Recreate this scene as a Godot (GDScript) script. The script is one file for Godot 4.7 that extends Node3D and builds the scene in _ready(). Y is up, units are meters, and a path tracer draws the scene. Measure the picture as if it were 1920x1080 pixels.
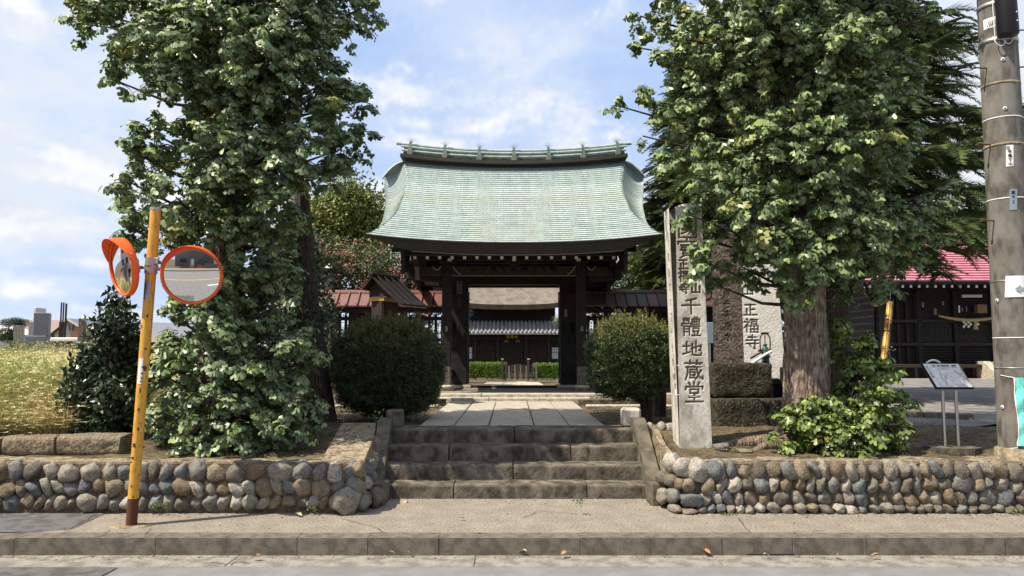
extends Node3D

const F := 1442.0
const PITCH := 0.08578
const BACK := 0.17      # how far behind the measuring line the camera stands
var rng := RandomNumberGenerator.new()
var mats := {}
var pool := {}
var used := {}

func _ready():
	rng.seed = 77
	# ---- camera, sky, sun, exposure
	var cam := Camera3D.new()
	cam.name = "camera"
	cam.position = Vector3(0, 1.70, BACK)
	cam.rotation.x = PITCH
	cam.fov = rad_to_deg(2.0 * atan(540.0 / F))
	cam.near = 0.05
	cam.far = 2500.0
	add_child(cam)
	cam.current = true
	var we := WorldEnvironment.new()
	we.name = "world_environment"
	var env := Environment.new()
	env.background_mode = Environment.BG_SKY
	var sky := Sky.new()
	var sm := PanoramaSkyMaterial.new()
	sm.panorama = sky_picture()
	sky.sky_material = sm
	env.sky = sky
	env.background_energy_multiplier = 0.76
	env.tonemap_mode = Environment.TONE_MAPPER_LINEAR
	env.tonemap_exposure = 1.50
	env.sdfgi_enabled = true
	env.ssao_enabled = true
	env.ssil_enabled = true
	we.environment = env
	add_child(we)
	var sun := DirectionalLight3D.new()
	sun.name = "sun"
	sun.light_energy = 1.6
	sun.light_color = Color(1.0, 0.955, 0.88)
	sun.light_angular_distance = 0.5
	sun.shadow_enabled = true
	add_child(sun)
	sun.look_at_from_position(Vector3.ZERO, Vector3(0.50, -0.835, -0.225), Vector3.UP)
	make_materials()
	build_setting()
	build_stone_walls()
	build_steps()
	build_gate()
	build_roofed_fence()
	build_hall()
	build_monuments()
	build_mirror_post()
	build_utility_pole()
	build_small_things()
	build_shrine()
	build_far_left()
	build_across_street()
	build_plants()

# ---------------------------------------------------------------- measuring
func at(px: float, py: float, d: float) -> Vector3:
	var v := (540.0 - py) / F
	var ry := sin(PITCH) + v * cos(PITCH)
	var rz := cos(PITCH) - v * sin(PITCH)
	return Vector3((px - 960.0) / F / rz * (d + BACK), 1.70 + ry / rz * (d + BACK), -d)

func ground_height(x: float, d: float) -> float:
	var h := lerpf(0.655, 0.835, smoothstep(7.4, 9.4, d))
	var drop := smoothstep(20.0, 47.0, d) * 0.84
	if x > 5.0:
		drop *= lerpf(1.0, 0.5, smoothstep(5.0, 11.0, x))
	if x < -2.0:
		drop *= 1.0 - smoothstep(-6.0, -10.0, x)
	h -= drop
	h += smoothstep(-3.6, -6.5, x) * (d - 9.0) * 0.02 * float(d > 9.0)
	return h

# ---------------------------------------------------------------- sky
func sky_picture() -> ImageTexture:
	var w := 1536
	var h := 768
	var big := FastNoiseLite.new()
	big.seed = 11
	big.frequency = 1.15
	big.fractal_octaves = 6
	big.fractal_gain = 0.52
	var fine := FastNoiseLite.new()
	fine.seed = 5
	fine.frequency = 2.6
	fine.fractal_octaves = 5
	fine.domain_warp_enabled = true
	fine.domain_warp_amplitude = 0.35
	fine.domain_warp_frequency = 1.3
	var im := Image.create(w, h, false, Image.FORMAT_RGBF)
	var top := Color(0.30, 0.45, 0.80)
	var low := Color(0.50, 0.65, 0.89)
	for j in h:
		var el := PI * (0.5 - (j + 0.5) / h)
		if el < -0.02:
			im.fill_rect(Rect2i(0, j, w, h - j), Color(0.42, 0.42, 0.40))
			break
		var se := sin(maxf(el, 0.0))
		var base := low.lerp(top, pow(se, 0.6))
		for i in w:
			var az := TAU * (i + 0.5) / w
			# cloud layer: a flat sheet seen in perspective
			var r := cos(el) / (se + 0.17)
			var x := cos(az) * r
			var z := sin(az) * r
			var n := big.get_noise_3d(x * 0.62, 0.0, z * 0.62) * 0.5 + 0.5
			var m := fine.get_noise_3d(x * 0.8, 3.0, z * 0.8) * 0.5 + 0.5
			var veil := smoothstep(0.29, 0.62, n * 0.72 + m * 0.30)
			var puff := smoothstep(0.50, 0.66, m * 0.66 + n * 0.40)
			var c := base.lerp(Color(0.76, 0.81, 0.89), veil * 0.84)
			var shade := clampf((m - 0.42) * 2.4, 0.0, 1.0)
			c = c.lerp(Color(0.60, 0.64, 0.73).lerp(Color(0.98, 0.98, 0.97), shade), puff * 0.85)
			c = c.lerp(Color(0.72, 0.80, 0.90), 0.35 * exp(-se * 9.0))
			im.set_pixel(i, j, c)
	return ImageTexture.create_from_image(im)

# ---------------------------------------------------------------- nodes
func thing(called: String, label: String, category: String, where := Vector3.ZERO, turn := 0.0, group := "") -> Node3D:
	var o := Node3D.new()
	o.name = numbered(called)
	o.position = where
	o.rotation.y = turn
	add_child(o)
	tag(o, label, category, group)
	return o

func numbered(called: String) -> String:
	if not used.has(called):
		used[called] = 0
		return called
	used[called] += 1
	return "%s_%03d" % [called, used[called]]

func tag(o: Node, label: String, category: String, group := ""):
	o.set_meta("label", label)
	o.set_meta("category", category)
	if group != "":
		o.set_meta("group", group)

func structure(called: String) -> Node3D:
	var o := Node3D.new()
	o.name = numbered(called)
	add_child(o)
	o.set_meta("kind", "structure")
	return o

func put(mesh: Mesh, m: Material, called: String, parent: Node = self, xf := Transform3D.IDENTITY) -> MeshInstance3D:
	var o := MeshInstance3D.new()
	o.name = numbered(called) if parent == self else called
	o.mesh = mesh
	o.material_override = m
	o.transform = xf
	parent.add_child(o, true)
	return o

func stuff(mesh: Mesh, places: Array, tints: PackedColorArray, m: Material, called: String, parent: Node = self) -> MultiMeshInstance3D:
	var mm := MultiMesh.new()
	mm.transform_format = MultiMesh.TRANSFORM_3D
	mm.use_colors = true
	mm.mesh = mesh
	mm.instance_count = places.size()
	for i in places.size():
		mm.set_instance_transform(i, places[i])
		mm.set_instance_color(i, tints[i])
	var o := MultiMeshInstance3D.new()
	o.name = numbered(called) if parent == self else called
	o.multimesh = mm
	o.material_override = m
	parent.add_child(o, true)
	o.set_meta("kind", "stuff")
	return o

# ---------------------------------------------------------------- mesh making
class Shape:
	var v := PackedVector3Array()
	var n := PackedVector3Array()
	var c := PackedColorArray()
	var u := PackedVector2Array()
	var tint := Color.WHITE
	var t := Transform3D.IDENTITY

	func corner(p: Vector3, q: Vector3, w := Vector2.ZERO):
		v.append(t * p)
		n.append((t.basis * q).normalized())
		c.append(tint)
		u.append(w)

	func smooth(a: Vector3, b: Vector3, d: Vector3, na: Vector3, nb: Vector3, nd: Vector3, ua := Vector2.ZERO, ub := Vector2.ZERO, ud := Vector2.ZERO):
		if (d - a).cross(b - a).dot(na + nb + nd) < 0.0:
			corner(a, na, ua)
			corner(d, nd, ud)
			corner(b, nb, ub)
		else:
			corner(a, na, ua)
			corner(b, nb, ub)
			corner(d, nd, ud)

	func tri(a: Vector3, b: Vector3, d: Vector3, out := Vector3.ZERO):
		var q := (d - a).cross(b - a)
		if q.length_squared() < 1e-16:
			return
		if out != Vector3.ZERO and q.dot(out) < 0.0:
			q = -q
		q = q.normalized()
		smooth(a, b, d, q, q, q)

	func quad(a: Vector3, b: Vector3, d: Vector3, e: Vector3, out := Vector3.ZERO):
		tri(a, b, d, out)
		tri(a, d, e, out)

	func uvquad(a: Vector3, b: Vector3, d: Vector3, e: Vector3, out: Vector3):
		# a top left, b top right, d bottom right, e bottom left
		smooth(a, b, d, out, out, out, Vector2(0, 0), Vector2(1, 0), Vector2(1, 1))
		smooth(a, d, e, out, out, out, Vector2(0, 0), Vector2(1, 1), Vector2(0, 1))

	func box(at: Vector3, size: Vector3, bevel := 0.0, turned := Basis.IDENTITY):
		var h := size * 0.5
		var b := minf(bevel, minf(h.x, minf(h.y, h.z)) * 0.9)
		var axes := [Vector3.RIGHT, Vector3.UP, Vector3.BACK]
		for k in 3:
			var p: Vector3 = axes[k]
			var q: Vector3 = axes[(k + 1) % 3]
			var r: Vector3 = axes[(k + 2) % 3]
			var hp := h[k]
			var hq := h[(k + 1) % 3]
			var hr := h[(k + 2) % 3]
			for s in [-1.0, 1.0]:
				var o: Vector3 = p * s * hp
				var y := q * (hq - b)
				var z := r * (hr - b)
				quad(at + turned * (o + y + z), at + turned * (o + y - z), at + turned * (o - y - z), at + turned * (o - y + z), turned * (p * s))
				if b > 0.0:
					for w in [-1.0, 1.0]:
						# the edge along r between faces s*p and w*q
						var e0: Vector3 = p * s * hp + q * w * (hq - b)
						var e1: Vector3 = p * s * (hp - b) + q * w * hq
						quad(at + turned * (e0 + z), at + turned * (e0 - z), at + turned * (e1 - z), at + turned * (e1 + z), turned * (p * s + q * w))
		if b > 0.0:
			for sx in [-1.0, 1.0]:
				for sy in [-1.0, 1.0]:
					for sz in [-1.0, 1.0]:
						var g := Vector3(sx, sy, sz)
						var f := Vector3(sx * h.x, sy * h.y, sz * h.z)
						tri(at + turned * (f - Vector3(0, sy * b, sz * b)), at + turned * (f - Vector3(sx * b, 0, sz * b)), at + turned * (f - Vector3(sx * b, sy * b, 0)), turned * g)

	func bar(a: Vector3, b: Vector3, w: float, h: float, bevel := 0.0, up := Vector3.UP):
		var z := (b - a).normalized()
		var x := up.cross(z)
		if x.length() < 0.01:
			x = Vector3.RIGHT.cross(z)
		x = x.normalized()
		box((a + b) * 0.5, Vector3(w, h, a.distance_to(b)), bevel, Basis(x, z.cross(x), z))

	func tube(points: Array, radii: Array, sides := 8, caps := true):
		var rings := []
		var side := Vector3.RIGHT
		for i in points.size():
			var dir: Vector3 = (points[mini(i + 1, points.size() - 1)] - points[maxi(i - 1, 0)]).normalized()
			side = side - dir * side.dot(dir)
			if side.length() < 0.05:
				side = dir.cross(Vector3(0.3, 0.2, 0.9))
			side = side.normalized()
			var across := dir.cross(side)
			var ring := []
			for k in sides:
				var q := side * cos(TAU * k / sides) + across * sin(TAU * k / sides)
				ring.append([points[i] + q * radii[i], q])
			rings.append(ring)
		for i in rings.size() - 1:
			for k in sides:
				var a = rings[i][k]
				var b = rings[i][(k + 1) % sides]
				var d = rings[i + 1][(k + 1) % sides]
				var e = rings[i + 1][k]
				smooth(a[0], b[0], d[0], a[1], b[1], d[1])
				smooth(a[0], d[0], e[0], a[1], d[1], e[1])
		if caps:
			for i in [0, rings.size() - 1]:
				var out: Vector3 = (points[0] - points[1]) if i == 0 else (points[-1] - points[-2])
				for k in range(1, sides - 1):
					tri(rings[i][0][0], rings[i][k][0], rings[i][k + 1][0], out)

	# profile: pairs (radius, height); a sharp edge is made by giving the point twice
	func lathe(profile: Array, sides := 24, base := Transform3D.IDENTITY):
		for i in profile.size() - 1:
			var p: Vector2 = profile[i]
			var q: Vector2 = profile[i + 1]
			if p.distance_to(q) < 1e-6:
				continue
			var np := Vector2(q.y - p.y, p.x - q.x).normalized()
			var n0 := np
			var n1 := np
			if i > 0 and p.distance_to(profile[i - 1]) > 1e-6:
				var e: Vector2 = p - profile[i - 1]
				n0 = (np + Vector2(e.y, -e.x).normalized()).normalized()
			if i + 2 < profile.size() and q.distance_to(profile[i + 2]) > 1e-6:
				var e: Vector2 = profile[i + 2] - q
				n1 = (np + Vector2(e.y, -e.x).normalized()).normalized()
			for k in sides:
				var a := TAU * k / sides
				var b := TAU * (k + 1) / sides
				var ra := Vector3(cos(a), 0, sin(a))
				var rb := Vector3(cos(b), 0, sin(b))
				var P := func(r: Vector3, w: Vector2): return base * (r * w.x + Vector3.UP * w.y)
				var N := func(r: Vector3, w: Vector2): return base.basis * (r * w.x + Vector3.UP * w.y)
				if p.x > 1e-6:
					smooth(P.call(ra, p), P.call(rb, p), P.call(rb, q), N.call(ra, n0), N.call(rb, n0), N.call(rb, n1))
				if q.x > 1e-6:
					smooth(P.call(ra, p), P.call(rb, q), P.call(ra, q), N.call(ra, n0), N.call(rb, n1), N.call(ra, n1))

	# a flat outline (x, y) given depth along z
	func slab(outline: PackedVector2Array, z0: float, z1: float, base := Transform3D.IDENTITY):
		var idx := Geometry2D.triangulate_polygon(outline)
		for k in range(0, idx.size(), 3):
			for zz in [z0, z1]:
				var out := Vector3(0, 0, (zz - (z0 + z1) * 0.5))
				var g := []
				for m in 3:
					g.append(base * Vector3(outline[idx[k + m]].x, outline[idx[k + m]].y, zz))
				tri(g[0], g[1], g[2], base.basis * out)
		var turn := 0.0
		for k in outline.size():
			turn += outline[k].cross(outline[(k + 1) % outline.size()])
		for k in outline.size():
			var a := outline[k]
			var b := outline[(k + 1) % outline.size()]
			var o := Vector2(b.y - a.y, a.x - b.x) * signf(turn)
			quad(base * Vector3(a.x, a.y, z0), base * Vector3(b.x, b.y, z0), base * Vector3(b.x, b.y, z1), base * Vector3(a.x, a.y, z1), base.basis * Vector3(o.x, o.y, 0))

	# a rectangular net of points, smooth; pts[j][i]
	func net(pts: Array, up := Vector3.UP, colors = null, uv := false):
		var nj := pts.size()
		var ni: int = pts[0].size()
		var nor := []
		for j in nj:
			var row := PackedVector3Array()
			for i in ni:
				var a: Vector3 = pts[j][mini(i + 1, ni - 1)] - pts[j][maxi(i - 1, 0)]
				var b: Vector3 = pts[mini(j + 1, nj - 1)][i] - pts[maxi(j - 1, 0)][i]
				var q := a.cross(b).normalized()
				if q.dot(up) < 0.0:
					q = -q
				row.append(q)
			nor.append(row)
		for j in nj - 1:
			for i in ni - 1:
				for w in [[[0, 0], [0, 1], [1, 1]], [[0, 0], [1, 1], [1, 0]]]:
					var g := []
					for e in w:
						g.append([pts[j + e[0]][i + e[1]], nor[j + e[0]][i + e[1]], colors[j + e[0]][i + e[1]] if colors != null else tint, Vector2(float(i + e[1]) / (ni - 1), float(j + e[0]) / (nj - 1))])
					if (g[2][0] - g[0][0]).cross(g[1][0] - g[0][0]).dot(g[0][1] + g[1][1] + g[2][1]) < 0.0:
						g = [g[0], g[2], g[1]]
					for e in g:
						var keep := tint
						tint = e[2]
						corner(e[0], e[1], e[3])
						tint = keep

	func agree():
		# turn each triangle so that its winding agrees with its normals
		for i in range(0, v.size(), 3):
			if (v[i + 2] - v[i]).cross(v[i + 1] - v[i]).dot(n[i] + n[i + 1] + n[i + 2]) < 0.0:
				var p := v[i + 1]
				v[i + 1] = v[i + 2]
				v[i + 2] = p
				var q := n[i + 1]
				n[i + 1] = n[i + 2]
				n[i + 2] = q

	func mesh() -> ArrayMesh:
		agree()
		var a := []
		a.resize(Mesh.ARRAY_MAX)
		a[Mesh.ARRAY_VERTEX] = v
		a[Mesh.ARRAY_NORMAL] = n
		a[Mesh.ARRAY_COLOR] = c
		a[Mesh.ARRAY_TEX_UV] = u
		var m := ArrayMesh.new()
		m.add_surface_from_arrays(Mesh.PRIMITIVE_TRIANGLES, a)
		return m

func boxed(where: Vector3, size: Vector3, bevel: float, m: Material, called: String, parent: Node, turned := Basis.IDENTITY) -> MeshInstance3D:
	var s := Shape.new()
	s.box(Vector3.ZERO, size, bevel)
	return put(s.mesh(), m, called, parent, Transform3D(turned, where))

func barred(a: Vector3, b: Vector3, w: float, h: float, bevel: float, m: Material, called: String, parent: Node) -> MeshInstance3D:
	var s := Shape.new()
	s.bar(a, b, w, h, bevel)
	return put(s.mesh(), m, called, parent)

func piped(points: Array, r, m: Material, called: String, parent: Node, sides := 10) -> MeshInstance3D:
	var s := Shape.new()
	var radii := []
	for i in points.size():
		radii.append(r[i] if r is Array else r)
	s.tube(points, radii, sides)
	return put(s.mesh(), m, called, parent)

# ---------------------------------------------------------------- materials
func lin(r: float, g: float, b: float) -> Color:
	return Color(r, g, b).linear_to_srgb()

func noise_picture(key: String, freq: float, octaves: int, ramp: Array, size := 512, type := FastNoiseLite.TYPE_SIMPLEX_SMOOTH, ridged := false) -> NoiseTexture2D:
	if pool.has(key):
		return pool[key]
	var f := FastNoiseLite.new()
	f.seed = key.hash() % 10000
	f.noise_type = type
	f.frequency = freq
	f.fractal_octaves = octaves
	f.fractal_gain = 0.58
	if ridged:
		f.fractal_type = FastNoiseLite.FRACTAL_RIDGED
	if type == FastNoiseLite.TYPE_CELLULAR:
		f.cellular_return_type = FastNoiseLite.RETURN_DISTANCE
	var g := Gradient.new()
	var offs := PackedFloat32Array()
	var cols := PackedColorArray()
	for e in ramp:
		offs.append(e[0])
		cols.append(e[1])
	g.offsets = offs
	g.colors = cols
	var t := NoiseTexture2D.new()
	t.width = size
	t.height = size
	t.seamless = true
	t.seamless_blend_skirt = 0.25
	t.noise = f
	t.color_ramp = g
	pool[key] = t
	return t

func grey(key: String) -> Texture2D:
	match key:
		"fine":
			return noise_picture("fine", 0.09, 3, [[0.1, Color.BLACK], [0.9, Color.WHITE]])
		"mid":
			return noise_picture("mid", 0.02, 5, [[0.15, Color.BLACK], [0.85, Color.WHITE]])
		"blotch":
			return noise_picture("blotch", 0.012, 4, [[0.28, Color(0.80, 0.785, 0.77)], [0.5, Color(0.93, 0.925, 0.92)], [0.75, Color.WHITE]])
		"soft":
			return noise_picture("soft", 0.010, 3, [[0.25, Color(0.91, 0.905, 0.90)], [0.75, Color.WHITE]])
		"stain":
			return noise_picture("stain", 0.016, 5, [[0.30, Color(0.66, 0.64, 0.61)], [0.48, Color(0.89, 0.885, 0.87)], [0.7, Color.WHITE]])
		"ridge":
			return noise_picture("ridge", 0.02, 4, [[0.2, Color.BLACK], [0.85, Color.WHITE]], 512, FastNoiseLite.TYPE_SIMPLEX_SMOOTH, true)
	return null

# ramp colours are real-world (linear) base colours
func mat(key: String, ramp: Array, size: Vector3, rough: float, o := {}) -> StandardMaterial3D:
	var m := StandardMaterial3D.new()
	m.resource_name = key
	var cols := []
	for e in ramp:
		cols.append([e[0], lin(e[1], e[2], e[3])])
	if cols.size() > 1:
		m.albedo_texture = noise_picture("m_" + key, o.get("freq", 0.03), o.get("oct", 5), cols, o.get("px", 512))
	else:
		m.albedo_color = cols[0][1]
	m.roughness = rough
	m.metallic_specular = o.get("spec", 0.4)
	m.uv1_triplanar = true
	m.uv1_world_triplanar = o.get("world", true)
	m.uv1_scale = Vector3(1.0 / size.x, 1.0 / size.y, 1.0 / size.z)
	if o.has("bump"):
		m.heightmap_enabled = true
		m.heightmap_texture = grey(o.get("relief", "fine"))
		m.heightmap_scale = o.bump
	if o.has("over"):
		m.detail_enabled = true
		m.detail_albedo = grey(o.over)
		m.detail_blend_mode = BaseMaterial3D.BLEND_MODE_MUL
		m.detail_uv_layer = BaseMaterial3D.DETAIL_UV_2
		m.uv2_triplanar = true
		m.uv2_world_triplanar = o.get("world", true)
		var s: Vector3 = o.get("oversize", Vector3(2.3, 2.3, 2.3))
		m.uv2_scale = Vector3(1.0 / s.x, 1.0 / s.y, 1.0 / s.z)
	m.metallic = o.get("metal", 0.0)
	if o.get("tinted", false):
		m.vertex_color_use_as_albedo = true
	mats[key] = m
	return m

func leaf_mat(key: String, rough: float, through: Color, spec := 0.4) -> StandardMaterial3D:
	var m := StandardMaterial3D.new()
	m.resource_name = key
	m.roughness = rough
	m.metallic_specular = spec
	m.vertex_color_use_as_albedo = true
	m.cull_mode = BaseMaterial3D.CULL_DISABLED
	if through != Color.BLACK:
		m.backlight_enabled = true
		m.backlight = through
	mats[key] = m
	return m

func V(s: float) -> Vector3:
	return Vector3(s, s, s)

func make_materials():
	mat("asphalt", [[0.2, 0.11, 0.11, 0.115], [0.45, 0.19, 0.19, 0.195], [0.62, 0.27, 0.27, 0.27], [0.85, 0.50, 0.49, 0.47]], V(0.35), 0.9, {"freq": 0.10, "oct": 3, "bump": 0.35, "over": "soft", "oversize": V(1.9)})
	mat("old_asphalt", [[0.2, 0.06, 0.06, 0.062], [0.45, 0.12, 0.12, 0.12], [0.62, 0.19, 0.19, 0.185], [0.85, 0.42, 0.41, 0.38]], V(0.35), 0.92, {"freq": 0.10, "oct": 3, "bump": 0.5, "over": "blotch", "oversize": V(1.3)})
	mat("gutter", [[0.25, 0.19, 0.175, 0.152], [0.5, 0.275, 0.258, 0.228], [0.8, 0.38, 0.36, 0.325]], V(0.5), 0.9, {"freq": 0.06, "bump": 0.2, "over": "blotch", "oversize": V(1.1)})
	mat("pavement", [[0.25, 0.18, 0.157, 0.126], [0.5, 0.255, 0.224, 0.182], [0.8, 0.34, 0.303, 0.252]], V(0.8), 0.92, {"freq": 0.05, "oct": 6, "bump": 0.22, "over": "soft", "oversize": V(1.7)})
	mat("kerb", [[0.25, 0.085, 0.072, 0.058], [0.45, 0.17, 0.148, 0.12], [0.65, 0.27, 0.24, 0.195], [0.85, 0.58, 0.54, 0.47]], V(0.22), 0.92, {"freq": 0.07, "oct": 4, "bump": 0.4, "over": "blotch", "oversize": V(0.9)})
	mat("step_stone", [[0.2, 0.085, 0.073, 0.055], [0.45, 0.13, 0.112, 0.085], [0.65, 0.165, 0.144, 0.111], [0.9, 0.24, 0.215, 0.170]], Vector3(2.3, 3.2, 2.3), 0.88, {"freq": 0.012, "oct": 6, "bump": 0.5, "relief": "fine", "over": "stain", "oversize": Vector3(1.7, 2.2, 1.7)})
	mat("path_stone", [[0.25, 0.31, 0.285, 0.22], [0.5, 0.43, 0.395, 0.315], [0.8, 0.53, 0.49, 0.40]], V(0.9), 0.8, {"freq": 0.05, "oct": 6, "bump": 0.12, "over": "soft", "oversize": V(1.5)})
	mat("platform_stone", [[0.25, 0.40, 0.36, 0.27], [0.5, 0.55, 0.50, 0.40], [0.8, 0.64, 0.60, 0.49]], V(0.9), 0.8, {"freq": 0.05, "oct": 5, "over": "blotch", "oversize": Vector3(0.9, 0.5, 0.9), "bump": 0.1})
	mat("soil", [[0.25, 0.065, 0.048, 0.03], [0.45, 0.12, 0.09, 0.055], [0.6, 0.175, 0.132, 0.082], [0.72, 0.10, 0.10, 0.04], [0.9, 0.075, 0.095, 0.03]], V(1.7), 0.95, {"freq": 0.03, "oct": 6, "bump": 1.2, "relief": "mid", "over": "blotch", "oversize": V(3.1)})
	mat("mortar", [[0.25, 0.09, 0.068, 0.045], [0.5, 0.16, 0.125, 0.085], [0.8, 0.25, 0.20, 0.14]], V(0.5), 0.95, {"freq": 0.04, "bump": 0.8, "relief": "mid", "over": "blotch", "oversize": V(0.8)})
	mat("coping", [[0.25, 0.17, 0.135, 0.085], [0.5, 0.32, 0.26, 0.175], [0.8, 0.42, 0.36, 0.26]], V(0.9), 0.92, {"freq": 0.04, "bump": 0.5, "relief": "mid", "over": "stain", "oversize": V(1.2)})
	mat("block_stone", [[0.25, 0.13, 0.10, 0.065], [0.5, 0.25, 0.20, 0.135], [0.8, 0.37, 0.31, 0.22]], V(0.5), 0.92, {"freq": 0.04, "oct": 6, "bump": 1.4, "relief": "mid", "over": "blotch", "oversize": V(0.7)})
	mat("court", [[0.25, 0.13, 0.125, 0.12], [0.5, 0.22, 0.21, 0.20], [0.8, 0.34, 0.325, 0.30]], V(0.9), 0.92, {"freq": 0.06, "bump": 0.3, "over": "blotch", "oversize": V(3.7)})
	for k in 7:
		var tones = [[0.27, 0.245, 0.20], [0.15, 0.132, 0.105], [0.235, 0.19, 0.132], [0.15, 0.162, 0.168], [0.40, 0.37, 0.315], [0.195, 0.195, 0.18], [0.205, 0.155, 0.10]][k]
		var a := Vector3(tones[0], tones[1], tones[2])
		mat("cobble%d" % k, [[0.2, a.x * 0.5, a.y * 0.48, a.z * 0.45], [0.5, a.x, a.y, a.z], [0.85, minf(a.x * 1.5, 0.7), minf(a.y * 1.5, 0.68), minf(a.z * 1.5, 0.63)]], V(0.31), 0.72, {"freq": 0.03, "oct": 6, "bump": 0.35, "relief": "mid", "over": "blotch", "oversize": V(0.43), "spec": 0.45})
	mat("pale_granite", [[0.2, 0.50, 0.49, 0.47], [0.5, 0.74, 0.73, 0.70], [0.85, 0.84, 0.83, 0.80]], V(0.25), 0.8, {"freq": 0.12, "oct": 3, "bump": 0.1, "over": "soft", "oversize": V(0.9), "tinted": true})
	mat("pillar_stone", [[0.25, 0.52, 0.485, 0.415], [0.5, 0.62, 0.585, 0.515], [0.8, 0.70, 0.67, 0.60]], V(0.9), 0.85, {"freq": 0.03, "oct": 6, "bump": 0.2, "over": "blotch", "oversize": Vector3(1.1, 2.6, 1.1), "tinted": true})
	mat("dark_stone", [[0.25, 0.07, 0.055, 0.048], [0.5, 0.14, 0.112, 0.098], [0.8, 0.25, 0.21, 0.185]], V(0.6), 0.85, {"freq": 0.03, "oct": 6, "bump": 0.6, "relief": "mid", "over": "stain", "oversize": V(1.1), "tinted": true})
	mat("mossy_block", [[0.25, 0.022, 0.019, 0.014], [0.5, 0.06, 0.052, 0.038], [0.68, 0.11, 0.095, 0.065], [0.8, 0.09, 0.10, 0.04]], V(0.5), 0.92, {"freq": 0.03, "oct": 6, "bump": 1.2, "relief": "mid", "over": "stain", "oversize": V(0.9)})
	var greens := [[0.385, 0.465, 0.445], [0.35, 0.435, 0.42], [0.41, 0.485, 0.46], [0.385, 0.445, 0.40], [0.415, 0.465, 0.41], [0.335, 0.415, 0.40]]
	for k in 6:
		var a := Vector3(greens[k][0], greens[k][1], greens[k][2])
		mat("copper%d" % k, [[0.2, a.x * 0.72, a.y * 0.74, a.z * 0.74], [0.5, a.x, a.y, a.z], [0.8, a.x * 1.16, a.y * 1.12, a.z * 1.12]], Vector3(0.5, 1.5, 0.5), 0.62, {"freq": 0.02, "oct": 5, "over": "soft", "oversize": Vector3(1.3, 3.0, 1.3), "spec": 0.45})
	mat("copper_dark", [[0.25, 0.10, 0.15, 0.13], [0.5, 0.20, 0.30, 0.26], [0.8, 0.31, 0.43, 0.385]], V(0.5), 0.6, {"freq": 0.03, "over": "blotch", "oversize": V(0.8)})
	mat("roof_edge", [[0.25, 0.035, 0.029, 0.024], [0.6, 0.062, 0.052, 0.043]], V(0.6), 0.8, {"over": "soft"})
	mat("dark_wood", [[0.2, 0.007, 0.006, 0.0055], [0.5, 0.018, 0.0155, 0.014], [0.8, 0.040, 0.034, 0.030]], Vector3(0.18, 1.6, 0.18), 0.75, {"freq": 0.04, "oct": 5, "bump": 0.15, "relief": "mid", "over": "blotch", "oversize": V(1.4)})
	mat("brown_wood", [[0.2, 0.014, 0.010, 0.008], [0.5, 0.034, 0.024, 0.019], [0.8, 0.066, 0.047, 0.036]], Vector3(1.4, 0.16, 0.3), 0.75, {"freq": 0.04, "oct": 5, "bump": 0.12, "relief": "mid"})
	mat("red_brown_wood", [[0.2, 0.015, 0.007, 0.006], [0.5, 0.034, 0.016, 0.012], [0.8, 0.06, 0.03, 0.022]], Vector3(0.2, 1.5, 0.2), 0.75, {"freq": 0.04, "over": "blotch"})
	mat("worn_wood", [[0.2, 0.07, 0.058, 0.05], [0.5, 0.17, 0.145, 0.125], [0.8, 0.33, 0.29, 0.25]], Vector3(0.10, 0.9, 0.10), 0.85, {"freq": 0.04, "oct": 5, "bump": 0.35, "relief": "mid", "over": "stain", "oversize": Vector3(0.4, 0.9, 0.4)})
	mat("grey_wood", [[0.2, 0.10, 0.085, 0.075], [0.5, 0.20, 0.18, 0.16], [0.8, 0.33, 0.30, 0.27]], Vector3(0.12, 1.0, 0.12), 0.85, {"freq": 0.04, "bump": 0.3, "relief": "mid"})
	mat("white_paint", [[0.0, 0.62, 0.60, 0.56]], V(1), 0.7)
	mat("carved_pale", [[0.0, 0.40, 0.36, 0.28]], V(1), 0.8)
	mat("gold", [[0.3, 0.42, 0.28, 0.06], [0.7, 0.58, 0.40, 0.11]], V(0.2), 0.45, {"metal": 0.35})
	mat("red_roof", [[0.25, 0.13, 0.045, 0.034], [0.5, 0.19, 0.070, 0.054], [0.8, 0.27, 0.125, 0.10]], V(0.7), 0.42, {"freq": 0.025, "over": "soft", "spec": 0.6})
	mat("brown_roof", [[0.25, 0.07, 0.036, 0.030], [0.5, 0.115, 0.066, 0.057], [0.8, 0.17, 0.11, 0.097]], V(0.7), 0.45, {"freq": 0.025, "over": "soft", "spec": 0.6})
	mat("pink_roof", [[0.25, 0.52, 0.19, 0.24], [0.7, 0.61, 0.26, 0.31]], V(1.2), 0.5, {"over": "soft"})
	mat("thatch", [[0.2, 0.12, 0.10, 0.085], [0.5, 0.215, 0.185, 0.155], [0.8, 0.33, 0.29, 0.245]], Vector3(1.6, 0.35, 1.6), 0.95, {"freq": 0.08, "oct": 5, "bump": 2.0, "relief": "mid", "over": "blotch", "oversize": Vector3(5, 2, 5)})
	mat("grey_tile", [[0.25, 0.26, 0.265, 0.27], [0.5, 0.40, 0.405, 0.41], [0.8, 0.55, 0.555, 0.56]], V(0.9), 0.35, {"freq": 0.05, "over": "blotch"})
	mat("paper", [[0.0, 0.76, 0.78, 0.80]], V(1), 0.9)
	mat("yellow_paint", [[0.2, 0.40, 0.19, 0.028], [0.45, 0.60, 0.31, 0.035], [0.7, 0.68, 0.37, 0.05]], Vector3(0.4, 1.3, 0.4), 0.45, {"freq": 0.02, "oct": 5, "spec": 0.5})
	mat("rust", [[0.25, 0.035, 0.016, 0.010], [0.5, 0.10, 0.04, 0.018], [0.8, 0.22, 0.10, 0.04]], V(0.15), 0.9, {"freq": 0.04, "bump": 0.15})
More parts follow.
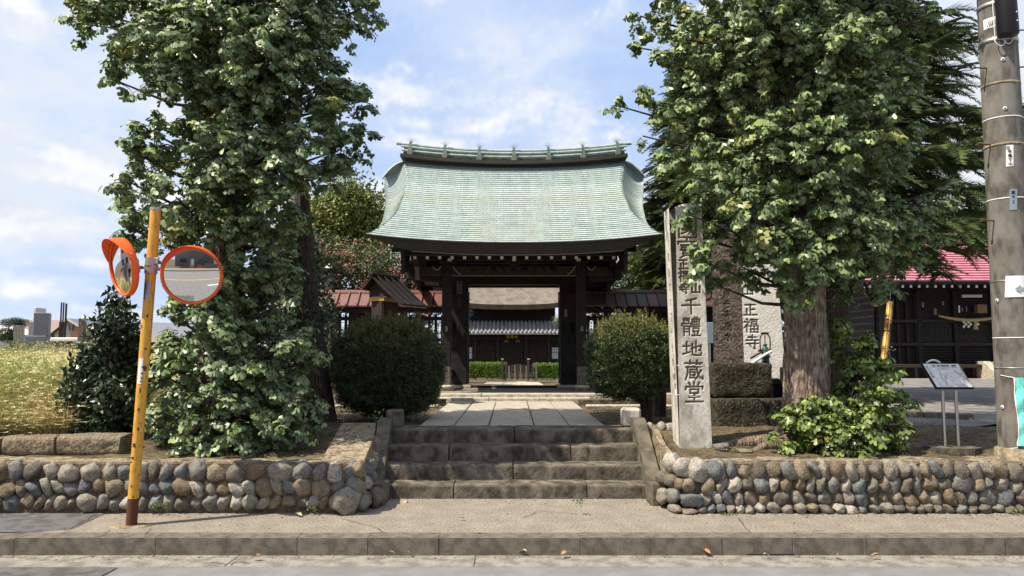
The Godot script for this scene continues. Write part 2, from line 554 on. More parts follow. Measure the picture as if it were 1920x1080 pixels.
	mat("orange", [[0.0, 0.82, 0.135, 0.018]], V(1), 0.38, {"spec": 0.5})
	mats.orange.backlight_enabled = true
	mats.orange.backlight = Color(0.55, 0.16, 0.04)
	mat("galvanised", [[0.25, 0.30, 0.30, 0.31], [0.7, 0.48, 0.485, 0.49]], V(0.2), 0.45, {"metal": 0.6})
	mat("mirror", [[0.0, 0.84, 0.85, 0.86]], V(1), 0.015, {"metal": 1.0})
	mat("pole_concrete", [[0.25, 0.155, 0.145, 0.130], [0.5, 0.185, 0.174, 0.158], [0.8, 0.215, 0.204, 0.186]], V(0.4), 0.9, {"freq": 0.09, "oct": 4, "bump": 0.12, "over": "stain", "oversize": Vector3(1.3, 3.6, 1.3)})
	mat("steel", [[0.0, 0.62, 0.61, 0.59]], V(1), 0.28, {"metal": 1.0})
	mat("black_plastic", [[0.0, 0.022, 0.022, 0.025]], V(1), 0.42)
	mat("black_paint", [[0.0, 0.014, 0.014, 0.016]], V(1), 0.5)
	mat("pump_green", [[0.25, 0.022, 0.062, 0.05], [0.7, 0.05, 0.115, 0.092]], V(0.15), 0.4, {"freq": 0.04})
	mat("white_plastic", [[0.0, 0.78, 0.78, 0.77]], V(1), 0.4)
	mat("cyan_cloth", [[0.3, 0.13, 0.58, 0.52], [0.7, 0.22, 0.72, 0.65]], V(0.4), 0.85, {"freq": 0.02})
	mat("ink", [[0.0, 0.02, 0.02, 0.022]], V(1), 0.7)
	mat("faint_ink", [[0.0, 0.32, 0.32, 0.35]], V(1), 0.8)
	mat("blue_grey_plate", [[0.3, 0.25, 0.31, 0.37], [0.7, 0.33, 0.39, 0.45]], V(0.2), 0.4, {"metal": 0.4})
	mat("wall_white", [[0.3, 0.62, 0.60, 0.56], [0.7, 0.74, 0.72, 0.68]], V(2), 0.85)
	mat("wall_cream", [[0.3, 0.58, 0.51, 0.40], [0.7, 0.66, 0.60, 0.49]], V(2), 0.85)
	mat("wall_orange", [[0.3, 0.55, 0.23, 0.12], [0.7, 0.62, 0.30, 0.17]], V(2), 0.85)
	mat("wall_pink_grey", [[0.3, 0.30, 0.23, 0.20], [0.7, 0.37, 0.29, 0.26]], V(2), 0.85)
	mat("slate_roof", [[0.3, 0.12, 0.13, 0.16], [0.7, 0.20, 0.215, 0.25]], V(1), 0.4)
	mat("maroon_roof", [[0.3, 0.12, 0.05, 0.045], [0.7, 0.18, 0.085, 0.075]], V(1), 0.5)
	mat("grave_granite", [[0.25, 0.12, 0.12, 0.125], [0.5, 0.20, 0.20, 0.205], [0.8, 0.30, 0.30, 0.305]], V(0.3), 0.5, {"freq": 0.12, "oct": 3})
	mat("glass_dark", [[0.0, 0.02, 0.025, 0.03]], V(1), 0.08, {"spec": 0.6})
	mat("bark", [[0.2, 0.09, 0.065, 0.047], [0.45, 0.25, 0.188, 0.142], [0.65, 0.40, 0.315, 0.245], [0.85, 0.58, 0.49, 0.40]], Vector3(0.55, 3.2, 0.55), 0.95, {"freq": 0.035, "oct": 6, "bump": 2.2, "relief": "ridge", "over": "blotch", "oversize": V(0.9)})
	mats.bark.heightmap_scale = 3.0
	mat("dark_bark", [[0.2, 0.022, 0.016, 0.012], [0.5, 0.06, 0.045, 0.034], [0.8, 0.12, 0.095, 0.075]], Vector3(0.5, 2.6, 0.5), 0.95, {"freq": 0.035, "oct": 6, "bump": 1.6, "relief": "ridge"})
	mat("fallen", [[0.3, 0.28, 0.13, 0.05], [0.7, 0.42, 0.24, 0.12]], V(0.1), 0.8)
	mat("fallen_pale", [[0.3, 0.40, 0.34, 0.16], [0.7, 0.52, 0.46, 0.26]], V(0.1), 0.8)
	mat("paper_grey", [[0.0, 0.30, 0.31, 0.34]], V(1), 0.9)
	mat("wood_box", [[0.3, 0.18, 0.12, 0.07], [0.7, 0.26, 0.18, 0.11]], V(0.5), 0.8)
	mat("straw", [[0.3, 0.30, 0.24, 0.12], [0.7, 0.45, 0.37, 0.20]], V(0.1), 0.9)
	mat("road_yellow", [[0.0, 0.62, 0.42, 0.06]], V(1), 0.8)
	mat("road_white", [[0.0, 0.68, 0.68, 0.66]], V(1), 0.8)
	mat("dark_siding", [[0.3, 0.07, 0.07, 0.075], [0.7, 0.11, 0.11, 0.115]], V(1), 0.6)
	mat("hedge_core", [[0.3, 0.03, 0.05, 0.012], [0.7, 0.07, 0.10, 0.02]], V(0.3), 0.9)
	mat("seedling", [[0.0, 0.10, 0.22, 0.045]], V(1), 0.5)
	mat("twig", [[0.0, 0.075, 0.07, 0.04]], V(1), 0.9)
	leaf_mat("ginkgo_leaf", 0.42, Color(0.30, 0.42, 0.10), 0.5)
	leaf_mat("glossy_leaf", 0.30, Color(0.10, 0.14, 0.03), 0.5)
	leaf_mat("small_leaf", 0.5, Color(0.22, 0.30, 0.06))
	leaf_mat("needle", 0.6, Color(0.12, 0.17, 0.05), 0.3)
	leaf_mat("grass_blade", 0.6, Color(0.22, 0.205, 0.12), 0.3)
	leaf_mat("petal", 0.6, Color(0.4, 0.2, 0.25), 0.3)

# ---------------------------------------------------------------- brush strokes of the carved characters (0..100, y down)
const STROKES := {
	"thousand": "75 8,25 20/5 45,95 45/50 14,50 95",
	"mountain": "50 8,50 82/12 36,12 86,88 86/88 32,88 92",
	"correct": "15 12,85 12/50 12,50 88/52 48,80 48/25 42,25 88/6 88,94 88",
	"temple": "22 18,78 18/50 4,50 38/8 38,92 38/10 58,90 58/68 42,68 92,56 86/30 68,42 80",
	"fortune": "24 4,32 12/8 24,40 24,8 62/24 40,24 96/30 46,40 54/48 10,94 10/56 22,88 22,88 38,56 38,56 22/50 50,94 50,94 94,50 94,50 50/50 72,94 72/72 50,72 94",
	"gold": "50 4,8 40/50 4,92 40/30 38,70 38/16 60,84 60/50 38,50 90/28 68,36 82/72 68,64 82/8 92,92 92",
	"firm": "10 10,10 94/10 10,58 10,58 90,50 88/24 20,28 32/44 20,38 32/18 38,50 38/34 38,34 70/22 50,22 70,46 70,46 50/72 18,72 66/90 6,90 92,80 86",
	"earth": "6 36,38 36/22 12,22 76/4 82,40 70/46 50,92 34,90 62,80 60/68 10,68 72/50 24,50 84,58 90,90 90,94 74",
	"store": "6 16,94 16/32 4,32 26/68 4,68 26/12 34,92 34/18 34,18 62,6 94/30 46,30 84/30 46,58 46/30 58,54 58,54 72,30 72/30 84,60 84/64 24,68 60,80 84,94 92,94 78/86 50,72 74,56 94/80 22,88 30",
	"hall": "50 2,50 20/24 6,32 18/76 6,68 18/8 36,8 24,92 24,92 36/30 36,70 36,70 54,30 54,30 36/24 72,76 72/50 56,50 94/8 94,92 94",
	"body": "14 6,40 6,40 28/14 6,14 28/26 16,40 16/4 42,4 32,50 32,50 42/14 46,14 94/14 46,42 46,42 92/14 60,42 60/14 74,42 74/58 10,94 10,94 38,58 38,58 10/58 24,94 24/70 2,70 38/82 2,82 38/54 48,98 48/62 58,90 58,90 72,62 72,62 58/66 78,70 86/86 78,82 86/54 94,98 94",
	"country": "8 6,92 6,92 94,8 94,8 6/20 28,80 28/26 42,48 42,48 58,26 58,26 42/20 76,52 66/58 14,62 50,80 80,84 70/76 46,56 78/68 16,76 22",
	"treasure": "50 2,50 12/6 28,6 16,94 16,94 28/20 34,80 34/50 34,50 58/24 46,76 46/18 58,82 58/30 64,70 64,70 86,30 86,30 64/30 75,70 75/36 88,14 98/64 88,88 98",
	"clear": "6 10,16 20/2 36,12 46/4 92,20 62/30 14,96 14/36 28,90 28/28 42,98 42/63 4,63 42/42 54,42 94/42 54,84 54,84 92/42 66,84 66/42 78,84 78",
	"water": "50 4,50 94,40 88/10 28,38 28,8 76/86 18,60 42/52 38,92 84",
	"tablet": "6 12,42 12/24 12,4 54/12 46,12 84/12 46,38 46,38 82,12 82/54 16,90 16,90 52,54 52,54 16/54 34,90 34/72 4,68 64/46 66,98 66/84 56,84 96",
	"green": "20 4,8 20,28 20,8 42,36 38/20 42,20 94/8 56,4 78/30 56,38 72/50 12,86 12/50 28,88 28,88 12/44 44,98 44/70 44,70 94/50 56,60 66/88 56,76 68/48 88,62 72/90 90,76 72",
	"and": "30 8,44 50/82 26,32 56,24 78,44 90,84 88",
	"history": "10 8,94 8/12 8,12 60,4 94/24 28,54 28/38 16,38 50/60 28,92 28/76 16,76 50/52 58,52 92/52 74,80 74/28 64,28 92/12 92,96 92",
	"record": "22 20,78 20,78 48,22 48,22 20/50 4,50 62,12 94/28 60,90 94",
	"of_kana": "54 18,46 60,26 80,14 60,24 34,52 18,82 34,84 64,56 86",
	"scatter": "8 18,52 18/22 6,22 34/40 6,40 34/4 34,56 34/14 46,14 94/14 46,46 46,46 92/14 60,46 60/14 74,46 74/70 4,58 40/64 22,98 22/88 24,80 60,52 94/62 40,76 74,96 94",
	"walk": "50 4,50 44/50 22,80 22/24 18,24 44/8 44,92 44/50 52,50 78/26 58,16 76/78 56,70 80,14 96",
	"road": "36 4,44 16/66 4,58 16/30 20,94 20/50 30,86 30,86 78,50 78,50 30/50 46,86 46/50 62,86 62/6 12,16 24/4 38,18 38,18 78/4 94,18 80,96 92",
	"guide": "50 4,50 14/8 28,8 16,92 16,92 28/40 24,28 46,72 62/66 28,48 52,20 64/8 40,92 40/8 70,92 70/50 62,50 96/48 72,12 94/52 72,88 94",
	"figure": "8 8,92 8,92 94,8 94,8 8/30 26,36 44/50 22,54 40/74 22,58 60,26 80/34 50,76 80",
	"ya": "10 44,76 26,86 44,68 54/50 10,58 22/28 26,58 94",
	"under": "6 12,94 12/48 12,48 94/50 36,76 56",
	"house": "50 4,50 14/8 28,8 16,92 16,92 28/24 34,78 34/50 34,20 56/44 46,58 70,56 94,44 90/50 56,14 74/52 70,12 92/82 44,62 58/60 54,94 88",
}

var strokes_of := {}

func strokes(c: String) -> Array:
	if not strokes_of.has(c):
		var out := []
		for s in STROKES[c].split("/"):
			var line := PackedVector2Array()
			for p in s.split(","):
				var q = p.split(" ")
				line.append(Vector2(float(q[0]), float(q[1])) / 100.0)
			out.append(line)
		strokes_of[c] = out
	return strokes_of[c]

# letters: [character, x of centre, y of centre, width, height], in metres on the face (y up from its foot)
func groove(letters: Array, x: float, y: float, half: float) -> float:
	var best := 0.0
	for g in letters:
		if absf(x - g[1]) > g[3] * 0.5 + half or absf(y - g[2]) > g[4] * 0.5 + half:
			continue
		var p := Vector2(x, y)
		for line in strokes(g[0]):
			for k in line.size() - 1:
				var a := Vector2(g[1] + (line[k].x - 0.5) * g[3], g[2] + (0.5 - line[k].y) * g[4])
				var b := Vector2(g[1] + (line[k + 1].x - 0.5) * g[3], g[2] + (0.5 - line[k + 1].y) * g[4])
				var ab := b - a
				var t := clampf((p - a).dot(ab) / maxf(ab.length_squared(), 1e-9), 0.0, 1.0)
				var hw := half * lerpf(1.0, 0.72, t)
				var dd := p.distance_to(a + ab * t)
				if dd < hw:
					best = maxf(best, minf(1.0, (1.0 - dd / hw) * 1.9))
	return best

# a face cut with letters: a fine net, w0 wide at the foot and w1 at the top, looking along +z
func carved(w0: float, w1: float, h: float, letters: Array, half: float, deep: float, nx: int, ny: int, stain: Color, rough := 0.0) -> Shape:  # stain: groove colour, painted shade as well as lichen and old ink
	var s := Shape.new()
	var f := FastNoiseLite.new()
	f.seed = 4
	f.frequency = 9.0
	var pts := []
	var cols := []
	for j in ny + 1:
		var y := h * j / ny
		var w := lerpf(w0, w1, float(j) / ny)
		var row := []
		var crow := []
		for i in nx + 1:
			var x := w * (float(i) / nx - 0.5)
			var g := 0.0
			if i > 0 and i < nx and j > 0 and j < ny:
				g = groove(letters, x, y, half)
			row.append(Vector3(x, y, -g * deep + (rough * f.get_noise_2d(x * 3.0, y * 3.0) if i > 0 and i < nx else 0.0)))
			crow.append(Color.WHITE.lerp(stain, smoothstep(0.25, 0.8, g)))  # cut strokes darkened by colour: shade painted in along with lichen
		pts.append(row)
		cols.append(crow)
	s.net(pts, Vector3.BACK, cols)
	return s

# flat print: strokes laid as thin raised bars on a face (x right, y up, z out)
func lettered(parent: Node, letters: Array, w: float, m: Material, called: String, xf: Transform3D, z := 0.002):
	var s := Shape.new()
	for g in letters:
		for line in strokes(g[0]):
			for k in line.size() - 1:
				var a := Vector2(g[1] + (line[k].x - 0.5) * g[3], g[2] + (0.5 - line[k].y) * g[4])
				var b := Vector2(g[1] + (line[k + 1].x - 0.5) * g[3], g[2] + (0.5 - line[k + 1].y) * g[4])
				var dir := (b - a).normalized() * w * 0.5
				var nn := Vector2(-dir.y, dir.x)
				var q := [a - dir + nn, b + dir + nn, b + dir - nn, a - dir - nn]
				s.quad(Vector3(q[0].x, q[0].y, z), Vector3(q[1].x, q[1].y, z), Vector3(q[2].x, q[2].y, z), Vector3(q[3].x, q[3].y, z), Vector3.BACK)
	return put(s.mesh(), m, called, parent, xf)

func typed(text: String, size: float, m: Material, called: String, parent: Node, xf: Transform3D):
	var f := SystemFont.new()
	f.font_names = PackedStringArray(["Droid Sans"])
	var t := TextMesh.new()
	t.font = f
	t.text = text
	t.font_size = 32
	t.pixel_size = size / 24.0
	t.depth = 0.002
	t.curve_step = 2.0
	return put(t, m, called, parent, xf)

# ---------------------------------------------------------------- the setting
func sheet(x0: float, x1: float, d0: float, d1: float, nx: int, nd: int, height: Callable) -> ArrayMesh:
	var s := Shape.new()
	var pts := []
	for j in nd + 1:
		var row := []
		for i in nx + 1:
			var x := lerpf(x0, x1, float(i) / nx)
			var d := lerpf(d0, d1, float(j) / nd)
			row.append(Vector3(x, height.call(x, d), -d))
		pts.append(row)
	s.net(pts, Vector3.UP)
	return s.mesh()

func flat(x0: float, x1: float, d0: float, d1: float, y0: float, y1: float) -> ArrayMesh:
	return sheet(x0, x1, d0, d1, 1, 1, func(_x, d): return lerpf(y0, y1, (d - d0) / (d1 - d0)))

func build_setting():
	var far := structure("far_ground")
	put(flat(-900, 900, -900, 1500, -0.75, -0.75), mats.soil, "ground_sheet", far)
	var lumps := FastNoiseLite.new()
	lumps.frequency = 0.5
	lumps.fractal_octaves = 4
	var o := put(sheet(-42, 42, 9.2, 80, 168, 142, func(x, d): return ground_height(x, d) + (0.035 * lumps.get_noise_2d(x * 2.0, d * 2.0) - 0.02 if absf(x) > 1.3 else -0.06)), mats.soil, "ground")
	o.set_meta("kind", "structure")
	var near := put(sheet(-9.0, 9.0, 7.44, 9.2, 180, 24, func(x, d): return ground_height(x, d) + 0.03 * lumps.get_noise_2d(x * 4.0, d * 4.0) + (0.0 if absf(x) > 1.62 else -0.8)), mats.soil, "planting_bed")
	near.set_meta("kind", "structure")
	# road with its two paved gutters
	var road := put(flat(-60, 60, -4.2, 6.185, -0.03, -0.004), mats.asphalt, "road")
	road.set_meta("kind", "structure")
	var patch := put(flat(-9.0, -3.15, 4.0, 6.14, 0.004, 0.004), mats.old_asphalt, "road_patch")
	patch.set_meta("kind", "structure")
	var gut := structure("gutter")
	var x := -12.3
	while x < 12.0:
		var w := 1.98 + rng.randf() * 0.03
		boxed(Vector3(x + w * 0.5, -0.047, -6.345), Vector3(w - 0.004, 0.10, 0.33 + rng.randf_range(-0.015, 0.015)), 0.006, mats.gutter, "gutter_slab", gut)
		x += w
	var kerb := structure("kerb")
	x = -9.62
	var k := 0
	while x < 9.6:
		var w := 0.60
		if k % 5 == 3:
			w = 1.2
		var low := 0.0
		if x < -4.5:
			low = smoothstep(-4.4, -6.2, x) * 0.09
		boxed(Vector3(x + w * 0.5, 0.028 - low * 0.5 + rng.randf_range(-0.002, 0.002), -6.60 + rng.randf_range(-0.003, 0.003)), Vector3(w - rng.randf_range(0.001, 0.002), 0.25 - low, 0.18), 0.005, mats.kerb, "kerb_stone", kerb, Basis(Vector3.UP, rng.randf_range(-0.004, 0.004)))
		x += w
		k += 1
	var walk := put(sheet(-14, 14, 6.685, 8.02, 40, 6, func(xx, d): return 0.147 + (d - 6.68) * 0.042 - smoothstep(-4.4, -6.2, xx) * 0.08 * (1.0 - smoothstep(6.7, 7.4, d))), mats.pavement, "sidewalk")
	walk.set_meta("kind", "structure")
	var old := put(sheet(-12, -3.9, 6.70, 7.36, 24, 4, func(xx, d): return 0.152 + (d - 6.68) * 0.042 - smoothstep(-4.4, -6.2, xx) * 0.08 * (1.0 - smoothstep(6.7, 7.4, d)) + (0.0 if xx < -4.0 - (d - 6.7) * -0.9 else -0.02)), mats.old_asphalt, "asphalt_patch")
	old.set_meta("kind", "structure")
	# fallen leaves and a drain slot on the kerb line
	var slot := boxed(Vector3(2.19, 0.008, -6.507), Vector3(0.40, 0.014, 0.006), 0.002, mats.black_paint, "drain_slot", self)
	tag(slot, "dark drain slot at the foot of the kerb", "drain")
	# cracks in the pavement and the gutter
	var crack := structure("pavement_crack")
	for e in [[[205, 990], [194, 997], [186, 1006]], [[283, 988], [272, 998], [268, 1006]], [[186, 962], [160, 975], [128, 990], [104, 1003]], [[1384, 972], [1396, 984], [1408, 996]], [[395, 1052], [424, 1056], [448, 1051], [470, 1055]], [[432, 1058], [446, 1050]], [[640, 972], [700, 984], [742, 1003]], [[1500, 1004], [1488, 992], [1560, 990]], [[980, 972], [1010, 960], [1100, 966]]]:
		var line := []
		for q in e.size() - 1:
			for w in 6:
				var px := lerpf(e[q][0], e[q + 1][0], w / 6.0) + rng.randf_range(-1.5, 1.5)
				var py := lerpf(e[q][1], e[q + 1][1], w / 6.0) + rng.randf_range(-0.5, 0.5)
				var y := 0.012 if py > 1030 else 0.175
				var ray := at(px, py, 1.0)
				var d: float = (y - 1.70) / (ray.y - 1.70)
				var z := BACK - (1.0 + BACK) * d
				line.append(Vector3(ray.x * d, (0.150 + (-z - 6.68) * 0.042 + 0.006) if py < 1030 else 0.006, z))
		var cs := Shape.new()
		for q in line.size() - 1:
			var side: Vector3 = Vector3.UP.cross(line[q + 1] - line[q]).normalized() * rng.randf_range(0.0015, 0.0045)
			cs.quad(line[q] - side, line[q] + side, line[q + 1] + side, line[q + 1] - side, Vector3.UP)
		put(cs.mesh(), mats.black_paint, "crack", crack)
	# the slab path up to the gate
	var path := structure("stone_path")
	var edges := [-1.13, -0.705, -0.285, 0.275, 0.70, 1.13]
	var d0 := 9.25
	for c in 5:
		var cuts := [d0, d0 + [2.2, 1.5, 2.7, 1.9, 2.4][c], 14.06]
		for r in 2:
			var a: float = cuts[r]
			var b: float = cuts[r + 1]
			var e0: float = edges[c] + rng.randf_range(-0.004, 0.004)
			boxed(Vector3((e0 + edges[c + 1]) * 0.5, 0.787 + rng.randf_range(-0.004, 0.004), -(a + b) * 0.5), Vector3(edges[c + 1] - e0 - 0.016, 0.11, b - a - 0.014), 0.008, mats.path_stone, "paving_slab", path)
	# border stones beside the path's far end
	for s in [-1.0, 1.0]:
		boxed(Vector3(s * 1.95, 0.84, -13.62), Vector3(1.55, 0.13, 0.16), 0.012, mats.step_stone, "border_stone", path)
		boxed(Vector3(s * 2.25, 0.83, -12.9), Vector3(2.0, 0.04, 0.28), 0.01, mats.platform_stone, "border_stone", path)
	# the path beyond the gate, sloping down
	var path2 := structure("inner_path")
	var dd := 20.2
	while dd < 46.0:
		for c in 3:
			var xa := -0.84 + c * 0.57 + 0.02
			var ya := ground_height(0, dd) + 0.02
			var yb := ground_height(0, dd + 1.7) + 0.02
			var sl := Shape.new()
			sl.bar(Vector3(xa + 0.275, ya - 0.03, -dd), Vector3(xa + 0.275, yb - 0.03, -(dd + 1.69)), 0.555, 0.08, 0.006)
			put(sl.mesh(), mats.platform_stone, "paving_slab", path2)
		dd += 1.7
	# forecourt of the shrine on the far side of the bed
	var court := put(sheet(4.0, 42.0, 9.3, 40.0, 60, 50, func(xx, d): return ground_height(xx, d) + (0.02 if xx > 4.0 + maxf(0.0, 11.6 - d) * 0.75 else -0.06)), mats.court, "forecourt")
	court.set_meta("kind", "structure")
	var edge := structure("forecourt_edging")
	for i in 10:
		var a := Vector3(3.7 + i * 0.46, 0.86, -(11.7 - i * 0.36))
		var b := Vector3(3.7 + (i + 1) * 0.46 - 0.015, 0.86, -(11.7 - (i + 1) * 0.36))
		if a.x < 5.6:
			barred(a, b, 0.12, 0.14, 0.012, mats.kerb, "edging_stone", edge)
	var plate := Shape.new()
	plate.lathe([Vector2(0, 0.05), Vector2(0.50, 0.05), Vector2(0.52, 0.03), Vector2(0.52, -0.06)], 28)
	var cover := put(plate.mesh(), mats.step_stone, "round_slab", self, Transform3D(Basis(), Vector3(3.72, 0.84, -9.5)))
	tag(cover, "round flat stone slab in the ground behind the right ginkgo's sprouts", "stone slab")

# ---------------------------------------------------------------- cobble walls
var cobbles := []

func make_cobbles():
	for k in 14:
		var f := FastNoiseLite.new()
		f.seed = 100 + k
		f.frequency = 0.55
		f.fractal_octaves = 3
		var flats := []
		for q in rng.randi_range(3, 7):
			flats.append([Vector3(rng.randf_range(-1, 1), rng.randf_range(-1, 1), rng.randf_range(-0.3, 1)).normalized(), rng.randf_range(0.68, 0.9)])
		var s := Shape.new()
		var pts := []
		for j in 13:
			var row := []
			for i in 21:
				var th := PI * j / 12.0
				var ph := TAU * i / 20.0
				var p := Vector3(sin(th) * cos(ph), cos(th), sin(th) * sin(ph))
				# between an egg and a rounded block
				var box := maxf(absf(p.x), maxf(absf(p.y), absf(p.z)))
				p *= lerpf(1.0, 0.86 / box, 0.16 + 0.18 * (k % 3))
				p *= 1.0 + 0.20 * f.get_noise_3dv(p * 1.6) + 0.06 * f.get_noise_3dv(p * 5.0)
				for fl in flats:
					var over: float = p.dot(fl[0]) - fl[1]
					if over > 0.0:
						p -= fl[0] * over * 0.85
				row.append(p * 0.5)
			pts.append(row)
		# outward normals
		var nj := pts.size()
		var ni: int = pts[0].size()
		for j in nj - 1:
			for i in ni - 1:
				var a: Vector3 = pts[j][i]
				var b: Vector3 = pts[j][i + 1]
				var c: Vector3 = pts[j + 1][i + 1]
				var d: Vector3 = pts[j + 1][i]
				var N := func(jj: int, ii: int) -> Vector3:
					var e: Vector3 = pts[jj][(ii + 1) % (ni - 1)] - pts[jj][(ii - 1 + ni - 1) % (ni - 1)]
					var g: Vector3 = pts[mini(jj + 1, nj - 1)][ii] - pts[maxi(jj - 1, 0)][ii]
					var q := e.cross(g)
					if q.length() < 1e-5:
						q = pts[jj][ii]
					q = q.normalized()
					return q if q.dot(pts[jj][ii]) > 0.0 else -q
				var na: Vector3 = N.call(j, i)
				var nb: Vector3 = N.call(j, i + 1)
				var nc: Vector3 = N.call(j + 1, i + 1)
				var nd: Vector3 = N.call(j + 1, i)
				s.smooth(a, b, c, na, nb, nc)
				s.smooth(a, c, d, na, nc, nd)
		cobbles.append(s.mesh())

func cobble(parent: Node, at_: Vector3, size: Vector3, lean: float, yaw := 0.0, tone := -1):
	var k: int = tone
	if k < 0:
		k = [0, 0, 1, 2, 2, 3, 4, 5, 5, 6, 1, 0][rng.randi() % 12]
	var b := Basis(Vector3.UP, yaw) * Basis(Vector3.BACK, lean) * Basis.from_scale(size * Vector3(1, 1, 1)) * Basis(Vector3.BACK, rng.randf_range(-0.25, 0.25))
	put(cobbles[rng.randi() % cobbles.size()], mats["cobble%d" % k], "stone", parent, Transform3D(b, at_))

func build_stone_walls():
	make_cobbles()
	scatter_grit()
	var left := thing("cobble_wall", "low wall of river cobbles left of the steps, below the mirror post", "wall", Vector3(-3, 0, -7.5))
	var off := Vector3(3, 0, 7.5)
	boxed(off + Vector3(-5.45, 0.36, -7.54), Vector3(8.0, 0.60, 0.29), 0.02, mats.mortar, "mortar_core", left)
	boxed(off + Vector3(-5.50, 0.635, -7.60), Vector3(7.9, 0.055, 0.40), 0.02, mats.coping, "coping", left)
	# the wall turns the corner and runs back along the steps, its top rising
	var s := Shape.new()
	for piece in [[[-1.86, -1.44, 7.44, 0.668], [-1.93, -1.50, 8.15, 0.76]], [[-1.93, -1.50, 8.16, 0.762], [-1.99, -1.58, 8.92, 0.90]]]:
		var a = piece[0]
		var b = piece[1]
		var p := []
		for e in [a, b]:
			p.append([Vector3(e[0], e[3], -e[2]), Vector3(e[1], e[3], -e[2]), Vector3(e[1] + 0.03, 0.1, -e[2]), Vector3(e[0] - 0.02, 0.1, -e[2])])
		for k in 4:
			s.quad(off + p[0][k], off + p[0][(k + 1) % 4], off + p[1][(k + 1) % 4], off + p[1][k], [Vector3.UP, Vector3.RIGHT, Vector3.DOWN, Vector3.LEFT][k])
		s.quad(off + p[0][0], off + p[0][1], off + p[0][2], off + p[0][3], Vector3.BACK)
		s.quad(off + p[1][0], off + p[1][1], off + p[1][2], off + p[1][3], Vector3.FORWARD)
	put(s.mesh(), mats.coping, "sloping_coping", left)
	var rows := [[0.565, 0.20, -0.12], [0.415, 0.195, 0.75], [0.272, 0.18, -0.65]]
	for r in 3:
		var x := -7.2 + 0.05 * r
		while x < -1.56:
			var w: float = rng.randf_range(0.10, 0.185) * (1.12 if r == 0 else 0.95) * (1.3 if rng.randf() < 0.12 else 1.0)
			var lean: float = rows[r][2] + rng.randf_range(-0.25, 0.25)
			cobble(left, off + Vector3(x + w * 0.5, rows[r][0] + rng.randf_range(-0.012, 0.012), -7.425 + rng.randf_range(-0.02, 0.012)), Vector3(w * 1.06, rows[r][1] * rng.randf_range(0.95, 1.15), 0.20), lean)
			x += w * (0.98 if r == 0 else 0.9)
	cobble(left, off + Vector3(-1.60, 0.30, -7.36), Vector3(0.28, 0.28, 0.22), -0.5, 0.3, 0)
	cobble(left, off + Vector3(-1.50, 0.58, -7.42), Vector3(0.15, 0.16, 0.16), 0.2, 0.6, 2)
	cobble(left, off + Vector3(-1.52, 0.44, -7.40), Vector3(0.17, 0.2, 0.16), 0.3, 0.5, 5)
	cobble(left, off + Vector3(-1.43, 0.27, -7.42), Vector3(0.14, 0.17, 0.14), 0.1, 0.9, 5)
	cobble(left, off + Vector3(-1.335, 0.29, -7.60), Vector3(0.17, 0.22, 0.16), 0.0, 0.9, 1)
	for r in 4:
		var d := 7.5 + 0.05 * r
		while d < 8.75:
			var y := 0.28 + 0.145 * r
			if y < 0.58 + (d - 7.4) * 0.15:
				cobble(left, off + Vector3(-1.435 - (d - 7.4) * 0.075, y, -d - 0.07), Vector3(0.17, 0.165, 0.14), rng.randf_range(-0.4, 0.4), 1.5)
			d += rng.randf_range(0.14, 0.18)
	var right := thing("cobble_wall", "low wall of river cobbles right of the steps, below the stone pillar and ginkgo", "wall", Vector3(4, 0, -7.5))
	off = Vector3(-4, 0, 7.5)
	boxed(off + Vector3(5.30, 0.36, -7.56), Vector3(7.3, 0.60, 0.30), 0.02, mats.mortar, "mortar_core", right)
	boxed(off + Vector3(5.30, 0.638, -7.66), Vector3(7.2, 0.055, 0.42), 0.02, mats.coping, "coping", right)
	rows = [[0.575, 0.205, 0.30], [0.44, 0.18, -0.35], [0.315, 0.175, 0.42], [0.215, 0.10, -0.2]]
	for r in 4:
		var x := 1.93 + 0.04 * r
		if r > 0:
			x = 1.86 - 0.03 * r
		while x < 7.2:
			var w: float = rng.randf_range(0.09, 0.15) * (1.35 if rng.randf() < 0.12 else 1.0) * (1.05 if r < 3 else 0.95)
			var lean: float = rows[r][2] + rng.randf_range(-0.25, 0.25)
			cobble(right, off + Vector3(x + w * 0.5, rows[r][0] + rng.randf_range(-0.012, 0.012), -7.44 + rng.randf_range(-0.02, 0.012) + (0.02 if r == 3 else 0.0)), Vector3(w * 1.1, rows[r][1] * rng.randf_range(0.95, 1.15), 0.20), lean)
			x += w * 0.95
	# bigger stones at the corner by the steps, the top ones pale granite
	for e in [[1.60, 0.62, 7.62, 0.20, 0.22, 4], [1.665, 0.60, 7.46, 0.22, 0.20, 4], [1.80, 0.575, 7.42, 0.24, 0.25, 4], [1.955, 0.57, 7.42, 0.17, 0.21, 3], [1.70, 0.44, 7.43, 0.17, 0.18, 2], [1.56, 0.46, 7.53, 0.13, 0.14, 1], [1.62, 0.45, 7.45, 0.11, 0.13, 6], [1.58, 0.33, 7.47, 0.14, 0.17, 5], [1.74, 0.30, 7.41, 0.26, 0.145, 3], [1.57, 0.215, 7.42, 0.10, 0.09, 0], [1.70, 0.195, 7.38, 0.17, 0.06, 2], [1.50, 0.30, 7.58, 0.12, 0.17, 0], [1.51, 0.45, 7.68, 0.12, 0.16, 1]]:
		cobble(right, off + Vector3(e[0], e[1], -e[2]), Vector3(e[3], e[4], 0.2), rng.randf_range(-0.2, 0.2), 0.3 if e[0] < 1.66 else 0.0, e[5])
	# two long dressed blocks behind the left wall
	var labels := ["long rough brown stone block behind the cobble wall, beside the mirror post", "rough brown stone block in the middle of the row by the tall grass", "rough brown stone block at the frame edge end of the row by the tall grass"]
	var ex := [[125, 243, 0.20], [25, 123, 0.19], [-140, 22, 0.17]]
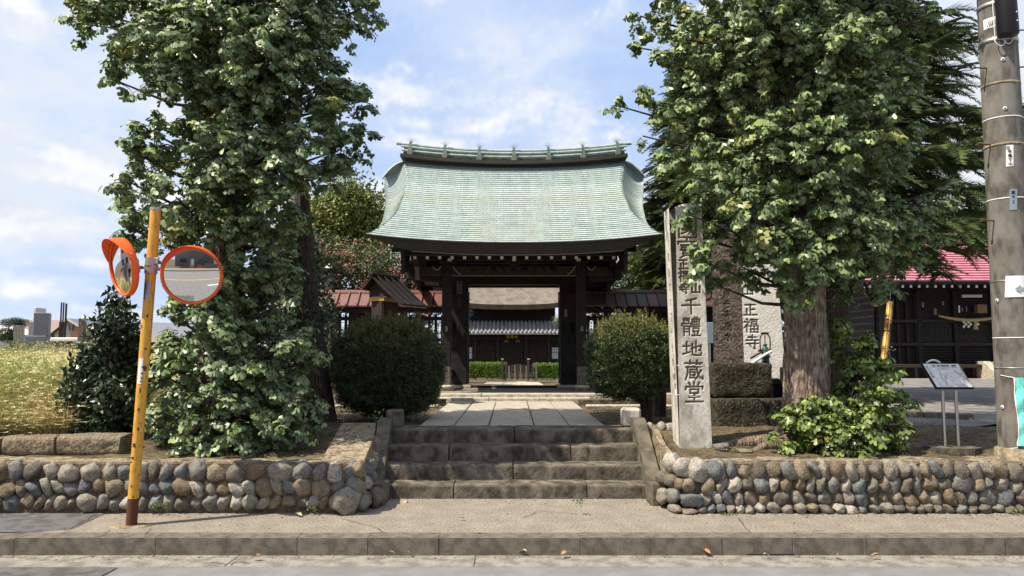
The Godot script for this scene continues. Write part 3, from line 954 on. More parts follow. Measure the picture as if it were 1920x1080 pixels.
	for i in 3:
		var a := at(ex[i][0], 865, 8.0)
		var b := at(ex[i][1], 865, 8.0)
		var w := b.x - a.x
		var st := Shape.new()
		var pts := []
		var f := FastNoiseLite.new()
		f.seed = 31 + i
		f.frequency = 2.5
		f.fractal_octaves = 4
		# a block with quarry-rough faces: a box net wrapped round its long axis
		for j in 17:
			var row := []
			var t := j / 16.0
			for k in 25:
				var ang := TAU * k / 24.0
				var c := Vector2(cos(ang), sin(ang))
				c /= maxf(absf(c.x), absf(c.y))
				c = c.limit_length(1.30)
				var p := Vector3((t - 0.5) * (w - 0.02), c.y * ex[i][2] * 0.5, c.x * 0.19)
				p += Vector3(0, c.y, c.x) * 0.022 * f.get_noise_3d(p.x * 2.0 + i * 9, p.y * 3.0, p.z * 3.0)
				row.append(p)
			pts.append(row)
		st.net(pts, Vector3.ZERO)
		for side in [0, 16]:
			var mid := Vector3((-0.5 if side == 0 else 0.5) * (w - 0.02), 0, 0)
			for k in 24:
				st.tri(mid, pts[side][k], pts[side][k + 1], mid)
		var o := put(outward(st).mesh(), mats.block_stone, "stone_block", self, Transform3D(Basis(), Vector3((a.x + b.x) * 0.5, 0.665 + ex[i][2] * 0.5, -7.98)))
		tag(o, labels[i], "stone block", "stone blocks behind the left wall")
	cobble_thing(at(752 * 0.375, 868, 8.0) + Vector3(0, 0.05, 0), Vector3(0.24, 0.14, 0.16), 4, "pale rough stone lying on the wall beside the yellow post")
	for e in [[1219, 806, "leftmost of three white round stones behind the stone pillar"], [1240, 806, "middle of three white round stones behind the stone pillar"], [1258, 806, "white round stone half hidden by the stone pillar's edge"]]:
		cobble_thing(at(e[0], e[1], 9.0) + Vector3(0, 0.01, 0), Vector3(0.125, 0.18, 0.14), 4, e[2], "white stones in a row")
	cobble_thing(at(1352, 838, 8.05), Vector3(0.22, 0.10, 0.18), 5, "flat grey stone on the bed beside the pillar's foot")
	cobble_thing(at(1395, 846, 7.95), Vector3(0.2, 0.06, 0.14), 2, "flat brown stone on the bed before the ginkgo's roots")

func scatter_grit():
	# grit and crumbs of soil along the wall foot and in the gutter
	var places := []
	var tints := PackedColorArray()
	for i in 2600:
		var x := rng.randf_range(-6.5, 6.8)
		var d := 7.34 - absf(rng.randfn()) * 0.07
		var y := 0.147 + (d - 6.68) * 0.042
		if i % 3 == 0:
			d = 6.485 - absf(rng.randfn()) * 0.05
			y = 0.004
		elif i % 5 == 0:
			d = rng.randf_range(6.72, 7.9)
			y = 0.147 + (d - 6.68) * 0.042
		elif absf(x) < 1.4:
			d = 7.95 - absf(rng.randfn()) * 0.10
			y = 0.147 + (d - 6.68) * 0.042
		var s := rng.randf_range(0.004, 0.013) * (1.6 if rng.randf() < 0.06 else 1.0)
		places.append(Transform3D(Basis(Vector3.UP, rng.randf() * TAU) * Basis.from_scale(Vector3(s, s * 0.6, s * rng.randf_range(0.7, 1.6))), Vector3(x, y + s * 0.1, -d)))
		tints.append(Color(0.20, 0.15, 0.10).lerp(Color(0.42, 0.36, 0.28), rng.randf()) if rng.randf() < 0.8 else Color(0.10, 0.07, 0.04))
	var m := StandardMaterial3D.new()
	m.roughness = 0.9
	m.vertex_color_use_as_albedo = true
	var bx := Shape.new()
	bx.box(Vector3.ZERO, Vector3.ONE, 0.25)
	stuff(bx.mesh(), places, tints, m, "grit")

func outward(s: Shape) -> Shape:
	for i in s.v.size():
		var c := Vector3(s.v[i].x * 0.96, 0, 0)
		if s.n[i].dot(s.v[i] - c) < 0.0:
			s.n[i] = -s.n[i]
	return s

func cobble_thing(where: Vector3, size: Vector3, tone: int, label: String, group := ""):
	var b := Basis(Vector3.UP, rng.randf() * 3.0) * Basis.from_scale(size)
	var o := put(cobbles[rng.randi() % cobbles.size()], mats["cobble%d" % tone], "loose_stone", self, Transform3D(b, where))
	tag(o, label, "stone", group)

# ---------------------------------------------------------------- steps
func worn_block(w: float, h: float, deep: float, seed_: int) -> ArrayMesh:
	# a step stone: a rounded, chipped front edge
	var f := FastNoiseLite.new()
	f.seed = seed_
	f.frequency = 3.0
	f.fractal_octaves = 4
	var s := Shape.new()
	var prof := [Vector2(-deep, 0.0), Vector2(-0.12, 0.0), Vector2(-0.03, -0.001), Vector2(-0.012, -0.006), Vector2(-0.003, -0.016), Vector2(0.0, -0.035), Vector2(0.0, -h * 0.5), Vector2(0.0, -h)]
	var nx := maxi(8, int(w / 0.03))
	var pts := []
	for k in prof.size():
		var row := []
		for i in nx + 1:
			var x := w * (float(i) / nx - 0.5)
			var e := minf(x + w * 0.5, w * 0.5 - x)
			var chip := 0.0
			if k >= 2 and k <= 5:
				chip = maxf(0.0, f.get_noise_2d(x * 2.5 + seed_, 3.0) - 0.12) * 0.05 + maxf(0.0, 0.018 - e) * 0.8
			row.append(Vector3(x, prof[k].y - chip * (0.6 if k < 5 else 0.2) + 0.003 * f.get_noise_2d(x * 3.0, k), prof[k].x - chip + 0.004 * f.get_noise_2d(x * 3.0 + 50.0, k * 0.3)))
		pts.append(row)
	s.net(pts, Vector3(0, 1, 1))
	for e in [0, nx]:
		var out := Vector3(-1 if e == 0 else 1, 0, 0)
		for k in prof.size() - 1:
			s.tri(Vector3(pts[k][e].x, -h, -deep), pts[k][e], pts[k + 1][e], out)
	return s.mesh()

func build_steps():
	var t := thing("stone_steps", "four worn brown stone steps between the two cobble walls, leading to the gate", "steps", Vector3(0, 0.19, -8))
	var off := Vector3(0, -0.19, 8)
	var tops := [0.35, 0.513, 0.682, 0.842]
	var fronts := [7.98, 8.268, 8.556, 8.845]
	var half := [1.385, 1.385, 1.39, 1.395]
	var joints := [[850, 1101], [962], [841, 1071], [965]]
	var n := 0
	for i in 4:
		var cuts := [-half[i] - 0.01]
		for j in joints[i]:
			cuts.append((j - 960.0) / F * fronts[i])
		cuts.append(half[i] + 0.02)
		for c in cuts.size() - 1:
			var w: float = cuts[c + 1] - cuts[c] - 0.012
			var h: float = tops[i] - (0.15 if i == 0 else tops[i - 1] - 0.05)
			put(worn_block(w, h, 0.46, 20 + n), mats.step_stone, "step_block", t, Transform3D(Basis(Vector3.UP, rng.randf_range(-0.006, 0.006)), off + Vector3((cuts[c] + cuts[c + 1]) * 0.5, tops[i] + rng.randf_range(-0.004, 0.004), -fronts[i])))
			n += 1
	boxed(off + Vector3(0, 0.45, -9.18), Vector3(2.7, 0.6, 0.3), 0.0, mats.mortar, "filling", t)
	# sloping cheek stones and the blocks at their feet
	for s in [-1.0, 1.0]:
		var lower := PackedVector2Array([Vector2(7.93, 0.1), Vector2(7.93, 0.40), Vector2(8.34, 0.645), Vector2(8.34, 0.1)])
		var upper := PackedVector2Array([Vector2(8.345, 0.1), Vector2(8.345, 0.648), Vector2(8.72, 0.875), Vector2(8.83, 0.935), Vector2(8.92, 0.955), Vector2(9.02, 0.955), Vector2(9.02, 0.1)])
		for prof in [lower, upper]:
			var sh := Shape.new()
			sh.slab(prof, -0.075, 0.075, Transform3D(Basis(Vector3(0, 0, -1), Vector3.UP, Vector3(1, 0, 0)), Vector3(0, 0, 8.4)))
			put(sh.mesh(), mats.step_stone, "cheek_stone", t, Transform3D(Basis(Vector3.UP, 0.06 if s < 0 else 0.0), off + Vector3(s * 1.475 + (0.03 if s < 0 else 0.0), 0, -8.4)))
		boxed(off + Vector3(-1.37 if s < 0 else 1.515, 0.27, -7.80), Vector3(0.20 if s < 0 else 0.26, 0.29, 0.26), 0.018, mats.step_stone, "foot_block", t, Basis(Vector3.UP, 0.05 * s))
	# plaster wing between the right cheek and the cobbles
	var w := Shape.new()
	w.slab(PackedVector2Array([Vector2(7.72, 0.15), Vector2(7.72, 0.70), Vector2(8.0, 0.72), Vector2(8.3, 0.79), Vector2(8.6, 0.90), Vector2(8.6, 0.15)]), 1.575, 1.635, Transform3D(Basis(Vector3(0, 0, -1), Vector3.UP, Vector3(1, 0, 0)), off))
	put(w.mesh(), mats.coping, "wing_wall", t)
	var a := boxed(Vector3(-1.40, 0.93, -9.12), Vector3(0.20, 0.22, 0.2), 0.02, mats.step_stone, "bollard_stone", self)
	tag(a, "short dark stone post at the top of the steps beside the dark bush", "stone post", "low stone posts at the step top")
	var b := boxed(Vector3(1.42, 0.95, -9.12), Vector3(0.22, 0.22, 0.2), 0.025, mats.pillar_stone, "bollard_stone", self)
	tag(b, "short stone post with white lichen at the top of the steps near the pillar", "stone post", "low stone posts at the step top")

# ---------------------------------------------------------------- the gate
const GX := 0.045       # middle of the gate
const RIDGE_D := 17.2

func curve(keys: Array, t: float) -> float:
	for i in keys.size() - 1:
		if t <= keys[i + 1][0]:
			var a = keys[i]
			var b = keys[i + 1]
			var k: float = clampf((t - a[0]) / (b[0] - a[0]), 0, 1)
			# smooth through the keys
			var m0: float = (b[1] - keys[maxi(i - 1, 0)][1]) / maxf(b[0] - keys[maxi(i - 1, 0)][0], 1e-6) * (b[0] - a[0])
			var m1: float = (keys[mini(i + 2, keys.size() - 1)][1] - a[1]) / maxf(keys[mini(i + 2, keys.size() - 1)][0] - a[0], 1e-6) * (b[0] - a[0])
			var k2 := k * k
			var k3 := k2 * k
			return (2 * k3 - 3 * k2 + 1) * a[1] + (k3 - 2 * k2 + k) * m0 + (-2 * k3 + 3 * k2) * b[1] + (k3 - k2) * m1
	return keys[-1][1]

const FOLD := [[0.0, 2.56], [0.09, 2.46], [0.19, 2.385], [0.34, 2.33], [0.48, 2.335], [0.62, 2.36], [0.73, 2.43], [0.85, 2.56], [0.93, 2.68], [1.0, 2.76]]
const VERGE := [[0.0, 2.98], [0.15, 2.90], [0.3, 2.80], [0.43, 2.735], [0.6, 2.68], [0.75, 2.65], [0.88, 2.675], [0.95, 2.735], [1.0, 2.80]]

func roof_at(v: float, x: float, lift := 0.0) -> Vector3:
	# v 0 at the ridge, 1 at the eave; x across
	var ax := absf(x)
	var up := pow(minf(ax / 2.75, 1.1), 2.2) * 0.155
	var h := 5.985 - 2.19 * (0.86 * v + 0.14 * (1.0 - (1.0 - v) * (1.0 - v))) + up
	var f := curve(FOLD, v)
	var e := curve(VERGE, v)
	if ax > f:
		var t := clampf((ax - f) / maxf(e - f, 0.01), 0, 1)
		var drop := 0.66 * pow(1.0 - v, 0.9) * smoothstep(0.0, 0.05, v) + 0.42 * (1.0 - smoothstep(0.0, 0.05, v))
		h -= drop * (1.0 - (1.0 - t) * (1.0 - t) - 0.22 * t * t * t)
	return Vector3(GX + x, h + lift, -RIDGE_D + 3.0 * v)

func build_gate():
	var g := thing("temple_gate", "dark wooden temple gate with curved pale green copper roof and open doors", "gate", Vector3(GX, 0.84, -RIDGE_D))
	var off := -g.position
	# ---- stone platform
	for e in [[-1.4, 1.4, 14.06, 14.42, 0.785, 0.897, 3], [-3.1, 3.1, 14.42, 14.80, 0.785, 0.952, 5]]:
		var w: float = (e[1] - e[0]) / e[6]
		for k in int(e[6]):
			var jit := 0.12 * sin(k * 2.3) if k > 0 and k < e[6] - 1 else 0.0
			boxed(off + Vector3(GX + e[0] + (k + 0.5) * w + jit * 0.0, (e[4] + e[5]) * 0.5, -(e[2] + e[3]) * 0.5), Vector3(w - 0.010, e[5] - e[4], e[3] - e[2] - 0.006), 0.008, mats.platform_stone, "step_stone", g)
	for r in 2:
		for k in 6:
			boxed(off + Vector3(GX - 3.1 + (k + 0.5) * 1.0333, 0.865, -(15.46 + r * 1.32)), Vector3(1.026, 0.17, 1.31), 0.006, mats.pavement, "platform_slab", g)
	# ---- posts
	for s in [-1.0, 1.0]:
		for d in [15.78, 18.62]:
			var x: float = GX + s * 1.395
			boxed(off + Vector3(x, 0.90, -d), Vector3(0.34, 0.20, 0.34), 0.01, mats.step_stone, "plinth", g)
			var b := Shape.new()
			b.lathe([Vector2(0.145, 0.0), Vector2(0.165, 0.02), Vector2(0.165, 0.05), Vector2(0.125, 0.075), Vector2(0, 0.075)], 20)
			put(b.mesh(), mats.platform_stone, "post_base", g, Transform3D(Basis(), off + Vector3(x, 0.998, -d)))
			# the weathered foot of the post, then its dark shaft
			boxed(off + Vector3(x, 1.26, -d), Vector3(0.196, 0.38, 0.196), 0.018, mats.worn_wood, "post_foot", g)
			boxed(off + Vector3(x, 2.52, -d), Vector3(0.198, 2.14, 0.198), 0.018, mats.dark_wood, "post", g)
			boxed(off + Vector3(x - 0.0, 2.22, -d + 0.104), Vector3(0.05, 0.10, 0.012), 0.002, mats.grey_wood, "tag_plate", g)
		# main posts, wide, on low stones
		var mx: float = GX + s * 1.215
		boxed(off + Vector3(mx, 0.985, -17.2), Vector3(0.52, 0.07, 0.46), 0.012, mats.platform_stone, "main_post_base", g)
		boxed(off + Vector3(mx, 2.30, -17.2), Vector3(0.36, 2.56, 0.30), 0.02, mats.dark_wood, "main_post", g)
		boxed(off + Vector3(GX + s * 1.49, 2.1, -17.2), Vector3(0.24, 2.2, 0.05), 0.004, mats.worn_wood if s < 0 else mats.dark_wood, "side_panel", g)
		# brace and rails between the front post and the main post
		for y in [1.28, 2.3, 3.12]:
			barred(off + Vector3(GX + s * 1.395, y, -15.88), off + Vector3(GX + s * 1.395, y, -18.52), 0.10, 0.18, 0.008, mats.dark_wood, "tie_beam", g)
		# open door leaf, swung inward
		var leaf := boxed(off + Vector3(GX + s * 1.13, 2.10, -17.92), Vector3(0.06, 2.24, 1.06), 0.008, mats.dark_wood, "door", g)
		for y in [-0.96, -0.3, 0.35, 0.98]:
			boxed(Vector3(-s * 0.038, y, 0), Vector3(0.03, 0.10, 1.0), 0.004, mats.dark_wood, "door_rail", leaf)
		for z in [-0.47, 0.47]:
			boxed(Vector3(-s * 0.043, 0, z), Vector3(0.028, 2.2, 0.09), 0.004, mats.dark_wood, "door_stile", leaf)
		# diagonal brace low on the posts
		barred(off + Vector3(GX + s * 1.34, 1.85, -16.95), off + Vector3(GX + s * 1.22, 2.35, -16.98), 0.05, 0.07, 0.004, mats.dark_wood, "brace", g)
	boxed(off + Vector3(GX, 0.975, -17.2), Vector3(2.1, 0.05, 0.2), 0.01, mats.brown_wood, "threshold", g)
	boxed(off + Vector3(GX, 3.42, -17.2), Vector3(3.4, 0.32, 0.34), 0.015, mats.dark_wood, "lintel", g)
	boxed(off + Vector3(GX, 4.0, -17.2), Vector3(2.9, 0.5, 0.10), 0.0, mats.dark_wood, "transom_panel", g)
	# front and rear head beams with curled white-edged ends
	for d in [15.78, 18.62]:
		boxed(off + Vector3(GX, 3.43, -d), Vector3(2.59, 0.19, 0.15), 0.012, mats.brown_wood, "head_beam", g)
		boxed(off + Vector3(GX, 3.325, -d + 0.04), Vector3(2.59, 0.012, 0.1), 0.002, mats.grey_wood, "beam_edge", g)
		boxed(off + Vector3(GX, 3.73, -d), Vector3(4.3, 0.17, 0.17), 0.012, mats.dark_wood, "eave_purlin", g)
		for s in [-1.0, 1.0]:
			barred(off + Vector3(GX + s * 1.5, 3.43, -d), off + Vector3(GX + s * 1.98, 3.43, -d), 0.13, 0.20, 0.02, mats.brown_wood, "beam_nose", g)
			boxed(off + Vector3(GX + s * 1.395, 3.62, -d), Vector3(0.34, 0.07, 0.3), 0.02, mats.dark_wood, "bracket_block", g)
			if d < 17.0:
				for q in [[1.29, -1.0], [1.50, 1.0]]:
					var curl := []
					for k in 8:
						var tt := k / 7.0
						curl.append(Vector3(GX + s * (q[0] + q[1] * (0.02 + 0.17 * tt)), 3.52 - 0.165 * pow(sin(tt * 1.5), 0.8) + (0.0 if q[1] < 0 else 0.16 * tt * tt), -d + 0.085) + off)
					if q[1] > 0:
						curl.reverse()
					piped(curl, 0.008, mats.carved_pale, "carved_curl", g, 6)
				boxed(off + Vector3(GX + s * 1.33, 3.645, -d + 0.17), Vector3(0.085, 0.06, 0.02), 0.004, mats.white_paint, "bracket_end", g)
	boxed(off + Vector3(GX, 3.645, -15.61), Vector3(0.085, 0.06, 0.02), 0.004, mats.white_paint, "bracket_end", g)
	var cb := Shape.new()
	cb.slab(PackedVector2Array([Vector2(-0.22, 0.08), Vector2(-0.1, 0.08), Vector2(-0.06, -0.02), Vector2(0.06, -0.02), Vector2(0.1, 0.08), Vector2(0.22, 0.08), Vector2(0.12, -0.07), Vector2(-0.12, -0.07)]), -0.03, 0.03)
	put(cb.mesh(), mats.red_brown_wood, "frog_leg_strut", g, Transform3D(Basis(), off + Vector3(GX, 3.60, -15.66)))
	# carved relief band on the head beam, dull
	for k in 9:
		var cx := GX - 0.85 + k * 0.21
		var rel := Shape.new()
		rel.lathe([Vector2(0, 0.012), Vector2(0.035 + 0.02 * (k % 3), 0.004), Vector2(0.06, 0.0)], 9, Transform3D(Basis(Vector3.RIGHT, PI / 2) * Basis.from_scale(Vector3(1.4, 1, 0.7)), Vector3.ZERO))
		put(rel.mesh(), mats.dark_wood, "carved_boss", g, Transform3D(Basis(Vector3.BACK, k * 0.7), off + Vector3(cx, 3.435, -15.704)))
	# ---- rafters with white painted tips, front and rear
	for k in 17:
		var x := GX - 1.98 + k * 0.2475
		for s in [-1.0, 1.0]:
			var tip := Vector3(x, 3.625, -RIDGE_D + s * 2.16)
			var top := Vector3(x, 4.98, -RIDGE_D + s * 0.10)
			barred(off + tip, off + top, 0.062, 0.085, 0.0, mats.dark_wood, "rafter", g)
			if s > 0:
				var dir := (tip - top).normalized()
				barred(off + tip, off + tip + dir * 0.008, 0.060, 0.082, 0.0, mats.white_paint, "rafter_tip", g)
	# ceiling boards over the rafters, and the boards that close the gables
	for s in [-1.0, 1.0]:
		var c := Shape.new()
		c.bar(Vector3(GX, 3.70, -RIDGE_D + s * 2.45) + off, Vector3(GX, 5.20, -RIDGE_D + s * 0.02) + off, 4.8, 0.03)
		put(c.mesh(), mats.dark_wood, "soffit_board", g)
		boxed(off + Vector3(GX, 3.655, -RIDGE_D + s * 2.33), Vector3(4.36, 0.035, 0.22), 0.0, mats.dark_wood, "eave_board", g)
		boxed(off + Vector3(GX, 3.71, -RIDGE_D + s * 2.50), Vector3(4.2, 0.06, 0.14), 0.0, mats.dark_wood, "eave_support", g)
		# bargeboard: a deep curved board under each verge
		for e in [-1.0, 1.0]:
			var pts := PackedVector2Array()
			for q in 9:
				var v := q / 8.0
				pts.append(Vector2(v * 2.62, 5.42 - 1.62 * v - 0.16 * sin(v * PI)))
			for q in 9:
				var v := 1.0 - q / 8.0
				pts.append(Vector2(v * 2.45, 4.98 - 1.72 * v - 0.12 * sin(v * PI)))
			var bb := Shape.new()
			bb.slab(pts, -0.035, 0.035, Transform3D(Basis(Vector3(0, 0, s), Vector3.UP, Vector3(1, 0, 0)), off + Vector3(GX + e * 2.17, 0, -RIDGE_D)))
			put(bb.mesh(), mats.dark_wood, "bargeboard", g)
	for e in [-1.0, 1.0]:
		boxed(off + Vector3(GX + e * 1.40, 4.2, -RIDGE_D), Vector3(0.06, 1.4, 2.3), 0.0, mats.dark_wood, "gable_board", g)
		boxed(off + Vector3(GX + e * 2.02, 3.38, -15.80), Vector3(0.10, 0.26, 0.20), 0.01, mats.grey_wood if e < 0 else mats.dark_wood, "beam_end", g)
		# low boat-shaped brackets under the gable
		for d in [15.9, 17.2, 18.5]:
			barred(off + Vector3(GX + e * 1.5, 3.30, -d), off + Vector3(GX + e * 2.25, 3.36, -d), 0.16, 0.22, 0.03, mats.dark_wood, "bracket_arm", g)
			boxed(off + Vector3(GX + e * 2.02, 3.16, -d - 0.3), Vector3(0.09, 0.20, 0.09), 0.01, mats.dark_wood, "pendant", g)
		barred(off + Vector3(GX + e * 2.12, 3.45, -14.95), off + Vector3(GX + e * 2.12, 3.28, -17.2), 0.08, 0.26, 0.01, mats.dark_wood, "verge_beam", g)
		barred(off + Vector3(GX + e * 2.12, 3.45, -19.45), off + Vector3(GX + e * 2.12, 3.28, -17.2), 0.08, 0.26, 0.01, mats.dark_wood, "verge_beam", g)
	# ---- eave: a thick dark edge under the copper, thinning to the corners
	for s in [1.0, -1.0]:
		var rings := []
		for i in 41:
			var x := lerpf(-2.78, 2.78, i / 40.0)
			var p := roof_at(1.0, x)
			var thick := 0.165 * (1.0 - smoothstep(2.0, 2.82, absf(x)))
			var ring := []
			for q in [[0.0, 0.0], [-0.005, -0.022], [-0.03, -0.03], [-0.12, -0.03 - thick], [-0.16, -0.035 - thick], [-0.9, 0.42 - thick * 0.6]]:
				var z: float = -RIDGE_D + s * (3.0 + q[0])
				ring.append(Vector3(GX + x * (1.0 if q[0] > -0.5 else 0.9), p.y + q[1], z) + off)
			rings.append(ring)
		var ed := Shape.new()
		for i in 40:
			for k in 5:
				ed.quad(rings[i][k], rings[i + 1][k], rings[i + 1][k + 1], rings[i][k + 1], Vector3(0, -0.3, s))
		put(ed.mesh(), mats.roof_edge, "eave_edge", g)
		var lip := Shape.new()
		for i in 40:
			if absf(rings[i][4].x - GX - off.x) < 2.0:
				lip.bar(rings[i][4] + Vector3(0, -0.012, 0), rings[i + 1][4] + Vector3(0, -0.012, 0), 0.05, 0.014)
		put(lip.mesh(), mats.grey_wood, "eave_batten", g)
	# ---- copper sheets, laid in courses; each laps over the one below
	var courses := 38
	var rest := Shape.new()
	var singles := 0
	for c in range(courses - 1, -1, -1):
		var v0 := float(c) / courses
		var v1 := float(c + 1) / courses
		var e := curve(VERGE, v1)
		var shift := 0.135 * (c % 2)
		var x := -e
		var cuts := [-e]
		x = -2.65 + shift
		while x < e - 0.12:
			if x > -e + 0.10:
				cuts.append(x)
			x += 0.27
		cuts.append(e)
		for k in cuts.size() - 1:
			var a: float = cuts[k]
			var b: float = cuts[k + 1]
			var f := curve(FOLD, v0)
			var n := 6 if (maxf(absf(a), absf(b)) > f - 0.05) else 2
			var single := singles < 299 and c > courses - 15
			var s := Shape.new() if single else rest
			sheet_strip(s, v0 - 0.004 if c > 0 else 0.0, v1, a + 0.0015, b - 0.0015, n, off if single else off)
			if single:
				singles += 1
				put(s.mesh(), mats["copper%d" % tone(a)], "copper_sheet", g)
			elif k == cuts.size() - 2 and c % 5 == 0 or c == 0 and k == cuts.size() - 2:
				var o := put(rest.mesh(), mats["copper%d" % tone(rng.randf_range(-2, 2))], "upper_copper_sheets", g)
				o.set_meta("kind", "stuff")
				rest = Shape.new()
	var back := Shape.new()
	for c in courses:
		var n := 24
		for k in n:
			var e := curve(VERGE, float(c + 1) / courses)
			sheet_strip(back, float(c) / courses, float(c + 1) / courses, lerpf(-e, e, float(k) / n), lerpf(-e, e, float(k + 1) / n), 1, Vector3.ZERO)
	for i in back.v.size():
		back.v[i].z = -2.0 * RIDGE_D - back.v[i].z
		back.v[i] += off
		back.n[i].z = -back.n[i].z
	var bo := put(back.mesh(), mats.copper1, "rear_copper_sheets", g)
	bo.set_meta("kind", "stuff")
	# ---- rolled verge at the ridge ends
	for s in [-1.0, 1.0]:
		var pts := []
		for j in 11:
			var t := j / 10.0
			var row := []
			for k in 9:
				var w := (k / 8.0 - 0.5) * 2.0
				var wide := lerpf(0.12, 0.30, t)
				row.append(off + Vector3(GX + s * (2.50 + 0.47 * t), 6.125 + 0.03 * t - 0.36 * pow(t, 1.9) - 0.10 * w * w * (0.4 + t), -RIDGE_D + w * wide))
			pts.append(row)
		var vs := Shape.new()
		vs.net(pts, Vector3(s * 0.4, 1, 0))
		for k in 8:
			vs.quad(pts[10][k], pts[10][k + 1], pts[10][k + 1] + Vector3(-s * 0.02, -0.05, 0), pts[10][k] + Vector3(-s * 0.02, -0.05, 0), Vector3(s, 0, 0))
		put(vs.mesh(), mats.copper3, "rolled_verge", g)
	# ---- ridge: dark box, stone-grey saddles, three green rails and sprigs
	var rise := func(x: float) -> float: return 0.175 * pow(absf(x) / 2.62, 2.0)
	var rb := Shape.new()
	for i in 24:
		var xa := lerpf(-2.58, 2.58, i / 24.0)
		var xb := lerpf(-2.58, 2.58, (i + 1) / 24.0)
		rb.bar(off + Vector3(GX + xa, 6.035 + rise.call(xa), -RIDGE_D), off + Vector3(GX + xb, 6.035 + rise.call(xb), -RIDGE_D), 0.52, 0.075)
	put(rb.mesh(), mats.roof_edge, "ridge_base", g)
	var rc := Shape.new()
	for i in 24:
		var xa := lerpf(-2.52, 2.52, i / 24.0)
		var xb := lerpf(-2.52, 2.52, (i + 1) / 24.0)
		rc.bar(off + Vector3(GX + xa, 6.17 + rise.call(xa), -RIDGE_D), off + Vector3(GX + xb, 6.17 + rise.call(xb), -RIDGE_D), 0.30, 0.17)
	put(rc.mesh(), mats.copper_dark, "ridge_box", g)
	for r in [[6.17, 0.185, 0.026, 2.55], [6.265, 0.15, 0.026, 2.57], [6.355, 0.0, 0.04, 2.70]]:
		for z in ([r[1], -r[1]] if r[1] > 0 else [0.0]):
			var line := []
			for i in 25:
				var x := lerpf(-r[3], r[3], i / 24.0)
				line.append(off + Vector3(GX + x, r[0] + rise.call(x), -RIDGE_D + z))
			piped(line, r[2], mats.copper2, "ridge_rail", g, 10)
	for i in 7:
		var x := -2.36 + i * 0.787
		var y: float = rise.call(x)
		boxed(off + Vector3(GX + x, 6.115 + y, -RIDGE_D + 0.16), Vector3(0.12, 0.09, 0.20), 0.008, mats.grey_wood, "ridge_saddle", g, Basis(Vector3.BACK, 0.1 * x / 2.36))
		var cl := Shape.new()
		cl.slab(PackedVector2Array([Vector2(-0.05, 0), Vector2(-0.03, 0.08), Vector2(-0.038, 0.14), Vector2(0, 0.20), Vector2(0.038, 0.14), Vector2(0.03, 0.08), Vector2(0.05, 0)]), -0.02, 0.02)
		put(cl.mesh(), mats.copper_dark, "ridge_crest", g, Transform3D(Basis(), off + Vector3(GX + x, 6.17 + y, -RIDGE_D + 0.225)))
		var sp := Shape.new()
		for k in 7:
			var a := (k - 3) * 0.30
			sp.tube([Vector3(0, 0, 0), Vector3(sin(a) * 0.06, cos(a) * 0.09, 0.01), Vector3(sin(a * 1.25) * 0.14, cos(a) * 0.17, 0.02)], [0.005, 0.004, 0.002], 5)
		put(sp.mesh(), mats.copper_dark, "metal_sprig", g, Transform3D(Basis(), off + Vector3(GX + x, 6.37 + y, -RIDGE_D + 0.05)))
	# name plate hung high on the left main post
	var pl := boxed(off + Vector3(GX - 1.225, 3.19, -17.035), Vector3(0.115, 0.28, 0.016), 0.003, mats.grey_wood, "name_plate", g)
	var xf := Transform3D(Basis(), Vector3(0, -0.14, 0.008))
	lettered(pl, [["clear", 0, 0.235, 0.09, 0.08], ["water", 0, 0.145, 0.09, 0.08], ["tablet", 0, 0.055, 0.09, 0.08]], 0.010, mats.ink, "lettering", xf)
	boxed(off + Vector3(GX - 1.225, 2.86, -17.035), Vector3(0.07, 0.22, 0.01), 0.002, mats.brown_wood, "blank_plate", g)
	boxed(off + Vector3(GX + 1.16, 2.62, -17.035), Vector3(0.06, 0.17, 0.01), 0.002, mats.grey_wood, "blank_plate", g)

func tone(x: float) -> int:
	var lichen := 1.0 - smoothstep(0.2, 1.6, absf(x + 0.1))
	if rng.randf() < lichen * 0.40:
		return [3, 4, 4][rng.randi() % 3]
	return [0, 0, 1, 2, 5][rng.randi() % 5]

func sheet_strip(s: Shape, v0: float, v1: float, xa: float, xb: float, n: int, off: Vector3):
	# upper edge flush, lower edge raised by the lap, with its own front edge
	var lap := Vector3(0, 0.014, 0.008)
	for i in n:
		var x0 := lerpf(xa, xb, float(i) / n)
		var x1 := lerpf(xa, xb, float(i + 1) / n)
		var a := roof_at(v0, x0) + off
		var b := roof_at(v0, x1) + off
		var c := roof_at(v1, x1) + lap + off
		var d := roof_at(v1, x0) + lap + off
		s.quad(a, b, c, d, Vector3(0, 1, 1))
		s.quad(d, c, c - lap * 1.15, d - lap * 1.15, Vector3(0, -0.2, 1))
		if i == 0:
			s.tri(a, d, d - lap, Vector3.LEFT)
		if i == n - 1:
			s.tri(b, c, c - lap, Vector3.RIGHT)

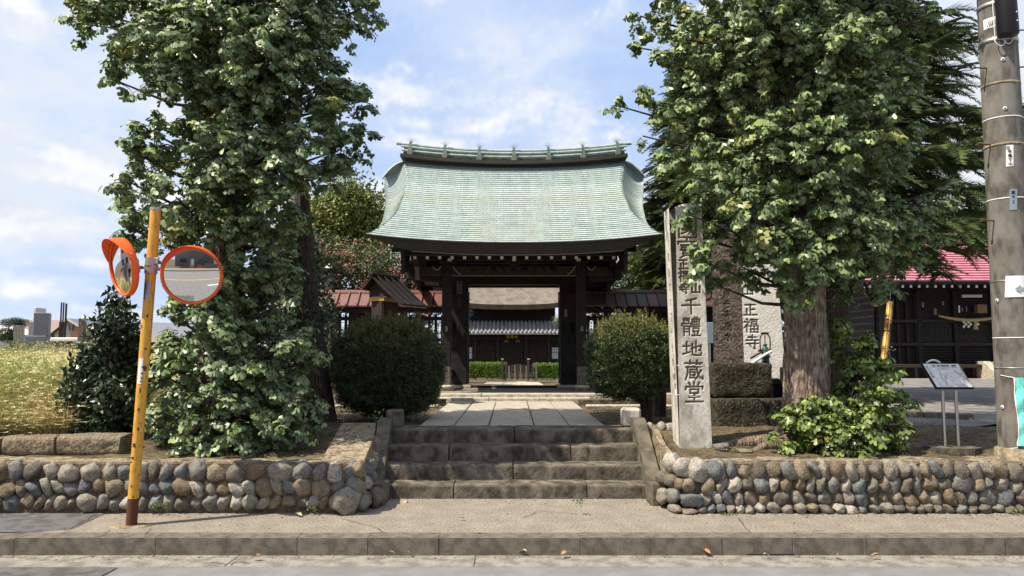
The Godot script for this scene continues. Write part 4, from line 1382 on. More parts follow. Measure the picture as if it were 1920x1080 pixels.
# ---------------------------------------------------------------- roofed picket fences either side of the gate
func build_roofed_fence():
	for side in [-1.0, 1.0]:
		var x0 := -5.3 if side < 0 else 1.62
		var x1 := -1.50 if side < 0 else 4.9
		var t := thing("roofed_fence", "dark picket fence with sunlit red metal roof, left of the gate" if side < 0 else "dark picket fence with brown metal roof, between the gate and the stone pillar", "fence", Vector3((x0 + x1) * 0.5, 0.84, -17.2), 0.0, "roofed fences beside the gate")
		var off := -t.position
		boxed(off + Vector3((x0 + x1) * 0.5, 0.90, -17.2), Vector3(x1 - x0, 0.26, 0.5), 0.02, mats.step_stone, "stone_footing", t)
		var n := 0
		var x := x0 + 0.1
		while x < x1:
			if n % 8 == 3:
				boxed(off + Vector3(x, 1.85, -17.2), Vector3(0.15, 1.7, 0.15), 0.008, mats.dark_wood, "fence_post", t)
			else:
				boxed(off + Vector3(x, 1.83, -17.2), Vector3(0.062, 1.5, 0.045), 0.004, mats.dark_wood, "picket", t)
			x += 0.145
			n += 1
		for y in [1.12, 2.02, 2.50]:
			barred(off + Vector3(x0, y, -17.2), off + Vector3(x1, y, -17.2), 0.09, 0.085, 0.006, mats.dark_wood, "rail", t)
		boxed(off + Vector3((x0 + x1) * 0.5, 2.685, -17.2), Vector3(x1 - x0, 0.09, 0.52), 0.006, mats.dark_wood, "roof_beam", t)
		# panels with standing battens
		x = x0
		var red: Material = mats.red_roof if side < 0 else mats.brown_roof
		var lean := 0.09
		n = 0
		while x < x1 - 0.05:
			var w := minf(0.235, x1 - x)
			for s in [1.0, -1.0]:
				var low: float = -17.2 + s * 0.42
				var top: float = -17.2 + s * 0.07
				var m: Material = red
				if side > 0 and s > 0 and n == 6:
					m = mats.red_roof
				var p := Shape.new()
				p.quad(Vector3(x + 0.012, 2.775, low), Vector3(x + w - 0.012, 2.775, low), Vector3(x + w - 0.012, 3.085, top), Vector3(x + 0.012, 3.085, top), Vector3(0, 1, s))
				p.quad(Vector3(x + 0.012, 2.775, low), Vector3(x + w - 0.012, 2.775, low), Vector3(x + w - 0.012, 2.745, low), Vector3(x + 0.012, 2.745, low), Vector3(0, 0, s))
				p.quad(Vector3(x + 0.012, 2.745, low), Vector3(x + w - 0.012, 2.745, low), Vector3(x + w - 0.012, 3.05, top), Vector3(x + 0.012, 3.05, top), Vector3(0, -1, -s))
				put(p.mesh(), m, "roof_panel", t, Transform3D(Basis(), off))
				barred(off + Vector3(x, 2.79, low + s * 0.005), off + Vector3(x, 3.105, top), 0.030, 0.05, 0.005, red, "batten", t)
			x += 0.235
			n += 1
		var cap := Shape.new()
		cap.slab(PackedVector2Array([Vector2(-0.11, 3.06), Vector2(-0.10, 3.10), Vector2(0, 3.15), Vector2(0.10, 3.10), Vector2(0.11, 3.06)]), x0, x1, Transform3D(Basis(Vector3(0, 0, 1), Vector3.UP, Vector3(1, 0, 0)), off + Vector3(0, 0, -17.2)))
		put(cap.mesh(), red, "ridge_cap", t)
	# the small roofed notice post in front of the left fence
	var q := at(722, 600, 13.2)
	var b := thing("notice_post", "small dark notice box with curved gabled roof and gold band above the left bush", "notice box", Vector3(q.x, 0.84, -13.2), deg_to_rad(64))
	boxed(Vector3(0, 0.7, 0), Vector3(0.12, 1.4, 0.12), 0.01, mats.dark_wood, "post", b)
	boxed(Vector3(0, 1.50, 0), Vector3(0.46, 0.66, 0.26), 0.008, mats.red_brown_wood, "box", b)
	boxed(Vector3(0, 1.56, 0.135), Vector3(0.36, 0.42, 0.012), 0.003, mats.brown_wood, "front_panel", b)
	boxed(Vector3(0, 1.80, 0), Vector3(0.50, 0.07, 0.30), 0.004, mats.gold, "gold_band", b)
	boxed(Vector3(-0.236, 1.50, 0), Vector3(0.012, 0.5, 0.2), 0.003, mats.brown_wood, "side_panel", b)
	for e in [-0.27, 0.23]:
		var gab := Shape.new()
		gab.slab(PackedVector2Array([Vector2(-0.15, 1.84), Vector2(0.26, 1.84), Vector2(0.0, 2.13), Vector2(-0.13, 2.0)]), e, e + 0.04, Transform3D(Basis(Vector3(0, 0, 1), Vector3.UP, Vector3(1, 0, 0)), Vector3.ZERO))
		put(gab.mesh(), mats.brown_wood, "gable", b)
	for s in [-1.0, 1.0]:
		var pts := []
		var low := []
		for j in 9:
			var v := j / 8.0
			var row := []
			var row2 := []
			for i in 2:
				var p := Vector3(-0.40 + 0.8 * i, 2.20 - (0.62 * v - 0.12 * v * v if s > 0 else 0.24 * v - 0.03 * v * v), (0.62 if s > 0 else -0.20) * v)
				row.append(p)
				row2.append(p - Vector3(0, 0.035, 0))
			pts.append(row)
			low.append(row2)
		var rs := Shape.new()
		rs.net(pts, Vector3(0, 1, s))
		rs.net(low, Vector3(0, -1, 0))
		rs.quad(pts[8][0], pts[8][1], low[8][1], low[8][0], Vector3(0, 0, s))
		for i in 2:
			for j in 8:
				rs.quad(pts[j][i], pts[j + 1][i], low[j + 1][i], low[j][i], Vector3(-1 if i == 0 else 1, 0, 0))
		put(rs.mesh(), mats.dark_wood, "roof", b)
		boxed(Vector3(0, 1.67 if s > 0 else 1.955, 0.60 if s > 0 else -0.19), Vector3(0.78, 0.02, 0.03), 0.003, mats.gold, "eave_trim", b)
		for i in 4:
			barred(Vector3(-0.3 + 0.2 * i, 2.20, s * 0.03), Vector3(-0.3 + 0.2 * i, 1.71 if s > 0 else 2.0, 0.60 if s > 0 else -0.19), 0.025, 0.03, 0.003, mats.dark_wood, "roof_batten", b)
	barred(Vector3(-0.42, 2.22, 0), Vector3(0.42, 2.22, 0), 0.07, 0.06, 0.01, mats.dark_wood, "ridge", b)

# ---------------------------------------------------------------- the hall seen through the gate
func build_hall():
	var hx := 0.0
	var t := thing("temple_hall", "old dark wooden hall with thick thatched roof and tiled lower roof, through the gate", "hall", Vector3(hx, 0.0, -58.0))
	var off := -t.position
	boxed(off + Vector3(hx, 0.15, -61.2), Vector3(10.4, 0.5, 9.6), 0.02, mats.step_stone, "stone_base", t)
	boxed(off + Vector3(hx, 2.1, -61.2), Vector3(9.0, 3.4, 7.4), 0.0, mats.dark_wood, "wall", t)
	boxed(off + Vector3(hx, 4.9, -61.2), Vector3(6.6, 2.6, 5.4), 0.0, mats.dark_wood, "upper_wall", t)
	for k in 6:
		boxed(off + Vector3(hx + [-4.45, -2.75, -1.05, 1.05, 2.75, 4.45][k], 1.9, -57.44), Vector3(0.24, 3.1, 0.12), 0.02, mats.brown_wood, "pillar", t)
	boxed(off + Vector3(hx, 2.9, -57.42), Vector3(9.1, 0.22, 0.1), 0.01, mats.brown_wood, "head_rail", t)
	for k in 7:
		boxed(off + Vector3(hx - 3.0 + k, 5.3, -58.35), Vector3(0.34, 0.5, 0.3), 0.03, mats.brown_wood, "bracket", t)
	# middle lattice doors, arched side doors, two white windows
	var lat := boxed(off + Vector3(hx, 1.6, -57.46), Vector3(1.66, 2.3, 0.06), 0.005, mats.dark_wood, "lattice_door", t)
	var ls := Shape.new()
	for k in 15:
		ls.box(Vector3(-0.77 + k * 0.11, 0.35, 0.04), Vector3(0.03, 1.5, 0.03))
	for k in 14:
		ls.box(Vector3(0, -0.38 + k * 0.11, 0.05), Vector3(1.6, 0.03, 0.03))
	put(ls.mesh(), mats.brown_wood, "lattice", lat)
	boxed(Vector3(0, -0.78, 0.04), Vector3(1.5, 0.5, 0.03), 0.01, mats.red_brown_wood, "door_panel", lat)
	for s in [-1.0, 1.0]:
		var ar := PackedVector2Array([Vector2(-0.66, -0.95), Vector2(-0.66, 0.65)])
		for k in 9:
			var a := PI - PI * (k + 1) / 10.0
			ar.append(Vector2(cos(a) * 0.66, 0.65 + sin(a) * 0.42))
		ar.append(Vector2(0.66, 0.65))
		ar.append(Vector2(0.66, -0.95))
		var ds := Shape.new()
		ds.slab(ar, 0.0, 0.06)
		var door := put(ds.mesh(), mats.red_brown_wood, "arched_door", t, Transform3D(Basis(), off + Vector3(hx + s * 1.93, 1.45, -57.50)))
		boxed(Vector3(0, 0, 0.07), Vector3(0.04, 1.9, 0.03), 0.0, mats.dark_wood, "door_seam", door)
		for y in [-0.3, 0.5]:
			boxed(Vector3(0, y, 0.07), Vector3(1.2, 0.06, 0.03), 0.0, mats.dark_wood, "door_rail", door)
		var win := boxed(off + Vector3(hx + s * 3.32, 1.78, -57.48), Vector3(0.66, 0.84, 0.04), 0.0, mats.paper, "window", t)
		for k in 5:
			boxed(Vector3(-0.26 + k * 0.13, 0, 0.03), Vector3(0.03, 0.84, 0.03), 0.0, mats.dark_wood, "window_bar", win)
		boxed(Vector3(0, 0.05, 0.03), Vector3(0.66, 0.03, 0.035), 0.0, mats.dark_wood, "window_bar", win)
	# name board over the door
	var nb := boxed(off + Vector3(hx, 2.98, -57.15), Vector3(1.15, 0.36, 0.06), 0.01, mats.red_brown_wood, "name_board", t, Basis(Vector3.RIGHT, 0.25))
	lettered(nb, [["earth", 0.30, 0.02, 0.24, 0.24], ["store", 0.0, 0.02, 0.24, 0.24], ["hall", -0.30, 0.02, 0.24, 0.24]], 0.03, mats.gold, "lettering", Transform3D(Basis(), Vector3(0, 0, 0.03)))
	for s in [-1.0, 1.0]:
		for e in [-1.0, 1.0]:
			barred(off + Vector3(hx + s * 0.43, 2.74, -57.1), off + Vector3(hx + s * 0.43 + e * 0.13, 2.60, -57.1), 0.02, 0.03, 0.0, mats.white_paint, "white_hook", t)
	# lower tiled roof
	var lo := Shape.new()
	lo.quad(Vector3(hx - 5.6, 3.24, -55.6) + off, Vector3(hx + 5.6, 3.24, -55.6) + off, Vector3(hx + 4.4, 4.12, -57.5) + off, Vector3(hx - 4.4, 4.12, -57.5) + off, Vector3(0, 1, 1))
	lo.quad(Vector3(hx - 5.6, 3.24, -55.6) + off, Vector3(hx + 5.6, 3.24, -55.6) + off, Vector3(hx + 5.6, 3.12, -55.62) + off, Vector3(hx - 5.6, 3.12, -55.62) + off, Vector3(0, 0, 1))
	put(lo.mesh(), mats.grey_tile, "lower_roof", t)
	for k in 38:
		var x := hx - 5.45 + k * 0.2945
		var ts := Shape.new()
		for r in 7:
			var a := Vector3(x, 3.27 + 0.88 * r / 7.0, -55.58 - 1.9 * r / 7.0)
			var b := Vector3(x, 3.27 + 0.88 * (r + 1.12) / 7.0, -55.58 - 1.9 * (r + 1.12) / 7.0)
			ts.tube([a + off + Vector3(0, 0.02, 0), b + off], [0.085, 0.075], 8)
		put(ts.mesh(), mats.grey_tile, "tile", t)
	# the big thatched roof: thick, curved up at the corners
	var pts := []
	for j in 15:
		var v := j / 14.0
		var row := []
		for i in 31:
			var u := (i / 30.0 - 0.5) * 2.0
			var half := lerpf(5.3, 2.55, pow(v, 0.62))
			var h := 5.28 + 4.9 * (0.62 * v + 0.38 * v * v) + 0.55 * pow(absf(u), 3.0) * (1.0 - v)
			row.append(off + Vector3(hx + u * half, h, -55.4 - 5.6 * v))
		pts.append(row)
	var th := Shape.new()
	th.net(pts, Vector3(0, 1, 1))
	for i in 30:
		th.quad(pts[0][i], pts[0][i + 1], pts[0][i + 1] + Vector3(0, -0.34, -0.45), pts[0][i] + Vector3(0, -0.34, -0.45), Vector3(0, -0.4, 1))
		th.quad(pts[0][i] + Vector3(0, -0.34, -0.45), pts[0][i + 1] + Vector3(0, -0.34, -0.45), pts[0][i + 1] + Vector3(0, 0.3, -3.2), pts[0][i] + Vector3(0, 0.3, -3.2), Vector3(0, -1, 0))
	for e in [0, 30]:
		for j in 14:
			var back := Vector3(0, 0, -(5.6 - 5.6 * j / 14.0) * 2.0)
			var back2 := Vector3(0, 0, -(5.6 - 5.6 * (j + 1) / 14.0) * 2.0)
			th.quad(pts[j][e], pts[j + 1][e], pts[j + 1][e] + back2, pts[j][e] + back, Vector3(-1 if e == 0 else 1, 0.5, 0))
	put(th.mesh(), mats.thatch, "thatched_roof", t)
	var rd := Shape.new()
	rd.bar(off + Vector3(hx - 2.6, 10.2, -61.0), off + Vector3(hx + 2.6, 10.2, -61.0), 1.0, 0.7, 0.1)
	put(rd.mesh(), mats.thatch, "ridge", t)
	# picket gate between the hedges in front of the hall
	var p := thing("picket_gate", "low weathered wooden picket gate between the two clipped hedges", "gate", Vector3(0.2, 0.1, -46.0))
	var po := -p.position
	for e in [[942, 674, 712], [991, 674, 713]]:
		var a := at(e[0], e[2], 46.0)
		var b := at(e[0], e[1], 46.0)
		boxed(po + (a + b) * 0.5, Vector3(0.13, b.y - a.y, 0.13), 0.015, mats.brown_wood, "gate_post", p)
		boxed(po + b + Vector3(0, 0.02, 0), Vector3(0.16, 0.05, 0.16), 0.015, mats.platform_stone, "post_cap", p)
	for e in [[892, 680, 0], [1040, 681, 1]]:
		var a := at(e[0], 712, 46.3)
		var b := at(e[0], e[1], 46.3)
		var post := boxed((a + b) * 0.5, Vector3(0.11, b.y - a.y, 0.11), 0.015, mats.grey_wood, "hedge_post", self)
		tag(post, ["pale top of a post standing behind the hedge left of the picket gate", "pale top of a post standing behind the hedge right of the picket gate"][e[2]], "post", "posts behind the hedges")
	for k in 10:
		var x := 949.0 + k * 5.4 + (6.0 if k > 7 else 0.0)
		if k > 8:
			x += 2.0
		var top := 684.0 + (2.0 if k % 3 == 1 else 0.0) - (3.0 if k == 4 else 0.0)
		var a := at(x, 712, 46.0)
		var b := at(x, top, 46.0)
		boxed(po + (a + b) * 0.5, Vector3(0.105 if k != 4 else 0.15, b.y - a.y, 0.03), 0.005, mats.worn_wood if k % 2 else mats.brown_wood, "picket", p)
	for y in [694, 708]:
		barred(po + at(946, y, 46.05), po + at(1003, y, 46.05), 0.05, 0.09, 0.005, mats.brown_wood, "gate_rail", p)

# ---------------------------------------------------------------- carved stones, pump
func build_monuments():
	# tall inscribed pillar
	var foot := at(1298, 836, 8.28)
	var p := thing("inscribed_pillar", "tall pale stone pillar with large carved characters, right of the steps", "stone pillar", Vector3(foot.x, 0.68, -8.28))
	var w0 := 0.345
	var w1 := 0.285
	var h := 2.62
	var y := func(py: float) -> float: return at(1290, py, 8.14).y - 0.66
	var letters := []
	var scale_ := 0.00565
	for e in [["country", 1282, 432, 40, 40], ["treasure", 1282, 470, 40, 36], ["correct", 1275, 500, 20, 21], ["fortune", 1275, 522, 20, 22], ["temple", 1277, 545, 20, 21], ["gold", 1299, 500, 20, 22], ["firm", 1298, 522, 20, 22], ["mountain", 1299, 545, 20, 20], ["thousand", 1290, 578, 39, 33], ["body", 1290, 617, 38, 36], ["earth", 1293, 657, 40, 32], ["store", 1296, 698, 38, 40], ["hall", 1297, 739, 39, 40]]:
		var mid := lerpf(1283.0, 1300.0, (e[2] - 382.0) / 452.0)
		var yy: float = y.call(e[2])
		var hh: float = y.call(e[2] - e[4] * 0.5) - y.call(e[2] + e[4] * 0.5)
		letters.append([e[0], (e[1] - mid) * scale_, yy, e[3] * scale_ * 0.97, hh])
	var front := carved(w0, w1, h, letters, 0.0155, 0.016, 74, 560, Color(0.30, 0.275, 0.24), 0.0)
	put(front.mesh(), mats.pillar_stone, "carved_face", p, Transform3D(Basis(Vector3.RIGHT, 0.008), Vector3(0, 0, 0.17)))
	var side_letters := []
	var names := ["country", "treasure", "clear", "record", "history", "thousand", "walk", "scatter", "body", "water"]
	for k in 10:
		side_letters.append([names[k], 0.0, 2.08 - k * 0.165, 0.075, 0.09])
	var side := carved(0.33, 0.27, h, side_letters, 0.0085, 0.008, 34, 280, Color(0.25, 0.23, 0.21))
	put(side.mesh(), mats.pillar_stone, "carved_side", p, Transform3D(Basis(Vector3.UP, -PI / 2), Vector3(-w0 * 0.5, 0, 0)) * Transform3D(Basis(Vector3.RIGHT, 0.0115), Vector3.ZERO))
	var body := Shape.new()
	var a := [Vector3(-w0 / 2, 0, 0.17), Vector3(w0 / 2, 0, 0.17), Vector3(w0 / 2, 0, -0.17), Vector3(-w0 / 2, 0, -0.17)]
	var b := [Vector3(-w1 / 2, h, 0.14), Vector3(w1 / 2, h, 0.14), Vector3(w1 / 2, h, -0.14), Vector3(-w1 / 2, h, -0.14)]
	for k in [1, 2]:
		body.quad(a[k], a[(k + 1) % 4], b[(k + 1) % 4], b[k], Vector3.RIGHT if k == 1 else Vector3.FORWARD)
	for k in 4:
		body.tri(b[k], b[(k + 1) % 4], Vector3(0, h + 0.075, 0), Vector3.UP)
	put(body.mesh(), mats.pillar_stone, "shaft", p)
	p.rotation.z = 0.013
	for e in [[690, 0.0], [745, 1.0]]:
		var yy: float = y.call(e[0])
		var ww := lerpf(w0, w1, yy / h) * 0.5 + 0.006
		piped([Vector3(-ww, yy, -0.16), Vector3(-ww, yy + 0.01, 0.165), Vector3(ww, yy - 0.03 * e[1], 0.172), Vector3(ww, yy, -0.16)], 0.0045, mats.white_plastic, "tie_wire", p, 6)
	var tag_board := boxed(Vector3(-w0 * 0.5 - 0.004, 0.78, 0.08), Vector3(0.008, 0.40, 0.10), 0.002, mats.white_plastic, "paper_strip", p)
	lettered(tag_board, [["earth", 0, 0.1, 0.06, 0.06], ["figure", 0, 0.0, 0.06, 0.06], ["guide", 0, -0.1, 0.06, 0.06]], 0.008, mats.ink, "lettering", Transform3D(Basis(Vector3.UP, -PI / 2), Vector3(-0.004, 0, 0)))
	# dark stele on a two-stage base
	var s := thing("dark_stele", "dark weathered stele with faint carving on two mossy stone blocks, beside the pillar", "stele", Vector3(at(1385, 810, 9.7).x, 0.80, -9.7))
	block_net(s, Vector3(0.12, 0.12, 0.0), Vector3(1.02, 0.48, 0.85), 3, mats.mossy_block, "lower_block")
	block_net(s, Vector3(-0.02, 0.58, 0.0), Vector3(0.74, 0.42, 0.66), 5, mats.mossy_block, "upper_block")
	var face := [["green", 0, 1.16, 0.10, 0.12], ["history", 0, 1.02, 0.10, 0.12], ["scatter", 0, 0.88, 0.10, 0.12], ["walk", 0, 0.74, 0.10, 0.12], ["temple", 0, 0.60, 0.10, 0.12], ["fortune", 0, 0.46, 0.10, 0.12], ["water", 0, 0.32, 0.10, 0.12]]
	var st := carved(0.37, 0.34, 1.75, face, 0.009, 0.008, 40, 200, Color(0.6, 0.55, 0.5), 0.006)
	put(st.mesh(), mats.dark_stone, "carved_face", s, Transform3D(Basis(Vector3.UP, -0.25), Vector3(-0.14, 0.79, 0.13)))
	var sb := Shape.new()
	sb.box(Vector3(0, 0.87, -0.16), Vector3(0.36, 1.75, 0.30), 0.03)
	put(sb.mesh(), mats.dark_stone, "shaft", s, Transform3D(Basis(Vector3.UP, -0.25), Vector3(-0.14, 0.79, 0.13)))
	# pale granite slab with four large characters in view
	var gx := at(1427, 700, 10.6)
	var g := thing("granite_slab", "pale speckled granite slab with carved characters, behind the green pump", "monument", Vector3(gx.x, 1.05, -10.6), -0.30)
	var gl := []
	for e in [["gold", 1404, 470, 24, 30], ["firm", 1405, 508, 24, 30], ["mountain", 1407, 543, 24, 22], ["correct", 1411, 581, 27, 25], ["fortune", 1411, 611, 29, 28], ["temple", 1413, 642, 26, 30]]:
		gl.append([e[0], (e[1] - 1427.0) * 0.00735, at(1427, e[2], 10.5).y - 1.05, e[3] * 0.0073, e[4] * 0.0073])
	var gf := carved(0.66, 0.50, 1.9, gl, 0.015, 0.014, 70, 200, Color(0.16, 0.15, 0.14), 0.004)
	put(gf.mesh(), mats.pale_granite, "carved_face", g, Transform3D(Basis(), Vector3(0, 0, 0.075)))
	var gs := Shape.new()
	var ga := [Vector3(-0.33, 0, 0.075), Vector3(0.33, 0, 0.075), Vector3(0.33, 0, -0.1), Vector3(-0.33, 0, -0.1)]
	var gb := [Vector3(-0.25, 1.9, 0.075), Vector3(0.25, 1.9, 0.075), Vector3(0.25, 1.9, -0.1), Vector3(-0.25, 1.9, -0.1)]
	for k in [1, 2, 3]:
		gs.quad(ga[k], ga[(k + 1) % 4], gb[(k + 1) % 4], gb[k], [Vector3.RIGHT, Vector3.FORWARD, Vector3.LEFT][k - 1])
	gs.quad(gb[0], gb[1], gb[2], gb[3], Vector3.UP)
	put(gs.mesh(), mats.pale_granite, "body", g)
	block_net(g, Vector3(0, -0.11, 0), Vector3(1.0, 0.26, 0.5), 8, mats.mossy_block, "base")
	# old green hand pump on its dark box
	var pp := at(1441, 697, 9.55)
	var bx := thing("pump_box", "dark wooden well box under the green hand pump", "well box", Vector3(at(1453, 750, 9.6).x, 1.02, -9.65))
	boxed(Vector3(0, 0.14, 0), Vector3(0.16, 0.32, 0.22), 0.01, mats.dark_wood, "box", bx)
	boxed(Vector3(-0.067, 0.14, 0.08), Vector3(0.045, 0.31, 0.1), 0.008, mats.grey_wood, "leg", bx)
	boxed(Vector3(0, 0.335, 0), Vector3(0.22, 0.075, 0.30), 0.01, mats.black_paint, "lid", bx)
	var pu := thing("hand_pump", "old green cast iron hand pump with white handle", "hand pump", Vector3(pp.x, pp.y - 0.06, -9.65))
	var ps := Shape.new()
	ps.lathe([Vector2(0.0, 0), Vector2(0.062, 0), Vector2(0.062, 0.03), Vector2(0.048, 0.035), Vector2(0.046, 0.10), Vector2(0.051, 0.105), Vector2(0.051, 0.115), Vector2(0.046, 0.12), Vector2(0.046, 0.18), Vector2(0.051, 0.185), Vector2(0.051, 0.195), Vector2(0.046, 0.20), Vector2(0.046, 0.235), Vector2(0.060, 0.24), Vector2(0.060, 0.26), Vector2(0.046, 0.27), Vector2(0.046, 0.33), Vector2(0.036, 0.36), Vector2(0.022, 0.375), Vector2(0.022, 0.39), Vector2(0.027, 0.395), Vector2(0.027, 0.41), Vector2(0, 0.415)], 24)
	put(ps.mesh(), mats.pump_green, "barrel", pu)
	piped([Vector3(0, 0.40, 0), Vector3(0, 0.54, 0)], 0.006, mats.black_paint, "rod", pu, 6)
	for sgn in [-1.0, 1.0]:
		piped([Vector3(sgn * 0.06, 0.33, 0), Vector3(sgn * 0.066, 0.42, 0), Vector3(sgn * 0.062, 0.49, 0), Vector3(sgn * 0.04, 0.53, 0), Vector3(0, 0.545, 0)], 0.008, mats.black_paint, "guide_arm", pu, 8)
	boxed(Vector3(0, 0.548, 0), Vector3(0.10, 0.018, 0.03), 0.004, mats.black_paint, "cross_head", pu)
	piped([Vector3(0.06, 0.315, 0.05), Vector3(-0.02, 0.275, 0.06), Vector3(-0.21, 0.155, 0.07)], [0.018, 0.017, 0.020], mats.white_plastic, "spout_pipe", pu, 12)
	piped([Vector3(-0.21, 0.155, 0.07), Vector3(-0.215, 0.10, 0.07), Vector3(-0.215, 0.05, 0.07)], 0.016, mats.black_paint, "down_pipe", pu, 10)
	piped([Vector3(-0.03, 0.32, 0.02), Vector3(-0.2, 0.225, 0.02)], 0.011, mats.black_paint, "lever", pu, 8)
	boxed(Vector3(-0.06, 0.325, 0.0), Vector3(0.05, 0.03, 0.05), 0.006, mats.black_paint, "pivot", pu)
	boxed(Vector3(0.06, 0.325, 0.0), Vector3(0.03, 0.03, 0.05), 0.006, mats.black_paint, "pivot", pu)
	var wp := boxed(at(1470, 720, 9.5) - Vector3(0, 0.12, 0), Vector3(0.075, 0.66, 0.075), 0.006, mats.dark_wood, "wooden_post", self)
	tag(wp, "dark wooden post between the pump box and the right ginkgo's trunk", "post")
	var gp := at(1329, 624, 12.4)
	var board := thing("grey_board", "pale grey metal board on a post, glimpsed between the pillar and the dark stele", "board", Vector3(gp.x, 0.84, -12.4))
	boxed(Vector3(0, gp.y - 0.84, 0), Vector3(0.34, 0.34, 0.03), 0.006, mats.blue_grey_plate, "panel", board)
	boxed(Vector3(0, (gp.y - 1.0) * 0.5, -0.03), Vector3(0.05, gp.y - 0.9, 0.05), 0.005, mats.steel, "post", board)

func block_net(parent: Node, mid: Vector3, size: Vector3, seed_: int, m: Material, called: String):
	# a rough quarried block: a subdivided box with broken edges
	var f := FastNoiseLite.new()
	f.seed = seed_
	f.frequency = 3.0
	f.fractal_octaves = 4
	var s := Shape.new()
	for face in [[Vector3.RIGHT, Vector3.UP, Vector3.BACK], [Vector3.RIGHT, Vector3.UP, Vector3.FORWARD], [Vector3.BACK, Vector3.UP, Vector3.RIGHT], [Vector3.BACK, Vector3.UP, Vector3.LEFT], [Vector3.RIGHT, Vector3.BACK, Vector3.UP], [Vector3.RIGHT, Vector3.BACK, Vector3.DOWN]]:
		var pts := []
		for j in 13:
			var row := []
			for i in 13:
				var p: Vector3 = face[0] * (i / 6.0 - 1.0) + face[1] * (j / 6.0 - 1.0) + face[2]
				var q := p * size * 0.5
				var near_edge := 0
				for k in 3:
					if absf(p[k]) > 0.97:
						near_edge += 1
				if near_edge >= 2:
					q *= 1.0 - 0.02 * near_edge
				q += p.normalized() * 0.02 * f.get_noise_3dv(q * 2.0 + Vector3(seed_, 0, 0))
				row.append(q + mid)
			pts.append(row)
		s.net(pts, face[2])
	put(s.mesh(), m, called, parent)

